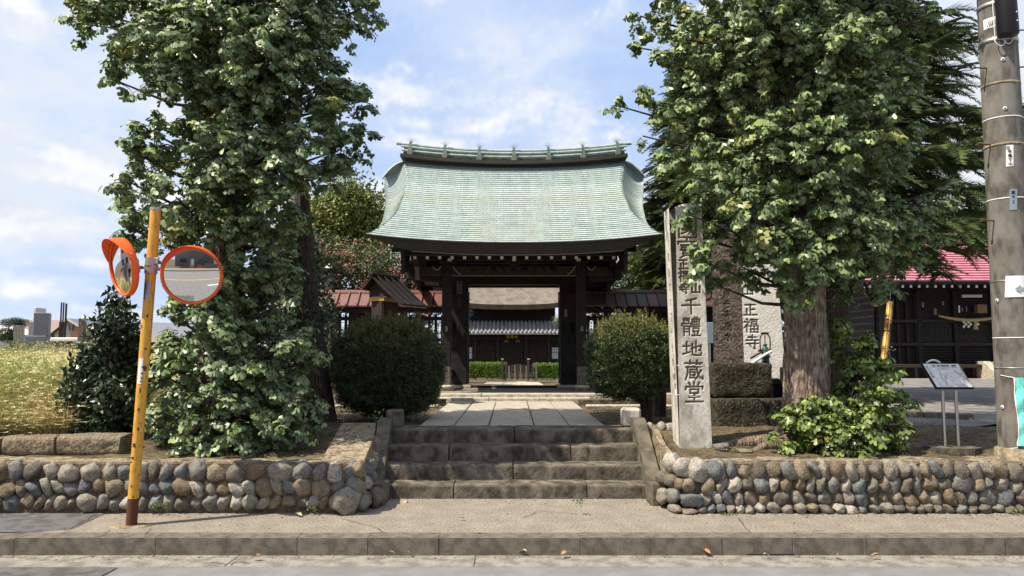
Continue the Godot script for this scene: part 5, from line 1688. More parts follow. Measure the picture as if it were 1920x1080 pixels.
# ---------------------------------------------------------------- the two road mirrors on their yellow post
func build_mirror_post():
	var foot := at(246, 986, 6.92)
	var top := at(292, 392, 6.92)
	var t := thing("traffic_mirror_post", "leaning rusty yellow steel post carrying two round orange traffic mirrors", "post", foot)
	var ax := (top - foot)
	var dir := ax.normalized()
	var L := ax.length()
	var r := 0.0475
	piped([Vector3(0, -0.02, 0), dir * L * 0.085], r + 0.0005, mats.rust, "rusty_foot", t, 24)
	piped([dir * L * 0.08, dir * L], r, mats.yellow_paint, "pole", t, 24)
	piped([dir * (L - 0.012), dir * (L + 0.012)], r + 0.003, mats.galvanised, "cap", t, 24)
	var pad := Shape.new()
	pad.lathe([Vector2(0, 0.016), Vector2(0.14, 0.016), Vector2(0.16, 0.0)], 9)
	put(pad.mesh(), mats.coping, "base_pad", t, Transform3D(Basis.from_scale(Vector3(1.25, 1, 0.7)), Vector3(0, -0.006, 0)))
	# chips of rust
	var chip := RandomNumberGenerator.new()
	chip.seed = 9
	for k in 34:
		var yy: float = L * pow([0.08, 0.2, 0.22, 0.41, 0.45, 0.9][k % 6] + chip.randf_range(-0.06, 0.06), 1.2) * 0.62 + L * 0.085
		if k < 9:
			yy = L * [0.62, 0.655, 0.30, 0.25, 0.36, 0.21, 0.55, 0.49, 0.42][k]
		var a := chip.randf_range(-0.3, PI + 0.3)
		if k < 9:
			a = chip.randf_range(0.7, 2.4)
		var sx := chip.randf_range(0.003, 0.010) * (2.2 if k < 9 else 1.0)
		var sy := chip.randf_range(0.004, 0.013) * (2.0 if k < 9 else 1.0)
		var s := Shape.new()
		var pts := []
		for q in 9:
			var e := TAU * q / 9.0
			var rr := chip.randf_range(0.6, 1.2)
			var aa := a + cos(e) * sx * rr / r
			pts.append(dir * (yy + sin(e) * sy * rr) + Vector3(cos(aa), 0, sin(aa)) * (r + 0.0012))
		var c := dir * yy + Vector3(cos(a), 0, sin(a)) * (r + 0.0014)
		for q in 9:
			s.tri(c, pts[q], pts[(q + 1) % 9], Vector3(cos(a), 0, sin(a)))
		put(s.mesh(), mats.rust, "rust_spot", t)
	# labels wrapped on the pole
	var strip := func(y0: float, y1: float, a0: float, a1: float, m: Material, called: String):
		var s := Shape.new()
		var pts := []
		for j in 2:
			var row := []
			for i in 7:
				var a := lerpf(a0, a1, i / 6.0)
				row.append(dir * lerpf(y0, y1, j) + Vector3(cos(a), 0, sin(a)) * (r + 0.0018))
			pts.append(row)
		s.net(pts, Vector3(0, 0, 1))
		return put(s.mesh(), m, called, t)
	var hy := func(py: float) -> float: return (at(270, py, 6.87).y - foot.y) / dir.y
	strip.call(hy.call(720), hy.call(672), PI * 0.68, PI * 0.40, mats.white_plastic, "worn_sticker")
	strip.call(hy.call(561), hy.call(526), PI * 0.72, PI * 0.32, mats.galvanised, "number_plate")
	for k in 5:
		var q: Vector3 = dir * (hy.call(531 + k * 6.5) - 0.010) + Vector3(-0.018, 0, 0.051)
		typed("60588"[k], 0.026, mats.ink, "digit", t, Transform3D(Basis(Vector3.UP, -0.25), q))
	for e in [[688, 0.013, 0.012], [700, 0.016, 0.014], [709, 0.012, 0.018], [715, 0.02, 0.010]]:
		var q: Vector3 = dir * hy.call(e[0]) + Vector3(0.012, 0, 0.0485)
		boxed(q, Vector3(e[1], e[2], 0.003), 0.0, mats.ink, "torn_print", t)
	# clamp and arms
	var cy: float = hy.call(497)
	piped([dir * (cy - 0.075), dir * (cy + 0.072)], r + 0.009, mats.galvanised, "clamp", t, 20)
	piped([dir * (cy - 0.004), dir * (cy + 0.004)], r + 0.014, mats.galvanised, "clamp_flange", t, 20)
	boxed(dir * (cy + 0.04) + Vector3(0.062, 0, 0.03), Vector3(0.035, 0.06, 0.03), 0.004, mats.galvanised, "clamp_lug", t)
	var ml := at(230, 501, 6.84) - foot
	var mr := at(359.5, 516, 6.80) - foot
	piped([dir * cy, ml + Vector3(0.07, 0.0, -0.10)], 0.017, mats.galvanised, "arm", t, 10)
	piped([dir * (cy - 0.02), mr + Vector3(-0.1, 0.03, -0.10)], 0.017, mats.galvanised, "arm", t, 10)
	traffic_mirror(foot + ml, Vector3(-0.66, -0.19, 0.70), "round traffic mirror with orange hood, turned away, left of the yellow post", 0.262)
	traffic_mirror(foot + mr, Vector3(0.16, -0.20, 0.965), "round orange rimmed traffic mirror facing the road, right of the yellow post", 0.262)

func traffic_mirror(where: Vector3, facing: Vector3, label: String, r: float):
	var z := facing.normalized()
	var x := Vector3.UP.cross(z).normalized()
	var m := thing("traffic_mirror", label, "traffic mirror", where, 0.0, "traffic mirrors on the yellow post")
	m.basis = Basis(x, z.cross(x), z)
	var R := 1.05
	var glass := Shape.new()
	var up := Transform3D(Basis(Vector3.RIGHT, PI / 2), Vector3.ZERO)
	var prof := []
	for k in 17:
		var a := asin((r - 0.012) / R) * k / 16.0
		prof.append(Vector2(R * sin(a), R * cos(a) - R * cos(asin((r - 0.012) / R)) + 0.004))
	prof.reverse()
	# exact normals of the sphere
	for k in 16:
		for q in 64:
			var g := []
			for e in [[k, q], [k, q + 1], [k + 1, q + 1], [k + 1, q]]:
				var aa: float = TAU * e[1] / 64.0
				var p := Vector3(prof[e[0]].x * cos(aa), prof[e[0]].x * sin(aa), prof[e[0]].y)
				g.append([p, (p + Vector3(0, 0, R * cos(asin((r - 0.012) / R)) - 0.004)).normalized()])
			if k < 15:
				glass.smooth(g[0][0], g[1][0], g[2][0], g[0][1], g[1][1], g[2][1])
			glass.smooth(g[0][0], g[2][0], g[3][0], g[0][1], g[2][1], g[3][1])
			if k == 15:
				glass.smooth(g[0][0], g[1][0], g[2][0], g[0][1], g[1][1], g[2][1])
	put(glass.mesh(), mats.mirror, "mirror_glass", m)
	var rim := Shape.new()
	rim.lathe([Vector2(r - 0.016, 0.010), Vector2(r - 0.012, 0.022), Vector2(r + 0.002, 0.024), Vector2(r + 0.008, 0.014), Vector2(r + 0.008, -0.03), Vector2(r - 0.01, -0.045), Vector2(r * 0.5, -0.085), Vector2(0.0, -0.09)], 64, up)
	put(rim.mesh(), mats.orange, "rim", m)
	# hood over the upper part
	var pts := []
	for j in 5:
		var row := []
		for i in 41:
			var a := lerpf(deg_to_rad(8), deg_to_rad(172), i / 40.0)
			var reach := 0.115 * pow(sin((a - deg_to_rad(8)) / deg_to_rad(164) * PI), 0.75)
			var rr := r + 0.009
			row.append(Vector3(cos(a) * rr, sin(a) * rr, 0.0 + reach * j / 4.0))
		pts.append(row)
	var hood := Shape.new()
	hood.net(pts, Vector3.ZERO)
	for i in hood.v.size():
		var o := Vector3(hood.v[i].x, hood.v[i].y, 0)
		if hood.n[i].dot(o) < 0:
			hood.n[i] = -hood.n[i]
	var inner := Shape.new()
	for i in hood.v.size():
		var o := Vector3(hood.v[i].x, hood.v[i].y, 0).normalized()
		inner.v.append(hood.v[i] - o * 0.004)
		inner.n.append(-hood.n[i])
		inner.c.append(Color.WHITE)
		inner.u.append(Vector2.ZERO)
	for i in inner.v.size():
		hood.v.append(inner.v[i])
		hood.n.append(inner.n[i])
		hood.c.append(Color.WHITE)
		hood.u.append(Vector2.ZERO)
	put(hood.mesh(), mats.orange, "hood", m)
	for k in 8:
		var a := TAU * (k + 0.5) / 8.0
		boxed(Vector3(cos(a) * (r + 0.009), sin(a) * (r + 0.009), 0.0), Vector3(0.012, 0.012, 0.012), 0.003, mats.galvanised, "screw", m)
	boxed(Vector3(0, 0, -0.11), Vector3(0.10, 0.14, 0.05), 0.01, mats.galvanised, "bracket", m)

# ---------------------------------------------------------------- concrete utility pole
func build_utility_pole():
	var foot := at(1915, 858, 7.62)
	var t := thing("utility_pole", "thick grey concrete utility pole behind the cobble wall at the frame edge", "utility pole", Vector3(foot.x, 0.62, -7.62))
	var H := 9.0
	var rad := func(y: float) -> float: return lerpf(0.197, 0.150, y / H)
	var s := Shape.new()
	s.lathe([Vector2(0.197, 0.0), Vector2(0.150, H), Vector2(0.14, H + 0.02), Vector2(0, H + 0.03)], 40)
	put(s.mesh(), mats.pole_concrete, "pole", t)
	var c := Shape.new()
	c.lathe([Vector2(0.235, -0.1), Vector2(0.232, 0.14), Vector2(0.20, 0.155)], 32)
	put(c.mesh(), mats.coping, "foot_collar", t)
	var up := func(py: float) -> float: return at(1900, py, 7.45).y - 0.62
	var ring := func(py: float, w: float, m: Material, called: String, out := 0.003):
		var y: float = up.call(py)
		var q := Shape.new()
		q.lathe([Vector2(rad.call(y) - 0.002, y - w), Vector2(rad.call(y) + out, y - w), Vector2(rad.call(y) + out, y + w), Vector2(rad.call(y) - 0.002, y + w)], 40)
		return put(q.mesh(), m, called, t)
	for py in [152, 268]:
		ring.call(py, 0.012, mats.coping, "raised_joint")
	for py in [217, 370, 633]:
		ring.call(py, 0.005, mats.white_plastic, "white_band")
	for py in [525, 690, 852]:
		ring.call(py, 0.004, mats.galvanised, "tie_wire", 0.004)
	for py in [2, 70]:
		ring.call(py, 0.022, mats.galvanised, "steel_band", 0.006)
	# things fixed to the pole's face, placed round it by angle
	var fix := func(px: float, py: float, out: float) -> Transform3D:
		var y: float = up.call(py)
		var rr: float = rad.call(y)
		var a := 0.0
		for again in 4:
			var ray := at(px, py, 7.62 - rr * cos(a))
			a = asin(clampf((ray.x - t.position.x) / rr, -0.97, 0.97))
		return Transform3D(Basis(Vector3.UP, a), Vector3(sin(a) * (rr + out), y, cos(a) * (rr + out)))
	# step bolts
	for e in [[1836, 120, -1], [1893, 118, 1], [1905, 192, 1], [1846, 265, -1], [1856, 410, -1], [1890, 48, 1], [1866, 700, -1]]:
		if e[1] > 600:
			continue
		var y: float = up.call(e[1])
		var q := Vector3(e[2] * (rad.call(y) - 0.03), y, 0.05)
		var b := Shape.new()
		b.tube([q, q + Vector3(e[2] * 0.15, 0.0, 0.02)], [0.008, 0.008], 8)
		b.tube([q + Vector3(e[2] * 0.15, 0, 0.02), q + Vector3(e[2] * 0.165, 0.0, 0.022)], [0.015, 0.015], 8)
		put(b.mesh(), mats.rust, "step_bolt", t)
	# plugs
	for e in [[1880, 111], [1884, 203], [1868, 562], [1879, 765]]:
		var p := Shape.new()
		p.lathe([Vector2(0.010, 0.0), Vector2(0.019, 0.0), Vector2(0.019, 0.007), Vector2(0.010, 0.010)], 16, Transform3D(Basis(Vector3.RIGHT, PI / 2), Vector3.ZERO))
		put(p.mesh(), mats.white_plastic, "plug", t, fix.call(e[0], e[1], 0.001))
	# curved plates that follow the pole
	var plate := func(px0: float, px1: float, py0: float, py1: float, out: float, m: Material, called: String) -> MeshInstance3D:
		var q := Shape.new()
		var pts := []
		for j in 6:
			var row := []
			for i in 9:
				var f: Transform3D = fix.call(lerpf(px0, px1, i / 8.0), lerpf(py1, py0, j / 5.0), out)
				row.append(f.origin)
			pts.append(row)
		q.net(pts, Vector3(0, 0, 1))
		var n := pts.size()
		for i in 8:
			for e in [0, n - 1]:
				q.quad(pts[e][i], pts[e][i + 1], pts[e][i + 1] * Vector3(0.99, 1, 0.99) , pts[e][i] * Vector3(0.99, 1, 0.99), Vector3(0, -1 if e == 0 else 1, 0))
		return put(q.mesh(), m, called, t)
	plate.call(1837, 1865, 28, 47, 0.003, mats.white_plastic, "number_plate")
	var nf: Transform3D = fix.call(1852, 36, 0.006)
	typed("0277", 0.038, mats.ink, "number", t, nf.translated_local(Vector3(0.012, -0.015, 0)))
	for k in 6:
		boxed(nf.origin + nf.basis * Vector3(-0.05 + k * 0.02, -0.043, 0.0), Vector3(0.011, 0.010, 0.002), 0.0, mats.ink, "small_print", t, nf.basis)
	plate.call(1886, 1900, 272, 312, 0.004, mats.white_plastic, "location_plate")
	var lf: Transform3D = fix.call(1893, 292, 0.007)
	boxed(lf.origin + lf.basis * Vector3(-0.012, 0.085, 0), Vector3(0.028, 0.03, 0.002), 0.0, mats.blue_grey_plate, "blue_square", t, lf.basis)
	lettered(t, [["temple", 0, 0.045, 0.034, 0.034], ["fortune", 0, 0.0, 0.034, 0.034], ["under", 0, -0.042, 0.034, 0.034], ["mountain", 0, -0.08, 0.034, 0.034]], 0.005, mats.ink, "lettering", lf)
	plate.call(1893, 1907, 355, 394, 0.004, mats.blue_grey_plate, "grey_plate")
	var gf: Transform3D = fix.call(1900, 374, 0.007)
	lettered(t, [["house", 0, 0.07, 0.04, 0.036], ["ya", 0, 0.025, 0.03, 0.03]], 0.005, mats.ink, "lettering", gf)
	typed("2", 0.03, mats.ink, "number", t, gf.translated_local(Vector3(0, -0.025, 0)))
	# white board with a pale arrow
	plate.call(1876, 1958, 517, 557, 0.008, mats.white_plastic, "arrow_board")
	var af: Transform3D = fix.call(1914, 542, 0.012)
	var ar := Shape.new()
	ar.slab(PackedVector2Array([Vector2(-0.06, 0.0), Vector2(-0.005, 0.04), Vector2(-0.005, 0.014), Vector2(0.08, 0.014), Vector2(0.08, -0.014), Vector2(-0.005, -0.014), Vector2(-0.005, -0.04)]), 0.0, 0.002)
	put(ar.mesh(), mats.faint_ink, "arrow", t, af)
	# black cable sleeve box at the top, its cable loops
	var by0: float = up.call(72)
	var sl := Shape.new()
	sl.lathe([Vector2(0, 0), Vector2(0.086, 0), Vector2(0.098, 0.015), Vector2(0.098, 1.25), Vector2(0.08, 1.27), Vector2(0, 1.27)], 28)
	var sleeve := put(sl.mesh(), mats.black_plastic, "cable_sleeve", t, Transform3D(Basis(Vector3.BACK, 0.02), Vector3(-0.045, by0, 0.235)))
	for e in [0.14, 0.05]:
		var sc := Shape.new()
		sc.lathe([Vector2(0, 0.006), Vector2(0.007, 0.004), Vector2(0.007, -0.004)], 10, Transform3D(Basis(Vector3.RIGHT, PI / 2), Vector3(0.04, e + 0.07, 0.090)))
		put(sc.mesh(), mats.white_plastic, "screw_cap", sleeve)
	for e in [[-0.10, 0.09], [-0.02, 0.07]]:
		var loop := []
		for k in 13:
			var a := PI * k / 12.0
			loop.append(Vector3(e[0] - cos(a) * e[1] * 0.7, by0 + 0.02 - sin(a) * e[1] * 1.2, 0.175 + 0.02 * sin(a)))
		piped(loop, 0.005, mats.white_plastic if e[0] < 0 else mats.black_plastic, "cable", t, 6)
	piped([Vector3(-0.135, by0 - 0.02, 0.165), Vector3(-0.14, by0 + 0.3, 0.163), Vector3(-0.13, by0 + 0.9, 0.165)], 0.005, mats.white_plastic, "cable", t, 6)
	# turquoise banner tied to the pole
	var ban := thing("banner", "turquoise cloth banner tied to the utility pole near its foot", "banner", Vector3(t.position.x, 0.62, -7.62))
	var pts := []
	for j in 25:
		var v := j / 24.0
		var py := lerpf(708, 836, v)
		var left := 1891.0 + 19.0 * pow(sin(PI * clampf(v, 0, 0.86) / 1.7), 1.0) * 1.0 - (6.0 * smoothstep(0.86, 1.0, v))
		var row := []
		for i in 17:
			var f: Transform3D = fix.call(lerpf(left, 1962.0, i / 16.0), py, 0.022 + 0.010 * sin(v * 19.0 + i * 0.5) * (0.3 + 0.7 * sin(v * PI)))
			row.append(f.origin)
		pts.append(row)
	var cs := Shape.new()
	cs.net(pts, Vector3(0, 0, 1))
	put(cs.mesh(), mats.cyan_cloth, "cloth", ban)
	var hem := []
	for j in 25:
		hem.append(pts[j][0])
	piped(hem, 0.006, mats.white_plastic, "hem", ban, 6)
	var kk := 0
	for c2 in ["scatter", "walk", "road"]:
		var f: Transform3D = fix.call(1924, 728 + kk * 22, 0.040)
		lettered(ban, [[c2, 0, 0, 0.075, 0.085]], 0.010, mats.ink, "lettering", f)
		kk += 1
	piped([fix.call(1872, 704, 0.006).origin, fix.call(1884, 707, 0.006).origin, pts[0][0]], 0.004, mats.white_plastic, "tie_cord", ban, 6)
	piped([fix.call(1878, 845, 0.01).origin, fix.call(1896, 840, 0.008).origin, pts[24][0]], 0.004, mats.white_plastic, "tie_cord", ban, 6)

# ---------------------------------------------------------------- signboard, guy guard, loose leaves, grey pole
func build_small_things():
	var foot := at(1786, 850, 7.95)
	var t := thing("map_board", "small slanted map board on two steel legs, right of the ginkgo", "map board", Vector3(foot.x, 0.70, -7.95))
	var base := Shape.new()
	base.slab(PackedVector2Array([Vector2(-0.25, -0.10), Vector2(-0.19, -0.17), Vector2(0.2, -0.15), Vector2(0.26, -0.06), Vector2(0.25, 0.10), Vector2(0.14, 0.16), Vector2(-0.2, 0.14)]), -0.03, 0.04, Transform3D(Basis(Vector3(1, 0, 0), Vector3(0, 0, 1), Vector3(0, 1, 0)), Vector3.ZERO))
	put(base.mesh(), mats.step_stone, "stone_base", t)
	for x in [-0.075, 0.065]:
		piped([Vector3(x, 0.03, 0), Vector3(x, 0.62, 0)], 0.017, mats.steel, "leg", t, 16)
	var bd := Transform3D(Basis(Vector3.UP, 0.0) * Basis(Vector3.RIGHT, -0.52), Vector3(-0.02, 0.77, 0.0))
	var sk := Transform3D(Basis(Vector3(1, 0, 0), Vector3(-0.24, 1, 0), Vector3(0, 0, 1)), Vector3.ZERO)
	var fr := Shape.new()
	fr.t = sk
	fr.box(Vector3.ZERO, Vector3(0.40, 0.30, 0.03), 0.006)
	var board := put(fr.mesh(), mats.black_paint, "frame", t, bd)
	var pn := Shape.new()
	pn.t = sk
	pn.box(Vector3(0, 0, 0.016), Vector3(0.372, 0.272, 0.004), 0.0)
	put(pn.mesh(), mats.white_plastic, "map_panel", board)
	var ln := Shape.new()
	ln.t = sk
	var r2 := RandomNumberGenerator.new()
	r2.seed = 4
	for k in 22:
		var a := Vector3(r2.randf_range(-0.13, 0.15), r2.randf_range(-0.11, 0.08), 0.020)
		var dirn := Vector3(r2.randf_range(-1, 1), r2.randf_range(-0.8, 0.8), 0).normalized()
		for q in 4:
			var b := a + dirn * 0.035
			b.x = clampf(b.x, -0.14, 0.17)
			b.y = clampf(b.y, -0.12, 0.085)
			ln.bar(a, b, 0.0022, 0.001, 0.0, Vector3.BACK)
			a = b
			dirn = (dirn + Vector3(r2.randf_range(-0.5, 0.5), r2.randf_range(-0.5, 0.5), 0)).normalized()
	for e in [[Vector3(-0.145, -0.122, 0.02), Vector3(0.175, -0.122, 0.02)], [Vector3(-0.145, 0.09, 0.02), Vector3(0.175, 0.09, 0.02)], [Vector3(-0.145, -0.122, 0.02), Vector3(-0.145, 0.09, 0.02)], [Vector3(0.175, -0.122, 0.02), Vector3(0.175, 0.09, 0.02)]]:
		ln.bar(e[0], e[1], 0.002, 0.001, 0.0, Vector3.BACK)
	put(ln.mesh(), mats.faint_ink, "map_lines", board)
	var row := []
	var title := ["green", "and", "history", "of_kana", "scatter", "walk", "road", "", "guide", "figure"]
	for k in title.size():
		if title[k] != "":
			row.append([title[k], -0.09 + k * 0.025, 0.112, 0.021, 0.021])
	lettered(board, row, 0.0035, mats.ink, "title", sk, 0.021)
	var col := []
	for k in 6:
		col.append([["house", "ya", "under", "road", "walk", "figure"][k], -0.165, 0.10 - k * 0.024, 0.018, 0.018])
	lettered(board, col, 0.0028, mats.ink, "side_title", sk, 0.021)
	var arch := []
	for k in 15:
		var a := PI * k / 14.0
		arch.append(Vector3(-0.085 - cos(a) * 0.085, 0.865 + sin(a) * 0.07, -0.13))
	var hoop := piped(arch, 0.011, mats.white_plastic, "white_hoop", self, 10)
	hoop.position = t.position
	tag(hoop, "white curved pipe arching just behind the top of the map board", "pipe")
	# yellow guard on a guy wire by the shrine
	var a := at(1657, 676, 13.0)
	var b := at(1669, 566, 13.4)
	var g := thing("guy_wire_guard", "yellow and black plastic guard on a slanting guy wire before the shrine", "guy wire", a)
	piped([Vector3.ZERO, b - a], 0.052, mats.yellow_paint, "guard", g, 14)
	piped([(b - a) * 0.985, (b - a) * 1.02], 0.056, mats.black_plastic, "cap", g, 14)
	for x in [-0.02, 0.035]:
		piped([Vector3(x, 0, 0.045), (b - a) + Vector3(x, 0, 0.045)], 0.010, mats.black_plastic, "black_stripe", g, 6)
	piped([(b - a) * 0.47, (b - a) * 0.485], 0.058, mats.black_plastic, "strap", g, 14)
	piped([(b - a), (b - a) * 1.0 + Vector3(0.9, 9.0, -1.0)], 0.007, mats.galvanised, "wire", g, 6)
	# fallen leaves on the pavement and gutter
	var lf := Shape.new()
	var pts := []
	for j in 3:
		var rowp := []
		for i in 5:
			var u := i / 4.0
			rowp.append(Vector3((u - 0.5) * 0.09, 0.012 * sin(u * 5.0) + 0.010 * absf(j - 1.0), (j - 1.0) * 0.026 * sin(PI * clampf(u, 0.05, 0.95))))
		pts.append(rowp)
	lf.net(pts, Vector3.UP)
	var lm := lf.mesh()
	var spots := [[735, 1037, 0], [768, 1037, 1], [980, 1035, 2], [1058, 1039, 3], [1325, 1036, 4], [1437, 1041, 5], [1568, 1041, 6], [1640, 1042, 7], [760, 944, 8], [752, 941, 9], [865, 972, 10], [893, 993, 11], [480, 1044, 12], [1110, 938, 13], [560, 966, 14], [470, 962, 15], [1800, 925, 16]]
	var where := ["orange dry leaf in the gutter below the left end of the steps", "orange dry leaf beside another in the gutter left of the steps' middle", "small pale leaf on the gutter under the kerb joint", "brown leaf lying in the gutter below the steps' middle", "curled pale dry leaf in the gutter below the pillar", "small brown leaf in the gutter below the ginkgo trunk", "pale leaf at the drain slot under the kerb", "dry leaf beyond the drain slot at the kerb foot", "green brown leaf at the foot of the left cheek stone", "yellowish leaf lying beside the left foot block of the steps", "dark leaf on the pavement before the lowest step", "long brown leaf in the middle of the pavement before the steps", "torn leaf on the gutter below the left cobble wall", "yellow leaf close under the lowest step", "small yellow leaf at the foot of the left cobble wall near its corner", "pale leaf at the foot of the left cobble wall near the post's shadow", "leaf on the pavement below the right cobble wall near the utility pole"]
	for e in spots:
		var y := 0.035 if e[1] > 1020 else 0.185
		var ray := at(e[0], e[1], 1.0)
		var d: float = (y - 1.70) / (ray.y - 1.70)
		var o := put(lm, mats.fallen if e[2] % 3 != 2 else mats.fallen_pale, "fallen_leaf", self, Transform3D(Basis(Vector3.UP, e[2] * 1.3) * Basis.from_scale(Vector3.ONE * (0.6 + 0.1 * (e[2] % 5))), Vector3(ray.x * d, y + 0.006, BACK - (1.0 + BACK) * d)))
		tag(o, where[e[2]], "leaf", "fallen leaves on the pavement")
	# far grey pole left of the gate, stone post behind the fence
	var gp := at(553, 500, 15.0)
	var pole := piped([Vector3(0, 0, 0), Vector3(0.0, 5.0, 0)], [0.15, 0.11], mats.pole_concrete, "concrete_pole", self, 16)
	pole.position = Vector3(gp.x, 0.9, -15.0)
	tag(pole, "grey concrete pole half hidden behind the left ginkgo's leaves", "pole")
	var sp := at(617, 500, 19.5)
	var stele := thing("stone_post", "tall grey stone post rising among pink flowers behind the left fence", "stone post", Vector3(sp.x, 0.8, -19.5))
	var sh := Shape.new()
	sh.box(Vector3(0, 1.55, 0), Vector3(0.20, 3.1, 0.20), 0.01)
	put(sh.mesh(), mats.dark_stone, "shaft", stele)
	var tp := Shape.new()
	for k in 4:
		var c := [Vector3(-0.1, 3.1, 0.1), Vector3(0.1, 3.1, 0.1), Vector3(0.1, 3.1, -0.1), Vector3(-0.1, 3.1, -0.1)]
		tp.tri(c[k], c[(k + 1) % 4], Vector3(0, 3.25, 0), Vector3.UP)
	put(tp.mesh(), mats.pillar_stone, "pointed_top", stele)

# ---------------------------------------------------------------- the shrine on the right
func build_shrine():
	var D := 31.0
	var gy := at(1750, 716, D).y
	var left := at(1668, 650, D).x
	var t := thing("shrine_hall", "dark wooden shrine hall with pink ribbed metal roof, behind the map board", "shrine hall", Vector3(left + 4.0, gy, -D))
	var off := -t.position
	var Y := func(py: float) -> float: return at(1750, py, D).y
	var X := func(px: float) -> float: return at(px, 620, D).x
	# floor, skirt of upright boards, body
	var fl: float = Y.call(686)
	boxed(off + Vector3(left + 4.0, (gy + fl) * 0.5 - 0.05, -D - 3.2), Vector3(8.0, fl - gy - 0.1, 6.0), 0.0, mats.dark_wood, "underfloor", t)
	var n := 34
	for k in n:
		var x := left + (k + 0.5) * 4.0 / n
		boxed(off + Vector3(x, (gy + fl) * 0.5, -D - 0.17), Vector3(4.0 / n - 0.012, fl - gy - 0.12, 0.03), 0.004, mats.worn_wood if k % 4 == 1 else mats.red_brown_wood, "skirt_board", t)
	boxed(off + Vector3(left + 4.0, fl, -D - 3.0), Vector3(8.5, 0.13, 6.8), 0.01, mats.brown_wood, "veranda_floor", t)
	boxed(off + Vector3(left + 4.0, gy + 0.06, -D - 3.0), Vector3(8.8, 0.16, 7.0), 0.01, mats.platform_stone, "stone_footing", t)
	var wall_z := -D - 1.0
	var eave: float = Y.call(541)
	boxed(off + Vector3(left + 4.2, (fl + eave) * 0.5 + 0.2, wall_z - 2.6), Vector3(7.6, eave - fl + 0.4, 5.0), 0.0, mats.dark_wood, "wall", t)
	for px in [1747, 1818, 1896]:
		boxed(off + Vector3(X.call(px), (fl + eave) * 0.5, wall_z), Vector3(0.2, eave - fl, 0.2), 0.015, mats.dark_wood, "pillar", t)
	for k in 5:
		boxed(off + Vector3(lerpf(X.call(1672), X.call(1742), k / 4.0), (fl + eave) * 0.5, wall_z - 0.05), Vector3(0.06, eave - fl - 0.1, 0.16), 0.006, mats.brown_wood, "wall_batten", t)
	for py in [600, 645]:
		boxed(off + Vector3(left + 4.0, Y.call(py), wall_z + 0.03), Vector3(7.8, 0.13, 0.12), 0.01, mats.brown_wood, "rail", t)
	# lattice doors over louvred panels
	for e in [[1746, 1811, 0], [1822, 1872, 1]]:
		var x0: float = X.call(e[0])
		var x1: float = X.call(e[1])
		var y0: float = Y.call(643)
		var y1: float = Y.call(604)
		var door := boxed(off + Vector3((x0 + x1) * 0.5, (y0 + y1) * 0.5, wall_z - 0.06), Vector3(x1 - x0, y1 - y0, 0.03), 0.0, mats.paper_grey, "lattice_door", t)
		var nx := int((x1 - x0) / 0.093)
		var lat := Shape.new()
		for k in nx + 1:
			lat.box(Vector3(lerpf(-0.5, 0.5, float(k) / nx) * (x1 - x0), 0, 0.03), Vector3(0.062, y1 - y0, 0.03))
		for k in 10:
			lat.box(Vector3(0, lerpf(-0.5, 0.5, k / 9.0) * (y1 - y0), 0.042), Vector3(x1 - x0, 0.062, 0.03))
		put(lat.mesh(), mats.dark_wood, "lattice", door)
		for k in 7:
			boxed(off + Vector3((x0 + x1) * 0.5, lerpf(Y.call(679), Y.call(648), k / 6.0), wall_z - 0.03), Vector3(x1 - x0, 0.05, 0.06), 0.004, mats.brown_wood, "louvre", t, Basis(Vector3.RIGHT, 0.4))
	# hanging slips and boards under the eave
	for e in [[1752, 569, 7, 10], [1776, 582, 9, 12], [1822, 577, 5, 14], [1828, 578, 4, 8], [1836, 577, 4, 10], [1791, 566, 6, 8]]:
		var a := at(e[0], e[1], D)
		boxed(off + Vector3(a.x, a.y, wall_z + 0.12), Vector3(e[2] * 0.0125, e[3] * 0.0215, 0.015), 0.003, mats.grey_wood if e[0] != 1822 else mats.paper, "paper_slip", t)
	boxed(off + Vector3(X.call(1842), Y.call(553), wall_z + 0.4), Vector3(0.82, 0.11, 0.12), 0.01, mats.white_paint, "lamp_case", t)
	boxed(off + Vector3(X.call(1862), Y.call(577), wall_z + 0.25), Vector3(0.40, 0.36, 0.25), 0.01, mats.wood_box, "offering_board", t)
	# straw rope with paper streamers
	var rope := thing("straw_rope", "thick straw rope with white zigzag paper streamers under the shrine's eave", "straw rope", Vector3.ZERO)
	var line := []
	var rr := []
	for k in 19:
		var px := lerpf(1778, 1900, k / 18.0)
		line.append(Vector3(X.call(px), Y.call(591.0 + 8.0 * sin(PI * k / 18.0)), wall_z + 0.35))
		rr.append(0.035 + 0.035 * sin(PI * k / 18.0) + 0.006 * (k % 2))
	piped(line, rr, mats.straw, "rope", rope, 10)
	for px in [1827, 1836, 1850]:
		for q in 3:
			var a := at(px, 602 + q * 4.5, D)
			boxed(Vector3(X.call(px + (2.0 if q % 2 else -2.0)), a.y, wall_z + 0.37), Vector3(0.085, 0.11, 0.012), 0.0, mats.white_paint, "paper_streamer", rope, Basis(Vector3.BACK, 0.5 if q % 2 else -0.5))
	var tas := Shape.new()
	tas.lathe([Vector2(0, 0.32), Vector2(0.05, 0.30), Vector2(0.06, 0.22), Vector2(0.11, 0.0), Vector2(0, 0.0)], 14)
	put(tas.mesh(), mats.straw, "tassel", rope, Transform3D(Basis(), Vector3(X.call(1847), Y.call(617), wall_z + 0.37)))
	# rafters with white ends, eave, ribbed roof
	var ez := wall_z + 1.9
	for k in 30:
		var x := left - 1.1 + k * 0.325
		barred(off + Vector3(x, eave + 0.02, ez - 0.05), off + Vector3(x, eave + 0.75, wall_z - 0.5), 0.09, 0.11, 0.0, mats.dark_wood, "rafter", t)
		boxed(off + Vector3(x, eave + 0.015, ez - 0.04), Vector3(0.085, 0.10, 0.015), 0.0, mats.white_paint, "rafter_tip", t)
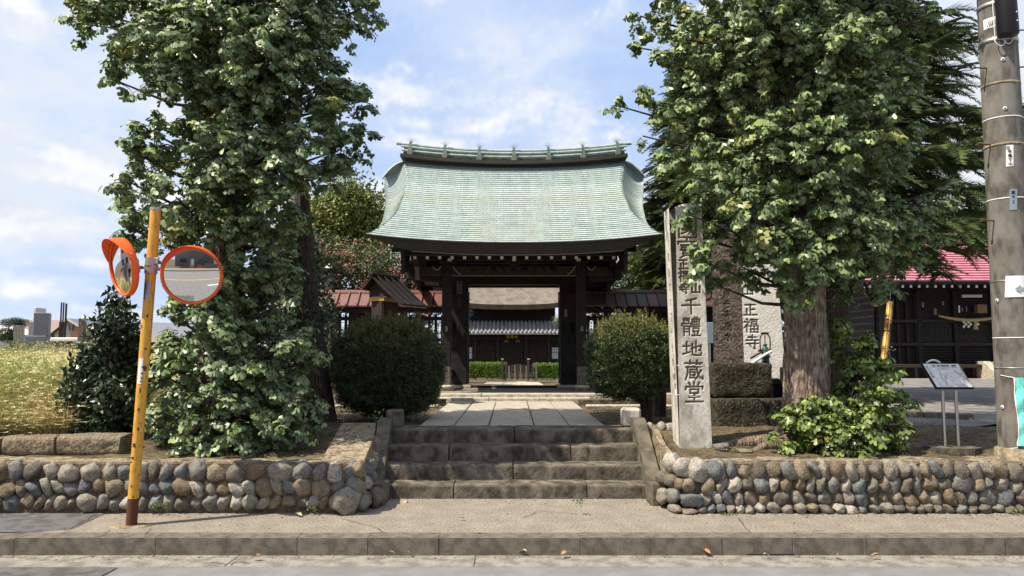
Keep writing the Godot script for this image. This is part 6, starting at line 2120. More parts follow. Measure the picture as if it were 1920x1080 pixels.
	for k in 14:
		boxed(off + Vector3(left - 1.15, eave + 0.015, ez - 0.4 - k * 0.34), Vector3(0.015, 0.10, 0.085), 0.0, mats.white_paint, "rafter_tip", t)
	boxed(off + Vector3(left + 4.1, eave + 0.14, ez - 0.02), Vector3(10.6, 0.10, 0.12), 0.01, mats.dark_wood, "eave_board", t)
	boxed(off + Vector3(left - 1.16, eave + 0.14, ez - 3.0), Vector3(0.12, 0.10, 6.0), 0.01, mats.dark_wood, "eave_board", t)
	var soff := Shape.new()
	soff.bar(off + Vector3(left + 4.1, eave + 0.18, ez), off + Vector3(left + 4.1, eave + 1.0, wall_z - 0.6), 10.6, 0.05)
	put(soff.mesh(), mats.dark_wood, "soffit", t)
	var ribs := 26
	for k in ribs:
		var v0 := float(k) / ribs
		var v1 := float(k + 1) / ribs
		var P := func(v: float, u: float) -> Vector3:
			var x := lerpf(lerpf(left - 1.25, left + 1.6, v), lerpf(left + 9.6, left + 6.8, v), u)
			return off + Vector3(x, eave + 0.22 + 3.0 * v, ez + 0.06 - 4.2 * v)
		var s := Shape.new()
		var up := Vector3(0, 0.045, 0.03)
		s.quad(P.call(v0, 0) + up, P.call(v0, 1) + up, P.call(v1, 1), P.call(v1, 0), Vector3(0, 1, 1))
		s.quad(P.call(v0, 0) + up, P.call(v0, 1) + up, P.call(v0, 1) - up * 0.3, P.call(v0, 0) - up * 0.3, Vector3(0, -0.2, 1))
		# hip side
		var Q := func(v: float, u: float) -> Vector3:
			var a: Vector3 = P.call(v, 0)
			return a + Vector3(0, 0, -8.4 * (1.0 - v) * u)
		s.quad(Q.call(v0, 0) + up, Q.call(v0, 1) + up, Q.call(v1, 1), Q.call(v1, 0), Vector3(-1, 1, 0))
		put(s.mesh(), mats.pink_roof, "roof_rib", t)
	# pale concrete steps
	var st := thing("shrine_steps", "pale concrete steps with a sloping side wall before the shrine hall", "steps", Vector3(X.call(1850), gy, -D + 0.8))
	var so := -st.position
	var sw := Shape.new()
	sw.slab(PackedVector2Array([Vector2(0, 0), Vector2(0, 0.85), Vector2(0.45, 0.85), Vector2(1.15, 0.42), Vector2(1.15, 0)]), 0.0, 0.28, Transform3D(Basis(Vector3(0, 0, 1), Vector3.UP, Vector3(1, 0, 0)), so + Vector3(X.call(1827), gy - 0.02, -D + 0.0)))
	put(sw.mesh(), mats.platform_stone, "side_wall", st)
	for k in 4:
		boxed(so + Vector3(X.call(1885), gy + 0.1 + k * 0.2, -D + 1.0 - k * 0.28), Vector3(2.0, 0.2, 0.5), 0.02, mats.platform_stone, "step", st)
	# small house with grey roof, seen between trunk and shrine
	var hx := at(1596, 600, 42.0)
	var h := thing("side_house", "small pinkish grey house with dark doorway glimpsed behind the right ginkgo", "house", Vector3(hx.x, 0.3, -42.0))
	boxed(Vector3(-0.4, 1.9, -2), Vector3(3.4, 3.9, 4), 0.0, mats.wall_pink_grey, "wall", h)
	boxed(Vector3(-0.35, 2.0, 0.03), Vector3(0.85, 2.3, 0.06), 0.01, mats.glass_dark, "door", h)
	boxed(Vector3(-0.35, 3.32, 0.45), Vector3(2.6, 0.10, 1.1), 0.01, mats.slate_roof, "porch_roof", h)
	boxed(Vector3(0.7, 1.7, 0.9), Vector3(0.16, 3.2, 0.16), 0.01, mats.wall_pink_grey, "porch_post", h)
	var rs := Shape.new()
	rs.slab(PackedVector2Array([Vector2(-2.4, 3.8), Vector2(2.4, 3.8), Vector2(0, 5.4)]), -2.2, 2.6, Transform3D(Basis(Vector3(0, 0, 1), Vector3.UP, Vector3(1, 0, 0)), Vector3(-0.4, 0, -2)))
	put(rs.mesh(), mats.slate_roof, "roof", h)
	var fence := thing("low_fence", "low white rail fence before the glimpsed side house", "fence", Vector3(hx.x - 1.2, 0.4, -38.0))
	for k in 7:
		boxed(Vector3(-0.9 + k * 0.3, 0.75, 0), Vector3(0.05, 1.5, 0.05), 0.004, mats.white_paint, "fence_post", fence)
	for y in [0.5, 1.3]:
		boxed(Vector3(0, y, 0), Vector3(2.1, 0.06, 0.04), 0.004, mats.white_paint, "rail", fence)

# ---------------------------------------------------------------- graves and houses beyond the grass
func build_far_left():
	var D := 27.0
	var gy := ground_height(-15, D)
	var a := at(78, 600, D)
	var g := thing("gravestone", "tall square grey granite gravestone on a broad base beyond the grass", "gravestone", Vector3(a.x, gy, -D))
	var ty := at(78, 587, D).y - gy
	var my := at(78, 630, D).y - gy
	boxed(Vector3(0.03, (ty + my) * 0.5, 0), Vector3(0.46, ty - my, 0.46), 0.015, mats.grave_granite, "upright_stone", g, Basis(Vector3.UP, 0.35))
	boxed(Vector3(-0.08, my * 0.5, 0), Vector3(0.66, my, 0.66), 0.015, mats.grave_granite, "base", g, Basis(Vector3.UP, 0.25))
	boxed(Vector3(-0.38, (my + 0.35) * 0.5 + 0.1, -0.4), Vector3(0.5, my + 0.5, 0.25), 0.015, mats.grave_granite, "side_stone", g)
	boxed(Vector3(-0.45, my + 0.28, -0.6), Vector3(0.12, my * 0.8 + 0.6, 0.6), 0.02, mats.white_paint, "white_edge", g)
	var b := at(122, 640, 25.0)
	var al := thing("grave_altar", "pale grey stone grave enclosure with a flat lintel, left of the camellia", "grave", Vector3(b.x, gy - 0.05, -25.0))
	var ay := at(122, 634, 25.0).y - gy
	boxed(Vector3(0.10, ay, 0), Vector3(0.92, 0.13, 0.5), 0.03, mats.wall_white, "lintel", al)
	for x in [-0.30, 0.42]:
		boxed(Vector3(x, ay * 0.5, 0.05), Vector3(0.16, ay, 0.3), 0.015, mats.grave_granite, "side_pillar", al)
	boxed(Vector3(-0.25, ay * 0.5 - 0.1, 0.25), Vector3(0.22, ay - 0.2, 0.05), 0.01, mats.wall_white, "pale_panel", al)
	boxed(Vector3(0.1, ay * 0.5, -0.2), Vector3(0.7, ay, 0.1), 0.01, mats.dark_stone, "back_panel", al)
	var k := 0
	for e in [[115.6, 567, 26.5], [119.8, 567, 26.6], [124.6, 569, 26.4], [113.5, 603, 26.2], [118, 603, 26.2]]:
		var p := at(e[0], e[1], e[2])
		var w: float = 0.045 if k != 2 else 0.06
		var o := boxed(Vector3(p.x, (p.y + gy) * 0.5, p.z), Vector3(w if k < 3 else 0.08, p.y - gy, 0.03), 0.004, mats.dark_wood, "memorial_stake", self)
		tag(o, ["leftmost of three tall thin dark memorial stakes in the graveyard", "middle of three tall thin dark memorial stakes in the graveyard", "rightmost and thickest of three tall dark memorial stakes in the graveyard", "short dark stake at the left under the three tall stakes", "short dark stake at the right under the three tall stakes"][k], "memorial stake", "memorial stakes in the graveyard")
		k += 1
	for j in 7:
		var p := at(28 + j * 2.9, 610 + (j % 3), 25.5)
		var o := boxed(Vector3(p.x, (p.y + gy) * 0.5, p.z), Vector3(0.045, p.y - gy, 0.02), 0.003, mats.grey_wood, "memorial_stake", self)
		tag(o, ["leftmost","second","third","middle","fifth","sixth","rightmost"][j] + " grey memorial stake in the bundle below the clipped pine", "memorial stake", "bundle of grey memorial stakes by the clipped pine")
	var ds := at(155, 597, 24.0)
	var dk := boxed(Vector3(ds.x, (ds.y + gy) * 0.5, -24.0), Vector3(0.19, ds.y - gy, 0.14), 0.012, mats.dark_stone, "dark_gravestone", self)
	tag(dk, "narrow dark gravestone standing beside the camellia bush", "gravestone")
	# gabled house with cream and orange walls
	var H := at(135, 620, 62.0)
	var h := thing("gabled_house", "cream and orange gabled house with solar panels on its roof, beyond the graves", "house", Vector3(H.x, 0.6, -62.0))
	var pk := at(129, 597, 62.0).y - 0.6
	var ev := at(129, 625, 62.0).y - 0.6
	boxed(Vector3(0.4, ev * 0.5, -3), Vector3(3.6, ev, 6), 0.0, mats.wall_cream, "wall", h)
	var gb := Shape.new()
	gb.slab(PackedVector2Array([Vector2(-1.45, ev - 0.02), Vector2(2.25, ev - 0.02), Vector2(-0.2, pk - 0.12)]), -6.0, 0.0)
	put(gb.mesh(), mats.wall_cream, "gable", h)
	boxed(Vector3(0.22, ev + 0.05, 0.02), Vector3(0.62, 0.95, 0.05), 0.0, mats.wall_orange, "orange_panel", h)
	var wn := boxed(Vector3(-0.02, ev + 0.45, 0.06), Vector3(0.42, 0.5, 0.05), 0.01, mats.glass_dark, "window", h)
	boxed(Vector3(0, 0, 0.02), Vector3(0.05, 0.5, 0.04), 0.0, mats.white_paint, "window_bar", wn)
	boxed(Vector3(1.1, ev - 0.55, 0.03), Vector3(0.9, 0.75, 0.05), 0.01, mats.glass_dark, "window", h)
	for s in [[-2.35, ev - 0.55], [2.75, ev - 0.45]]:
		var rp := Shape.new()
		rp.quad(Vector3(-0.2, pk, 0.4), Vector3(s[0], s[1], 0.4), Vector3(s[0], s[1], -6.4), Vector3(-0.2, pk, -6.4), Vector3(signf(s[0]), 1, 0))
		rp.quad(Vector3(-0.2, pk - 0.16, 0.4), Vector3(s[0], s[1] - 0.16, 0.4), Vector3(s[0], s[1], 0.4), Vector3(-0.2, pk, 0.4), Vector3(0, 0, 1))
		put(rp.mesh(), mats.slate_roof, "roof", h)
		barred(Vector3(-0.2, pk - 0.09, 0.43), Vector3(s[0], s[1] - 0.09, 0.43), 0.05, 0.16, 0.0, mats.wall_cream, "bargeboard", h)
	var side := Shape.new()
	side.quad(Vector3(-0.2, pk + 0.02, -6.0), Vector3(6.0, pk - 0.1, -7.0), Vector3(6.4, ev - 0.2, -0.6), Vector3(2.6, ev - 0.2, -0.2), Vector3(0, 1, 1))
	put(side.mesh(), mats.slate_roof, "solar_roof", h)
	piped([Vector3(1.0, pk - 0.6, -2), Vector3(1.0, pk + 1.3, -2)], 0.025, mats.galvanised, "aerial_mast", h, 6)
	piped([Vector3(0.6, pk + 1.28, -2), Vector3(1.45, pk + 1.24, -2)], 0.02, mats.galvanised, "aerial", h, 6)
	var H2 := at(62, 612, 75.0)
	var h2 := thing("maroon_roof_house", "low house with dark red roof behind the gravestone", "house", Vector3(H2.x, 0.5, -75.0))
	var y2 := H2.y - 0.5
	boxed(Vector3(0, y2 * 0.4, -2), Vector3(4.6, y2 * 0.8, 4), 0.0, mats.wall_white, "wall", h2)
	var r2 := Shape.new()
	r2.slab(PackedVector2Array([Vector2(-2.9, y2 * 0.72), Vector2(0.4, y2 * 0.72), Vector2(-1.25, y2 + 0.7)]), -2.6, 4.2, Transform3D(Basis(Vector3(0, 0, 1), Vector3.UP, Vector3(1, 0, 0)), Vector3(0, 0, -0.8)))
	put(r2.mesh(), mats.maroon_roof, "roof", h2)
	var H3 := at(285, 615, 55.0)
	var h3 := thing("grey_roof_house", "low grey roofed house glimpsed between the camellia and the left ginkgo", "house", Vector3(H3.x, 0.6, -55.0))
	var y3 := H3.y - 0.6
	boxed(Vector3(0, y3 * 0.4, -2), Vector3(5.0, y3 * 0.8, 4), 0.0, mats.wall_cream, "wall", h3)
	var r3 := Shape.new()
	r3.slab(PackedVector2Array([Vector2(-2.6, y3 * 0.72), Vector2(0.4, y3 * 0.72), Vector2(-1.1, y3 + 0.35)]), -2.9, 2.9, Transform3D(Basis(Vector3(0, 0, 1), Vector3.UP, Vector3(1, 0, 0)), Vector3(0, 0, -0.8)))
	put(r3.mesh(), mats.slate_roof, "roof", h3)
	var H4 := at(4, 625, 48.0)
	var h4 := thing("white_shed", "white shed wall at the frame edge behind the clipped pine", "shed", Vector3(H4.x - 1.5, 0.6, -48.0))
	boxed(Vector3(0, 1.2, -1.5), Vector3(3.6, 2.4, 3), 0.0, mats.wall_white, "wall", h4)
	var r4 := Shape.new()
	r4.slab(PackedVector2Array([Vector2(-1.9, 2.35), Vector2(1.9, 2.35), Vector2(0, 3.1)]), -1.9, 1.9, Transform3D(Basis(Vector3(1, 0, 0), Vector3.UP, Vector3(0, 0, 1)), Vector3(0, 0, -1.5)))
	put(r4.mesh(), mats.wall_white, "roof", h4)

# ---------------------------------------------------------------- what the two traffic mirrors show
func build_across_street():
	var yl := put(flat(-40, 6.0, 0.78, 0.92, -0.004, -0.004), mats.road_yellow, "yellow_road_line")
	yl.set_meta("kind", "structure")
	var wl := put(flat(-1.8, 0.6, 2.4, 2.6, -0.003, -0.003), mats.road_white, "white_road_line")
	wl.set_meta("kind", "structure")
	var k2 := structure("far_kerb")
	for k in 20:
		boxed(Vector3(-12 + k * 1.2, 0.03, 4.3), Vector3(1.19, 0.25, 0.18), 0.015, mats.kerb, "kerb_stone", k2)
	var w2 := put(flat(-60, 60, -7.5, -4.38, 0.13, 0.14), mats.pavement, "far_sidewalk")
	w2.set_meta("kind", "structure")
	var wall := thing("block_wall", "grey concrete block wall across the road, reflected in the right mirror", "wall", Vector3(4.5, 0.13, 7.2))
	for r in 5:
		for k in 12:
			boxed(Vector3(-4.5 + k * 0.8 + (0.4 if r % 2 else 0.0), 0.14 + r * 0.25, 0), Vector3(0.79, 0.24, 0.15), 0.006, mats.kerb, "block", wall)
	var b := thing("stair_building", "dark sided building with an outside staircase, reflected in the right mirror", "building", Vector3(-3.0, 0.1, 11.0))
	boxed(Vector3(0, 3.5, 3), Vector3(13, 7, 6), 0.0, mats.dark_siding, "wall", b)
	for k in 24:
		boxed(Vector3(0, 0.3 + k * 0.28, -0.02), Vector3(13, 0.025, 0.03), 0.0, mats.steel, "siding_seam", b)
	for k in 13:
		boxed(Vector3(1.0 + k * 0.26, 0.25 + k * 0.24, -0.6), Vector3(0.28, 0.05, 0.9), 0.0, mats.grey_wood, "stair_tread", b)
	for z in [-0.15, -1.05]:
		barred(Vector3(0.9, 1.1, z), Vector3(4.3, 4.2, z), 0.05, 0.05, 0.0, mats.black_paint, "handrail", b)
	boxed(Vector3(-3.5, 2.0, -0.05), Vector3(2.2, 1.4, 0.1), 0.0, mats.glass_dark, "window", b)
	boxed(Vector3(-0.6, 1.3, -0.05), Vector3(1.0, 2.2, 0.1), 0.0, mats.wall_white, "door", b)
	for e in [[-3.6, "orange barrier across the road, the one nearer the stair building's window, in the right mirror"], [-1.6, "orange barrier across the road by the stair building's door, in the right mirror"]]:
		var br := thing("barrier", e[1], "barrier", Vector3(e[0], 0.13, 6.2), 0.3, "orange barriers across the road")
		for s in [-0.5, 0.5]:
			barred(Vector3(s, 0, -0.2), Vector3(s * 0.9, 0.9, 0), 0.05, 0.05, 0.0, mats.orange, "leg", br)
			barred(Vector3(s, 0, 0.2), Vector3(s * 0.9, 0.9, 0), 0.05, 0.05, 0.0, mats.orange, "leg", br)
		for y in [0.45, 0.85]:
			boxed(Vector3(0, y, 0), Vector3(1.1, 0.12, 0.03), 0.0, mats.orange, "rail", br)
	# along the street to the left: a fence, a hip roofed house
	var f := thing("street_fence", "long dark railing on a low wall along the street, reflected in the left mirror", "fence", Vector3(-16, 0.1, -8.3))
	boxed(Vector3(-1, 0.35, 0), Vector3(16, 0.7, 0.2), 0.01, mats.kerb, "footing", f)
	for k in 46:
		boxed(Vector3(-8.8 + k * 0.34, 1.2, 0), Vector3(0.07, 1.1, 0.07), 0.0, mats.grey_wood if k % 3 else mats.dark_wood, "paling", f)
	boxed(Vector3(-1, 1.65, 0), Vector3(16, 0.07, 0.05), 0.0, mats.dark_wood, "rail", f)
	var hh := thing("hip_roof_house", "pale house with grey hipped roof down the street, reflected in the left mirror", "house", Vector3(-27, 0.1, -9.5))
	boxed(Vector3(0, 2.7, 0), Vector3(6, 5.4, 6), 0.0, mats.wall_cream, "wall", hh)
	var apex := Vector3(0, 7.6, 0)
	var c := [Vector3(-3.5, 5.3, 3.5), Vector3(3.5, 5.3, 3.5), Vector3(3.5, 5.3, -3.5), Vector3(-3.5, 5.3, -3.5)]
	var r := Shape.new()
	for k in 4:
		r.tri(c[k], c[(k + 1) % 4], apex, (c[k] + c[(k + 1) % 4]) * Vector3(1, 0, 1) + Vector3.UP)
	r.quad(c[0], c[1], c[2], c[3], Vector3.DOWN)
	put(r.mesh(), mats.slate_roof, "roof", hh)
	for z in [-1.4, 1.4]:
		for y in [1.8, 4.2]:
			boxed(Vector3(3.02, y, z), Vector3(0.06, 1.2, 1.5), 0.0, mats.glass_dark, "window", hh)

# ---------------------------------------------------------------- leaves and plants
func ginkgo_leaf(s: Shape, base: Vector3, dir: Vector3, face: Vector3, size: float, stalk: float, split: float):
	var side := dir.cross(face).normalized()
	var nrm := side.cross(dir).normalized()
	if nrm.dot(face) < 0:
		nrm = -nrm
	var foot := base + (dir * 0.55 + Vector3(dir.x, 0.2, dir.z) * 0.6) * stalk
	s.tri(base, base + side * 0.003, foot, nrm)
	var rim := []
	for k in 7:
		var a := lerpf(-0.86, 0.86, k / 6.0)
		var r: float = size * [0.86, 1.0, 0.98, split, 0.98, 1.0, 0.84][k]
		rim.append(foot + (dir * cos(a) + side * sin(a)) * r - nrm * size * (0.16 * absf(sin(a * 2.0)) + 0.14 * (k % 2)) )
	for k in 6:
		var tilt := side * (0.22 * (k - 2.5) / 2.5)
		s.smooth(foot, rim[k], rim[k + 1], nrm, (nrm + tilt).normalized(), (nrm + tilt).normalized())

func rosette(seed_: int, n: int, size: float) -> ArrayMesh:
	var r := RandomNumberGenerator.new()
	r.seed = seed_
	var s := Shape.new()
	for k in n:
		var a := TAU * k / n + r.randf_range(-0.35, 0.35)
		var out := Vector3(cos(a), 0, sin(a))
		var fall := deg_to_rad(r.randf_range(22, 84))
		var dir := (out * cos(fall) + Vector3.DOWN * sin(fall)).normalized()
		var face := (out * sin(fall) + Vector3.UP * cos(fall) + Vector3(r.randf_range(-0.4, 0.4), 0, r.randf_range(-0.4, 0.4))).normalized()
		ginkgo_leaf(s, Vector3(0, r.randf_range(-0.01, 0.01), 0), dir, face, size * r.randf_range(0.7, 1.15), size * r.randf_range(0.5, 1.0), r.randf_range(0.45, 0.75))
	return s.mesh()

func oval_leaf(s: Shape, base: Vector3, dir: Vector3, face: Vector3, length: float, wide: float):
	var side := dir.cross(face).normalized()
	var nrm := side.cross(dir).normalized()
	if nrm.dot(face) < 0:
		nrm = -nrm
	var tip := base + dir * length - nrm * length * 0.12
	var mid := base + dir * length * 0.48
	var l := mid + side * wide * 0.5 + nrm * wide * 0.10
	var q := mid - side * wide * 0.5 + nrm * wide * 0.10
	s.tri(base, l, mid, nrm)
	s.tri(l, tip, mid, nrm)
	s.tri(base, mid, q, nrm)
	s.tri(mid, tip, q, nrm)

func leaf_clump(seed_: int, n: int, spread: float, length: float, wide: float, upright := 0.3) -> ArrayMesh:
	var r := RandomNumberGenerator.new()
	r.seed = seed_
	var s := Shape.new()
	for k in n:
		var p := Vector3(r.randfn(), r.randfn(), r.randfn()) * spread * 0.45
		var dir := Vector3(r.randf_range(-1, 1), r.randf_range(-0.6, 1) + upright, r.randf_range(-1, 1)).normalized()
		var face := (Vector3(r.randf_range(-1, 1), r.randf_range(0.2, 1.2), r.randf_range(-1, 1))).normalized()
		if absf(face.dot(dir)) > 0.9:
			face = Vector3(dir.y, -dir.x, 0.3).normalized()
		oval_leaf(s, p, dir, face, length * r.randf_range(0.7, 1.2), wide * r.randf_range(0.8, 1.2))
	return s.mesh()

func tint_of(lo: Color, hi: Color) -> Color:
	var t := rng.randf()
	return Color(lerpf(lo.r, hi.r, t), lerpf(lo.g, hi.g, t), lerpf(lo.b, hi.b, t))

# lobes: text "px py r; ..." measured in the photograph and set at their own distance
func lobes_of(text: String, d: float, half: float, front_limit := -9.0) -> Array:
	var out := []
	for e in text.split(";"):
		var q = e.strip_edges().split(" ")
		var px := float(q[0])
		var py := float(q[1])
		var r := float(q[2])
		var dz := 0.0
		if half > 0.0:
			dz = rng.randf_range(-1, 1) * half
			dz = maxf(dz, front_limit)
		var c := at(px, py, d + dz)
		var flatten := float(q[3]) if q.size() > 3 else 1.0
		out.append([c, r / F * (d + dz), flatten])
	return out

func lobe_leaves(lobes: Array, per_m2: float, kinds: int, lo: Color, hi: Color, scale_lo: float, scale_hi: float, inner := 0.45) -> Array:
	var places := []
	var tints := []
	for k in kinds:
		places.append([])
		tints.append(PackedColorArray())
	for l in lobes:
		var n := int(per_m2 * 12.6 * l[1] * l[1])
		var own := rng.randf_range(-0.25, 0.25)
		for i in n:
			var dir := Vector3(rng.randfn(), rng.randfn(), rng.randfn()).normalized()
			var bump := 0.86 + 0.22 * sin(dir.x * 5.0 + l[0].x * 7.0) * sin(dir.y * 6.0 + l[0].y * 5.0) * sin(dir.z * 5.0 + 1.0)
			var r: float = l[1] * bump * lerpf(inner, 1.08, pow(rng.randf(), 0.45))
			var p: Vector3 = l[0] + dir * r * Vector3(1, l[2], 1)
			var up := (Vector3.UP * 0.7 + dir * 0.8).normalized()
			var x := up.cross(Vector3(rng.randf_range(-1, 1), rng.randf_range(-1, 1), rng.randf_range(-1, 1))).normalized()
			var k := rng.randi() % kinds
			places[k].append(Transform3D(Basis(x, up, x.cross(up)) * Basis.from_scale(Vector3.ONE * rng.randf_range(scale_lo, scale_hi)), p))
			var c := tint_of(lo, hi)
			tints[k].append(Color(c.r * (1.0 + own), c.g * (1.0 + own * 0.8), c.b * (1.0 + own * 0.5)))
	return [places, tints]

func put_leaves(parent: Node, made: Array, meshes: Array, m: Material, called: String):
	for k in meshes.size():
		if made[0][k].size():
			stuff(meshes[k], made[0][k], made[1][k], m, called, parent)

func ginkgo(t: Node3D, base: Vector3, lobes: Array, twigs_per_m2: float, meshes: Array, lo: Color, hi: Color, young: Color, trunk_top: float, limbs := true):
	var places := [[], [], []]
	var tints := [PackedColorArray(), PackedColorArray(), PackedColorArray()]
	var tw := Shape.new()
	for l in lobes:
		var c: Vector3 = l[0]
		var R: float = l[1]
		if limbs:
			var y0 := clampf(c.y - 0.12 - 0.12 * Vector2(c.x - base.x, c.z - base.z).length(), base.y + 0.5, trunk_top)
			var a := Vector3(base.x, y0, base.z)
			var mid := a.lerp(c, 0.5) + Vector3(0, -0.08, 0)
			piped([a - t.position, mid - t.position, c - t.position], [0.026, 0.017, 0.008], mats.dark_bark, "limb", t, 7)
		var n := int(twigs_per_m2 * 12.6 * R * R)
		for i in n:
			var dir := Vector3(rng.randfn(), rng.randfn() * 0.85 + 0.15, rng.randfn()).normalized()
			var reach := R * rng.randf_range(0.72, 1.12)
			if rng.randf() < 0.07:
				reach *= 1.22
			var a := c + dir * R * 0.25
			var b := c + dir * reach + Vector3(0, -0.10 * reach, 0)
			var mid := a.lerp(b, 0.55) + Vector3(0, 0.10 * R, 0)
			tw.tube([a - t.position, mid - t.position, b - t.position], [0.007, 0.005, 0.002], 4, false)
			var m := rng.randi_range(4, 7)
			var hue := rng.randf()
			for k in m:
				var u := lerpf(0.30, 1.0, (k + rng.randf() * 0.6) / m)
				var p := a.lerp(mid, u).lerp(mid.lerp(b, u), u) + Vector3(rng.randfn(), rng.randfn(), rng.randfn()) * 0.018
				var up := (Vector3.UP + dir * 0.55 + Vector3(rng.randfn(), 0, rng.randfn()) * 0.25).normalized()
				var x := up.cross(Vector3(rng.randf_range(-1, 1), 0.1, rng.randf_range(-1, 1))).normalized()
				var kind := rng.randi() % 3
				places[kind].append(Transform3D(Basis(x, up, x.cross(up)) * Basis.from_scale(Vector3.ONE * rng.randf_range(0.75, 1.15)), p - t.position))
				var col := tint_of(lo, hi)
				if u > 0.85 and hue < 0.35:
					col = col.lerp(young, 0.6)
				if hue > 0.97:
					col = col.lerp(Color(0.30, 0.27, 0.05), 0.5)
				tints[kind].append(col)
	var o := put(tw.mesh(), mats.twig, "twigs", t)
	o.set_meta("kind", "stuff")
	put_leaves(t, [places, tints], meshes, mats.ginkgo_leaf, "crown")

func trunk_mesh(points: Array, radii: Array, flare: float, seed_: int) -> ArrayMesh:
	# a ribbed, fluted trunk
	var f := FastNoiseLite.new()
	f.seed = seed_
	f.frequency = 1.0
	f.fractal_octaves = 3
	var s := Shape.new()
	var pts := []
	var rows := 70
	for j in rows + 1:
		var v := float(j) / rows * (points.size() - 1)
		var k := mini(int(v), points.size() - 2)
		var c: Vector3 = points[k].lerp(points[k + 1], v - k)
		var r: float = lerpf(radii[k], radii[k + 1], v - k)
		var low := exp(-float(j) / rows * 9.0)
		var row := []
		for i in 121:
			var a := TAU * i / 120.0
			var q := Vector3(cos(a), 0, sin(a))
			var w := 1.0 + flare * low * (0.5 + 0.5 * sin(a * 5.0 + seed_)) + 0.07 * f.get_noise_3d(q.x * 2.2, c.y * 0.7, q.z * 2.2) + 0.16 * (absf(f.get_noise_3d(q.x * 7.0, c.y * 1.1, q.z * 7.0)) - 0.2) + 0.05 * f.get_noise_3d(q.x * 15.0, c.y * 3.0, q.z * 15.0)
			row.append(c + q * r * w)
		pts.append(row)
	s.net(pts, Vector3.ZERO)
	# outward normals
	for i in s.v.size():
		var y := s.v[i].y
		var best: Vector3 = points[0]
		for k in points.size() - 1:
			if y >= points[k].y and y <= points[k + 1].y:
				best = points[k].lerp(points[k + 1], (y - points[k].y) / maxf(points[k + 1].y - points[k].y, 1e-4))
		if s.n[i].dot(s.v[i] - best) < 0:
			s.n[i] = -s.n[i]
	return s.mesh()

func frond(seed_: int) -> ArrayMesh:
	var r := RandomNumberGenerator.new()
	r.seed = seed_
	var s := Shape.new()
	for k in 19:
		var u := k / 18.0
		var p := Vector3(0, -0.16 * u * u, 0.52 * u)
		for side in [-1.0, 1.0]:
			for q in 2:
				var ln := lerpf(0.17, 0.05, u) * r.randf_range(0.7, 1.2)
				var dir := Vector3(side * 0.85, r.randf_range(-0.45, 0.1), 0.75).normalized()
				var st := p + dir * ln * 0.45 * q
				var wide := Vector3(0.006, 0.003, -0.011) * r.randf_range(0.8, 1.4)
				s.tri(st - wide, st + wide, st + dir * ln, Vector3(0, 1, 0.2))
				s.tri(st - wide.cross(dir), st + wide.cross(dir), st + dir * ln * 0.9, Vector3(side, 0.4, 0))
	return s.mesh()

func conifer(t: Node3D, base: Vector3, top: Vector3, half: float, low: float, rows: int, meshes: Array, lo: Color, hi: Color):
	piped([base - t.position, base.lerp(top, 0.5) - t.position, top - t.position], [0.30, 0.17, 0.02], mats.dark_bark, "trunk", t, 12)
	var places := [[], []]
	var tints := [PackedColorArray(), PackedColorArray()]
	var br := Shape.new()
	for j in rows:
		var v := float(j) / (rows - 1)
		var y := lerpf(low, top.y - 0.2, v)
		var c := base.lerp(top, (y - base.y) / (top.y - base.y))
		var reach := half * (pow(1.0 - v, 0.75) * 0.95 + 0.06) * rng.randf_range(0.85, 1.12)
		var n := 9
		for k in n:
			var a := TAU * (k + rng.randf() * 0.7) / n + j * 0.9
			var out := Vector3(cos(a), 0, sin(a))
			var L := reach * rng.randf_range(0.72, 1.15)
			var p0 := c
			var p1 := c + out * L * 0.5 + Vector3(0, 0.10 * L, 0)
			var p2 := c + out * L + Vector3(0, -0.05 * L, 0)
			br.tube([p0 - t.position, p1 - t.position, p2 - t.position], [0.03, 0.018, 0.005], 4, false)
			var m := int(L * 9.0) + 3
			for q in m:
				var u := lerpf(0.2, 1.0, (q + rng.randf()) / m)
				var p := p0.lerp(p1, u).lerp(p1.lerp(p2, u), u)
				var yaw := rng.randf_range(-1.1, 1.1)
				var fwd := (out.rotated(Vector3.UP, yaw) + Vector3(0, rng.randf_range(-0.45, 0.30), 0)).normalized()
				var up := (Vector3.UP + Vector3(rng.randfn(), 0, rng.randfn()) * 0.15).normalized()
				var x := up.cross(fwd).normalized()
				var kind := rng.randi() % 2
				places[kind].append(Transform3D(Basis(x, fwd.cross(x), fwd) * Basis.from_scale(Vector3.ONE * rng.randf_range(0.8, 1.5)), p - t.position))
				tints[kind].append(tint_of(lo, hi))
	var o := put(br.mesh(), mats.dark_bark, "branches", t)
	o.set_meta("kind", "stuff")
	put_leaves(t, [places, tints], meshes, mats.needle, "crown")

func broadleaf(called: String, label: String, category: String, text: String, d: float, half: float, per: float, meshes: Array, m: Material, lo: Color, hi: Color, s0: float, s1: float, trunk := 0.12, group := "") -> Node3D:
	var lobes := lobes_of(text, d, half)
	var c := Vector3.ZERO
	for l in lobes:
		c += l[0] / lobes.size()
	var foot := Vector3(c.x, ground_height(c.x, d), -d)
	var t := thing(called, label, category, foot, 0.0, group)
	for l in lobes:
		l[0] -= foot
	if trunk > 0.0:
		var top := c - foot
		piped([Vector3(0, -0.1, 0), Vector3(0.05, top.y * 0.5, 0), top], [trunk, trunk * 0.8, trunk * 0.4], mats.dark_bark, "trunk", t, 10)
		for l in lobes:
			piped([Vector3(0, maxf(0.1, minf(top.y * 0.6, l[0].y - 0.4)), 0), (l[0] + top * 0.3) / 1.3, l[0]], [trunk * 0.5, trunk * 0.3, trunk * 0.1], mats.dark_bark, "limb", t, 6)
	put_leaves(t, lobe_leaves(lobes, per, meshes.size(), lo, hi, s0, s1), meshes, m, "crown")
	return t

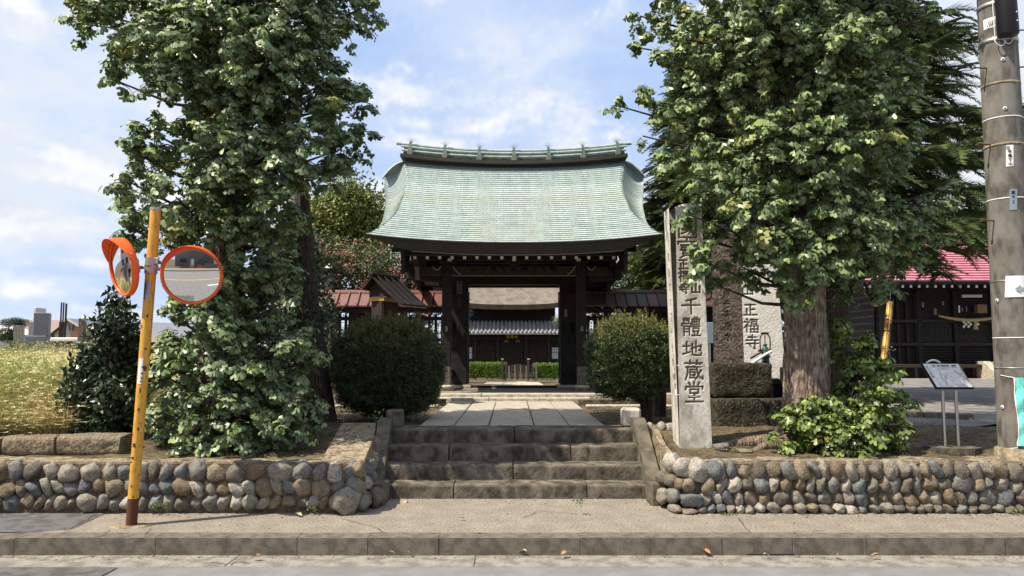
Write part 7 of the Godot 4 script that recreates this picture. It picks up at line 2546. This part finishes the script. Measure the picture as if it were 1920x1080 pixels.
func clipped_bush(label: String, mid: Vector3, half: Vector3, stem_foot: Vector3, lo: Color, hi: Color, shoot: Color, count: int, tip := 0.5):
	var t := thing("clipped_bush", label, "bush", stem_foot, 0.0, "clipped bushes either side of the steps")
	var meshes := [leaf_clump(61, 11, 0.055, 0.030, 0.014, 0.8), leaf_clump(62, 11, 0.055, 0.030, 0.014, 0.8)]
	var places := [[], []]
	var tints := [PackedColorArray(), PackedColorArray()]
	var f := FastNoiseLite.new()
	f.frequency = 1.7
	f.fractal_octaves = 3
	var tw := Shape.new()
	var up_s := Shape.new()
	for i in count:
		var dir := Vector3(rng.randfn(), rng.randfn(), rng.randfn()).normalized()
		var e := pow(pow(absf(dir.x), 2.7) + pow(absf(dir.y), 2.7) + pow(absf(dir.z), 2.7), -1.0 / 2.7)
		var shell := dir * e * (0.95 + 0.22 * f.get_noise_3dv(dir * 2.2 + mid))
		var depth := pow(rng.randf(), 2.2)
		var p := mid + shell * half * lerpf(1.03, 0.55, depth)
		var high := smoothstep(0.15, 0.95, shell.y)
		var up := (Vector3.UP * (0.8 + high) + dir * 0.6).normalized()
		var x := up.cross(Vector3(rng.randf_range(-1, 1), 0.2, rng.randf_range(-1, 1))).normalized()
		var k := rng.randi() % 2
		if high > 0.5 and rng.randf() < 0.10:
			# an upright new shoot above the clipped line
			var L := rng.randf_range(0.04, 0.15)
			for q in 3:
				places[k].append(Transform3D(Basis(x, up, x.cross(up)) * Basis.from_scale(Vector3(0.55, 1.0, 0.55)), p + Vector3(rng.randfn() * 0.008, L * q / 2.0, rng.randfn() * 0.008) - t.position))
				tints[k].append(shoot)
			tw.tube([p - t.position, p + Vector3(0.01, L, 0) - t.position], [0.0025, 0.0012], 3, false)
			continue
		places[k].append(Transform3D(Basis(x, up, x.cross(up)) * Basis.from_scale(Vector3.ONE * rng.randf_range(0.75, 1.2)), p - t.position))
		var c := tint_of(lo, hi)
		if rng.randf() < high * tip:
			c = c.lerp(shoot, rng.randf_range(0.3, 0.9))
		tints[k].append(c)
		if i % 40 == 0:
			var q := mid + shell * half * 0.6
			tw.tube([q - t.position, q.lerp(p, 0.5) + Vector3(0, -0.04, 0) - t.position, p + Vector3(rng.randfn() * 0.03, 0.05, rng.randfn() * 0.03) - t.position], [0.005, 0.004, 0.0015], 4, false)
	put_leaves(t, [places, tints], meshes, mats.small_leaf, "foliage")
	var o := put(tw.mesh(), mats.twig, "twigs", t)
	o.set_meta("kind", "stuff")
	for k in 4:
		var a := TAU * k / 4.0 + 0.6
		piped([Vector3(0.02 * cos(a), -0.05, 0.02 * sin(a)), Vector3(0.05 * cos(a), 0.22, 0.05 * sin(a)), mid - t.position + Vector3(cos(a), -0.3, sin(a)) * half * 0.5], [0.055, 0.04, 0.015], mats.dark_bark, "stem", t, 9)

func build_plants():
	# the two ginkgos by the road
	var rose := [rosette(1, 6, 0.066), rosette(2, 7, 0.060), rosette(3, 6, 0.072)]
	var g_lo := Color(0.085, 0.132, 0.054)
	var g_hi := Color(0.23, 0.30, 0.145)
	var young := Color(0.30, 0.39, 0.12)
	var base := Vector3(at(402, 850, 8.45).x, 0.70, -8.45)
	var t := thing("ginkgo_tree", "tall leafy ginkgo with sprouts to the ground, behind the yellow mirror post", "tree", base, 0.0, "ginkgo trees flanking the steps")
	put(trunk_mesh([Vector3(0, -0.1, 0), Vector3(0.0, 1.2, 0), Vector3(0.06, 3.5, 0), Vector3(0.05, 10.2, 0)], [0.24, 0.19, 0.16, 0.05], 0.6, 3), mats.bark, "trunk", t)
	for k in 5:
		var a := -0.4 + k * 0.5
		piped([Vector3(0.1 * cos(a), 0.12, 0.1 * sin(a)), Vector3(0.55 * cos(a), 0.06, 0.3 * sin(a)), Vector3(1.15 * cos(a), -0.02, 0.45 * sin(a))], [0.09, 0.06, 0.02], mats.bark, "root", t, 9)
	var up_text := "420 -150 170; 290 -90 120; 560 -80 130; 640 -60 90; 420 -330 150; 330 -260 110; 520 -260 110; 180 20 62; 160 45 42; 250 40 90; 330 70 105; 450 60 115; 560 40 110; 640 20 85; 690 10 34; 250 115 78; 215 150 45; 340 150 90; 460 160 105; 560 130 95; 620 150 60; 480 230 95; 390 230 70; 560 220 90; 640 200 62; 680 190 36; 290 250 55; 250 285 48; 680 260 42; 640 280 60; 560 290 85; 460 300 95; 360 290 80; 290 310 60; 240 340 40; 610 330 45; 520 360 75; 420 380 90; 330 370 80; 260 390 55"
	var mid_text := "235 425 38; 300 435 60; 380 450 75; 460 450 80; 530 430 55; 555 400 40; 470 520 75; 540 510 42; 430 570 70; 510 580 62; 380 530 50; 555 555 28"
	var low_text := "345 620 50; 420 640 75; 500 650 75; 560 640 45; 330 690 55; 400 710 80; 490 720 80; 560 710 55; 590 670 36; 325 755 55; 390 780 75; 470 790 80; 545 780 65; 590 760 40; 320 810 42; 380 825 50; 450 830 52; 520 825 46; 560 815 32; 350 560 36; 320 590 30"
	var lobes := lobes_of(up_text, 8.45, 0.75) + lobes_of(mid_text, 8.4, 0.45) + lobes_of(low_text, 8.3, 0.42, -0.40)
	# lobes that round the crown out behind and before the trunk
	for e in lobes_of("420 -200 140; 400 80 120; 500 120 120; 440 280 100; 500 300 90", 7.75, 0.1) + lobes_of("405 600 46; 430 680 56; 375 760 52; 450 765 56; 505 700 50; 400 832 38; 345 832 34; 480 842 36; 300 700 36; 290 780 34; 330 650 36; 540 760 46; 405 545 48", 7.95, 0.06) + lobes_of("425 440 58; 395 500 40; 440 365 68; 410 300 68; 430 80 78; 420 200 76; 440 520 48; 470 430 50; 400 -10 70; 440 140 60", 8.05, 0.05) + lobes_of("405 620 42; 400 680 44; 415 740 44; 388 585 38; 430 640 42; 395 790 38; 380 650 36", 7.86, 0.03) + lobes_of("300 -200 130; 480 -100 130; 260 -80 100; 380 -380 140; 500 -330 120; 420 -560 140; 330 -480 120; 480 -480 110; 420 -720 110", 9.1, 0.25) + lobes_of("420 -200 150; 350 60 120; 520 80 120; 450 240 110; 420 400 90; 460 560 80; 430 700 90; 480 780 80", 9.3, 0.2):
		lobes.append(e)
	ginkgo(t, base, lobes, 9.5, rose, g_lo, g_hi, young, base.y + 9.5)
	var base2 := Vector3(at(1520, 850, 8.25).x, 0.68, -8.25)
	var t2 := thing("ginkgo_tree", "thick trunked ginkgo with wide crown, right of the inscribed stone pillar", "tree", base2, 0.0, "ginkgo trees flanking the steps")
	put(trunk_mesh([Vector3(0, -0.12, 0), Vector3(-0.01, 0.5, 0), Vector3(-0.01, 1.3, 0), Vector3(0.0, 2.4, 0), Vector3(0.02, 4.5, 0), Vector3(0, 8.5, 0)], [0.30, 0.235, 0.215, 0.20, 0.16, 0.05], 0.75, 8), mats.bark, "trunk", t2)
	for e in [[PI, 1.15, 0.06], [2.6, 0.9, 0.05], [3.5, 0.8, 0.06], [2.0, 0.6, 0.05], [0.5, 0.6, 0.05], [1.3, 0.5, 0.05]]:
		var a: float = e[0]
		var L: float = e[1]
		piped([Vector3(0.15 * cos(a), 0.20, 0.15 * sin(a)), Vector3(0.36 * cos(a), 0.09, 0.30 * sin(a)), Vector3(0.7 * L * cos(a + 0.1), 0.045, 0.5 * L * sin(a + 0.1)), Vector3(L * cos(a), -0.03, 0.55 * L * sin(a))], [0.11, e[2] + 0.03, e[2], 0.02], mats.bark, "root", t2, 10)
	var cut := boxed(Vector3(0.03, 0.53, 0.222), Vector3(0.09, 0.08, 0.03), 0.012, mats.worn_wood, "pruning_scar", t2)
	var up2 := "1480 -260 190; 1350 -120 140; 1620 -130 150; 1480 -420 150; 1240 -40 80; 1720 -40 70; 1200 30 28; 1225 60 26; 1270 40 62; 1370 50 105; 1490 50 120; 1610 50 110; 1700 40 66; 1750 25 26; 1270 120 62; 1200 90 22; 1350 160 100; 1470 170 110; 1590 160 105; 1680 140 66; 1165 200 26; 1200 185 34; 1250 215 52; 1310 250 75; 1420 270 95; 1540 270 95; 1640 240 80; 1700 250 46; 1205 255 18; 1270 300 46; 1340 340 70; 1450 360 90; 1560 350 85; 1650 330 70; 1300 400 48; 1370 420 70; 1460 440 80; 1550 440 85; 1640 420 80; 1710 400 60; 1760 370 40; 1790 350 20; 1290 440 34; 1320 490 46; 1390 500 56; 1470 520 50; 1560 530 58; 1640 510 60; 1700 470 52; 1745 430 42; 1345 535 28; 1660 545 30; 1285 400 26; 1265 415 16"
	lobes = lobes_of(up2, 8.2, 0.5)
	for e in lobes_of("1480 -250 150; 1430 60 120; 1560 90 120; 1480 250 110; 1420 400 80; 1600 420 80; 1500 480 60; 1505 340 75; 1525 535 46; 1470 440 60; 1545 200 75; 1480 545 36; 1560 500 50", 7.7, 0.1) + lobes_of("1480 -200 150; 1400 60 110; 1580 80 110; 1500 230 90", 8.9, 0.1):
		lobes.append(e)
	ginkgo(t2, base2, lobes, 9.5, rose, g_lo.lerp(g_hi, 0.2), Color(0.25, 0.325, 0.135), Color(0.24, 0.33, 0.07), base2.y + 7.8)
	# sprouts at its foot
	var sprout := thing("ginkgo_sprouts", "bright yellow green ginkgo sprouts around the foot of the right trunk", "sprouts", Vector3(at(1590, 850, 8.0).x, 0.68, -8.0))
	var small := [rosette(11, 6, 0.056), rosette(12, 6, 0.05), rosette(13, 5, 0.066)]
	var sl := lobes_of("1600 800 62; 1540 800 46; 1655 790 48; 1640 740 40; 1610 700 44; 1660 700 34; 1590 660 34; 1580 610 30; 1620 640 24; 1690 745 24; 1480 780 26; 1490 830 24; 1560 838 30; 1620 840 30; 1670 830 26; 1700 800 18; 1455 815 13; 1500 760 24; 1540 760 30; 1575 745 34", 8.05, 0.28, -0.32) + lobes_of("1495 805 34; 1535 795 40; 1580 805 42; 1515 768 26; 1560 840 32; 1610 790 40; 1470 838 18; 1640 835 26", 7.82, 0.04)
	ginkgo(sprout, Vector3(at(1585, 850, 8.05).x, 0.62, -8.05), sl, 22.0, small, Color(0.075, 0.115, 0.03), Color(0.19, 0.26, 0.055), Color(0.36, 0.42, 0.07), 0.9, true)
	# dark second trunk behind the left ginkgo
	var tk := at(606, 790, 10.2)
	var dt := thing("dark_tree", "dark bare trunk leaning behind the left ginkgo beside the dark bush", "tree", Vector3(tk.x, 0.8, -10.2))
	put(trunk_mesh([Vector3(0, -0.1, 0), Vector3(-0.08, 0.6, 0), Vector3(-0.22, 1.6, 0), Vector3(-0.3, 3.2, 0.1)], [0.19, 0.15, 0.12, 0.05], 0.4, 6), mats.dark_bark, "trunk", dt)
	put_leaves(dt, lobe_leaves(lobes_of("560 520 60; 580 600 45; 540 640 50; 555 450 40", 10.4, 0.2).map(func(l): return [l[0] - dt.position, l[1], l[2]]), 40.0, 1, Color(0.03, 0.055, 0.022), Color(0.075, 0.11, 0.05), 0.9, 1.3), [leaf_clump(71, 12, 0.16, 0.08, 0.045)], mats.small_leaf, "crown")
	# camellia
	var glossy := [leaf_clump(21, 9, 0.12, 0.085, 0.042, 0.0), leaf_clump(22, 9, 0.12, 0.085, 0.042, 0.0)]
	broadleaf("camellia_bush", "dark glossy camellia bush, cone shaped, between the tall grass and yellow post", "bush", "215 568 15; 222 595 24; 208 625 34; 240 640 28; 200 670 44; 165 690 28; 235 690 38; 190 720 52; 150 740 34; 225 745 44; 180 775 52; 140 785 30; 235 790 38; 190 805 40; 150 810 24; 245 720 28; 130 750 16; 255 660 16", 8.75, 0.28, 115.0, glossy, mats.glossy_leaf, Color(0.014, 0.030, 0.014), Color(0.050, 0.078, 0.034), 0.8, 1.25, 0.05)
	# clipped bushes
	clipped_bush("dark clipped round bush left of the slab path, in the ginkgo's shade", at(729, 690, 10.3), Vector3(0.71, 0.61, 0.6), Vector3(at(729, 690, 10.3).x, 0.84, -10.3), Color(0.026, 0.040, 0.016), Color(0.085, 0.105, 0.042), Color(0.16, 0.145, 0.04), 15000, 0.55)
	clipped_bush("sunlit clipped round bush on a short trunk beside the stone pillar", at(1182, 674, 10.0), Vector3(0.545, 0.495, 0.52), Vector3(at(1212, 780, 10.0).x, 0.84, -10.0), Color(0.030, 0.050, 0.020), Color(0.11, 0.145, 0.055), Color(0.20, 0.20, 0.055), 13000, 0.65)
	var stub := at(1241, 760, 10.6)
	var sb := piped([Vector3(0, 0, 0), Vector3(0.02, 0.45, 0)], [0.06, 0.05], mats.dark_bark, "thin_tree", self, 10)
	sb.position = Vector3(stub.x, 0.84, -10.6)
	tag(sb, "thin dark tree stem behind the clipped bush, near the stone pillar", "trunk")
	var spot_at := at(1232, 760, 10.9)
	var spost := boxed(Vector3(spot_at.x, 1.0, -10.9), Vector3(0.12, 0.42, 0.12), 0.012, mats.dark_stone, "short_stone", self)
	tag(spost, "short dark stone marker behind the right clipped bush's trunk", "stone marker")
	# shrub beside the left bush
	var fine := [leaf_clump(31, 14, 0.11, 0.045, 0.022, 0.2), leaf_clump(32, 14, 0.11, 0.045, 0.022, 0.2)]
	broadleaf("loose_shrub", "loose fine leaved shrub with bare stems, between left ginkgo and dark bush", "shrub", "590 585 34; 615 575 22; 560 610 36; 600 630 30; 575 650 30; 610 660 22; 590 690 24; 545 580 30; 625 600 16", 11.6, 0.3, 48.0, fine, mats.small_leaf, Color(0.035, 0.055, 0.022), Color(0.11, 0.14, 0.055), 0.8, 1.2, 0.035)
	# trees behind the left fence
	var big := [leaf_clump(41, 16, 0.34, 0.12, 0.06, 0.2), leaf_clump(42, 16, 0.34, 0.12, 0.06, 0.2)]
	broadleaf("yellow_green_tree", "rounded yellow green tree behind the left fence, under the copper roof's corner", "tree", "650 388 44; 690 395 40; 618 400 36; 665 430 52; 600 430 44; 705 440 34; 640 460 52; 690 470 44; 600 470 40; 655 362 20; 630 372 20; 560 430 40; 540 470 44", 27.0, 1.0, 24.0, big, mats.small_leaf, Color(0.085, 0.105, 0.02), Color(0.23, 0.25, 0.055), 0.9, 1.4, 0.2)
	var myr := broadleaf("crape_myrtle", "crape myrtle with pink flowers behind the left roofed fence", "tree", "590 480 40; 640 490 40; 690 500 42; 740 500 42; 780 505 34; 600 525 40; 655 535 38; 710 535 34; 755 535 32; 800 528 28; 570 520 38; 820 520 22; 560 490 40; 620 560 30; 680 570 26", 20.5, 0.7, 24.0, [leaf_clump(43, 16, 0.26, 0.085, 0.045, 0.2)], mats.small_leaf, Color(0.050, 0.068, 0.024), Color(0.16, 0.17, 0.075), 0.9, 1.3, 0.1)
	var fp := []
	var ft := PackedColorArray()
	for e in [[668, 458, 5], [610, 470, 9], [590, 455, 8], [650, 500, 9], [662, 480, 7], [730, 508, 10], [742, 505, 7], [685, 532, 8], [678, 536, 6], [600, 500, 12], [605, 515, 9], [775, 527, 5], [752, 520, 8], [580, 470, 10], [640, 465, 10], [715, 470, 9], [760, 480, 8], [617, 540, 6], [800, 583, 5], [790, 587, 4], [803, 598, 4], [680, 573, 4], [632, 520, 8], [700, 485, 9], [570, 545, 5]]:
		for k in int(e[2] * 0.55):
			var p := at(e[0] + rng.randfn() * e[2] * 0.5, e[1] + rng.randfn() * e[2] * 0.5, 19.6 + rng.randfn() * 0.1)
			fp.append(Transform3D(Basis(Vector3(rng.randfn(), rng.randfn(), rng.randfn()).normalized(), rng.randf() * 6.0) * Basis.from_scale(Vector3.ONE * rng.randf_range(0.7, 1.2)), p - myr.position))
			ft.append(Color(0.52, 0.19, 0.24).lerp(Color(0.36, 0.22, 0.15), rng.randf()) if rng.randf() < 0.8 else Color(0.30, 0.16, 0.09))
	stuff(leaf_clump(51, 12, 0.10, 0.05, 0.045, 0.0), fp, ft, mats.petal, "blossom", myr)
	broadleaf("dark_evergreen", "dark evergreen foliage behind the left fence beside the gate post", "tree", "800 535 26; 830 540 26; 780 545 22; 840 560 26; 800 590 26; 740 590 30; 690 600 30", 22.5, 0.4, 22.0, big, mats.small_leaf, Color(0.018, 0.030, 0.014), Color(0.055, 0.075, 0.035), 0.6, 0.9, 0.08)
	# right side: conifers and broadleaved trees
	var fr := [frond(5), frond(6)]
	var c1 := at(1565, 700, 15.5)
	var t3 := thing("cedar_tree", "tall dark cedar with drooping level branches, behind the right ginkgo", "tree", Vector3(c1.x, 0.8, -15.5), 0.0, "conifers behind the right ginkgo")
	conifer(t3, Vector3(c1.x, 0.7, -15.5), Vector3(at(1570, -240, 15.5).x, at(1570, -240, 15.5).y, -15.5), 3.35, 3.7, 28, fr, Color(0.060, 0.095, 0.040), Color(0.18, 0.235, 0.095))
	var c2 := at(1325, 700, 20.5)
	var t4 := thing("cedar_tree", "broad green conifer right of the copper roof, behind the stone pillar", "tree", Vector3(c2.x, 0.8, -20.5), 0.0, "conifers behind the right ginkgo")
	conifer(t4, Vector3(c2.x, 0.7, -20.5), Vector3(c2.x, at(1325, 60, 20.5).y, -20.5), 2.2, 2.2, 30, fr, Color(0.060, 0.088, 0.030), Color(0.19, 0.225, 0.08))
	broadleaf("evergreen_tree", "dark green broadleaved tree between the copper roof's corner and stone pillar", "tree", "1215 470 40; 1250 450 40; 1190 500 36; 1235 510 44; 1165 525 26; 1205 535 34; 1260 540 36; 1150 545 18; 1270 480 40; 1230 560 30; 1290 520 40", 24.0, 0.7, 22.0, big, mats.small_leaf, Color(0.035, 0.060, 0.026), Color(0.14, 0.175, 0.085), 0.7, 1.05, 0.15)
	broadleaf("small_yellow_tree", "small yellow tinged tree top behind the right fence, beside the gate", "tree", "1122 540 14; 1112 550 12; 1135 548 12; 1100 560 14", 30.0, 0.3, 26.0, big, mats.small_leaf, Color(0.06, 0.07, 0.02), Color(0.20, 0.17, 0.05), 0.4, 0.6, 0.08)
	broadleaf("low_shrubbery", "green shrubbery seen through the pickets of the right fence", "shrub", "1110 600 30; 1150 605 32; 1195 600 34; 1235 605 30; 1280 610 34; 1320 590 30", 22.0, 0.4, 20.0, big, mats.small_leaf, Color(0.030, 0.045, 0.02), Color(0.11, 0.13, 0.06), 0.5, 0.8, 0.05)
	broadleaf("light_green_tree", "light green tree behind the utility pole, above the pink roof", "tree", "1900 260 44; 1935 300 50; 1910 340 46; 1950 390 60; 1890 400 44; 1850 410 38; 1815 400 32; 1830 440 26; 1930 440 50; 1795 420 22; 1880 440 30; 1960 230 50", 19.0, 0.6, 20.0, big, mats.small_leaf, Color(0.055, 0.085, 0.018), Color(0.17, 0.21, 0.045), 0.6, 1.0, 0.12)
	broadleaf("bright_bush", "bright green bush at the shrine's corner under the yellow guard", "bush", "1640 655 18; 1655 650 14; 1630 670 20; 1648 680 18; 1620 650 14", 24.0, 0.3, 30.0, big, mats.small_leaf, Color(0.06, 0.09, 0.02), Color(0.16, 0.21, 0.05), 0.4, 0.6, 0.05)
	broadleaf("backdrop_tree", "dark tree foliage hanging above the shrine roof's left end", "tree", "1590 500 36; 1640 480 34; 1680 400 34", 17.5, 0.5, 26.0, big, mats.small_leaf, Color(0.020, 0.034, 0.014), Color(0.065, 0.088, 0.034), 0.6, 0.9, 0.08)
	# clipped pine among the graves
	var pn := broadleaf("clipped_pine", "flat topped clipped pine at the frame edge among the graves", "tree", "15 606 13 0.45; 30 603 14 0.42; 44 606 12 0.45; 12 622 12 0.4; 20 634 14 0.4; 5 634 10 0.4", 30.0, 0.1, 90.0, [leaf_clump(81, 14, 0.14, 0.07, 0.016, 0.6)], mats.small_leaf, Color(0.020, 0.032, 0.016), Color(0.06, 0.08, 0.035), 0.8, 1.1, 0.07)
	# hedges before the hall
	var hm := [leaf_clump(91, 14, 0.16, 0.07, 0.045, 0.4), leaf_clump(92, 14, 0.16, 0.07, 0.045, 0.4)]
	for e in [[700.0, 946.5, 683.5, 711.5, "bright clipped hedge left of the picket gate"], [1003.5, 1260.0, 685.0, 712.0, "bright clipped hedge right of the picket gate"]]:
		var a := at(e[0], e[3], 46.2)
		var b := at(e[1], e[2], 46.2)
		var t5 := thing("clipped_hedge", e[4] + ", seen through the temple gate", "hedge", Vector3((a.x + b.x) * 0.5, a.y, -46.6), 0.0, "clipped hedges before the hall")
		var w := b.x - a.x
		var h := b.y - a.y
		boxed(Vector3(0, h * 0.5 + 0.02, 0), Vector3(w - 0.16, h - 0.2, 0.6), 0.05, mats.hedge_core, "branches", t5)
		var places := [[], []]
		var tints := [PackedColorArray(), PackedColorArray()]
		for i in int(w * 520):
			var p := Vector3(rng.randf_range(-0.5, 0.5) * w, rng.randf_range(0.06, 1.0) * h, 0.40)
			if rng.randf() < 0.3:
				p = Vector3(rng.randf_range(-0.5, 0.5) * w, h, rng.randf_range(-0.4, 0.4))
			elif rng.randf() < 0.08:
				p = Vector3((0.5 if rng.randf() < 0.5 else -0.5) * w, rng.randf() * h, rng.randf_range(-0.4, 0.4))
			p += Vector3(rng.randfn(), rng.randfn(), rng.randfn()) * 0.022
			var k := rng.randi() % 2
			places[k].append(Transform3D(Basis(Vector3.UP, rng.randf() * TAU) * Basis.from_scale(Vector3.ONE * rng.randf_range(0.6, 1.0)), p))
			tints[k].append(tint_of(Color(0.07, 0.12, 0.015), Color(0.17, 0.26, 0.035)))
		put_leaves(t5, [places, tints], hm, mats.small_leaf, "foliage")
	broadleaf("courtyard_shrub", "dark shrub at the hall's corner, seen at the left edge of the gate opening", "shrub", "872 590 10; 866 600 10; 876 582 6; 860 610 12", 50.0, 0.2, 30.0, big, mats.small_leaf, Color(0.03, 0.05, 0.03), Color(0.07, 0.10, 0.06), 0.6, 0.9, 0.05)
	broadleaf("courtyard_bush", "small light bush at the hall's corner, seen at the right edge of the gate opening", "shrub", "1046 602 8; 1052 606 10; 1060 600 10", 50.0, 0.2, 30.0, big, mats.small_leaf, Color(0.08, 0.11, 0.03), Color(0.20, 0.24, 0.09), 0.5, 0.8, 0.05)
	# tall grass field on the left
	var tufts := []
	for v in 3:
		var r := RandomNumberGenerator.new()
		r.seed = 200 + v
		var s := Shape.new()
		for k in 16:
			var a := r.randf() * TAU
			var out := Vector3(cos(a), 0, sin(a))
			var H := r.randf_range(0.35, 0.95)
			var bend := r.randf_range(0.1, 0.5)
			var p0 := out * r.randf() * 0.09
			var side := Vector3(-sin(a), 0, cos(a)) * 0.0085
			var last := p0
			for q in 4:
				var u := (q + 1) / 4.0
				var p := p0 + Vector3(0, H * u * (1.0 - 0.3 * bend * u), 0) + out * H * bend * u * u
				var w0 := 1.0 - 0.25 * q
				var w1 := maxf(0.08, 1.0 - 0.25 * (q + 1))
				s.quad(last - side * w0, last + side * w0, p + side * w1, p - side * w1, Vector3(-out.x, 1.0, -out.z) if q > 1 else Vector3(out.x, 0.6, out.z))
				last = p
			if k % 2 == 0:
				for q in 7:
					var dd := Vector3(r.randfn(), r.randf() * 0.8, r.randfn()).normalized()
					s.tri(last + out * q * 0.006, last + out * q * 0.006 + Vector3(0.009, 0.003, 0.009), last + out * q * 0.006 + dd * 0.06, Vector3.UP)
		tufts.append(s.mesh())
	var field := structure("grass_field")
	field.set_meta("kind", "stuff")
	var gp := [[], [], []]
	var gt := [PackedColorArray(), PackedColorArray(), PackedColorArray()]
	var patch := FastNoiseLite.new()
	patch.seed = 3
	patch.frequency = 0.22
	for i in 17000:
		var d := 8.35 + pow(rng.randf(), 1.35) * 17.0
		var x := lerpf(-d * 0.95 - 1.5, -4.62 - (d - 8.3) * 0.16, rng.randf())
		if d < 9.2 and x > -5.0:
			continue
		var n := patch.get_noise_2d(x, d)
		var k := rng.randi() % 3
		var sc := rng.randf_range(0.55, 0.95) * (0.55 + 0.45 * smoothstep(8.3, 9.8, d)) * (1.0 + 0.22 * smoothstep(17.0, 24.0, d))
		gp[k].append(Transform3D(Basis(Vector3.UP, rng.randf() * TAU) * Basis.from_scale(Vector3(1.2, sc, 1.2)), Vector3(x, ground_height(x, d) - 0.02, -d)))
		var c := Color(0.66, 0.58, 0.33).lerp(Color(0.27, 0.33, 0.10), clampf(0.36 + n * 2.2 + rng.randfn() * 0.25, 0, 1))
		if d > 20.0 and rng.randf() < 0.6:
			c = c.lerp(Color(0.10, 0.13, 0.045), 0.7)
		gt[k].append(c)
	for k in 3:
		stuff(tufts[k], gp[k], gt[k], mats.grass_blade, "grass", field)
	broadleaf("weed_patch", "green leafy weeds along the far edge of the grass before the graves", "weeds", "20 650 12 0.5; 60 652 12 0.5; 110 652 14 0.6; 150 650 14 0.6; 190 650 14 0.7; 90 655 12 0.5; 130 658 12 0.5", 23.0, 0.6, 60.0, fine, mats.small_leaf, Color(0.05, 0.075, 0.02), Color(0.15, 0.18, 0.06), 0.8, 1.3, 0.0)
	# low weeds and the heart leaved seedling by the left post
	var hl := Shape.new()
	for e in [[0.0, 0.10, 0.06, 0.075], [-0.08, 0.12, 0.04, 0.06], [0.05, 0.03, 0.08, 0.05], [-0.05, 0.0, 0.07, 0.055], [-0.12, 0.05, 0.03, 0.05], [0.07, 0.15, 0.02, 0.045], [-0.02, -0.06, 0.08, 0.05]]:
		var o := PackedVector2Array([Vector2(0, 0.25), Vector2(0.3, 0.5), Vector2(0.55, 0.35), Vector2(0.5, -0.05), Vector2(0.0, -0.75), Vector2(-0.5, -0.05), Vector2(-0.55, 0.35), Vector2(-0.3, 0.5)])
		for k in o.size():
			o[k] *= e[3] * 0.7
		hl.slab(o, 0.0, 0.002, Transform3D(Basis(Vector3.RIGHT, -0.5) * Basis(Vector3.UP, e[0] * 4.0), Vector3(e[0], e[1] + 0.14, e[2])))
		hl.tube([Vector3(0, -0.12, 0), Vector3(e[0], e[1] + 0.15, e[2])], [0.003, 0.002], 4, false)
	var sd := put(hl.mesh(), mats.seedling, "seedling", self, Transform3D(Basis.from_scale(Vector3.ONE * 0.62), at(712, 797, 9.0)))
	tag(sd, "small plant with heart shaped leaves beside the dark post at the steps' top", "plant")
	var wd := []
	var wt := PackedColorArray()
	for e in [[1382, 846], [1370, 848], [1420, 852], [1700, 852], [1760, 852], [590, 955], [298, 950], [1085, 941], [1900, 962], [1360, 968], [300, 858], [560, 858], [205, 866], [1530, 862]]:
		for k in 6:
			var p := at(e[0] + rng.randfn() * 6.0, e[1], 7.95 if e[1] < 900 else 7.30)
			wd.append(Transform3D(Basis(Vector3.UP, rng.randf() * TAU) * Basis.from_scale(Vector3.ONE * rng.randf_range(0.5, 0.9)), p + Vector3(0, 0.01, 0)))
			wt.append(tint_of(Color(0.08, 0.12, 0.03), Color(0.2, 0.26, 0.07)))
	stuff(leaf_clump(95, 9, 0.06, 0.035, 0.016, 0.6), wd, wt, mats.small_leaf, "weeds")
	# moss and small litter on the beds
	var mp := []
	var mt := PackedColorArray()
	for i in 5200:
		var d := 7.75 + pow(rng.randf(), 1.3) * 6.0
		var x := rng.randf_range(-4.2, 5.4)
		if absf(x) < 1.7 and d < 9.3 or absf(x) < 1.2:
			continue
		if d > 9.3 and x > 4.0 + maxf(0.0, 11.6 - d) * 0.75 - 0.2:
			continue
		mp.append(Transform3D(Basis(Vector3.UP, rng.randf() * TAU) * Basis.from_scale(Vector3(1, 0.5, 1) * rng.randf_range(0.4, 1.0)), Vector3(x, ground_height(x, d) + 0.005, -d)))
		mt.append(tint_of(Color(0.05, 0.065, 0.018), Color(0.13, 0.14, 0.045)) if rng.randf() < 0.7 else Color(0.20, 0.13, 0.07))
	stuff(leaf_clump(96, 10, 0.08, 0.03, 0.016, 0.1), mp, mt, mats.small_leaf, "moss")
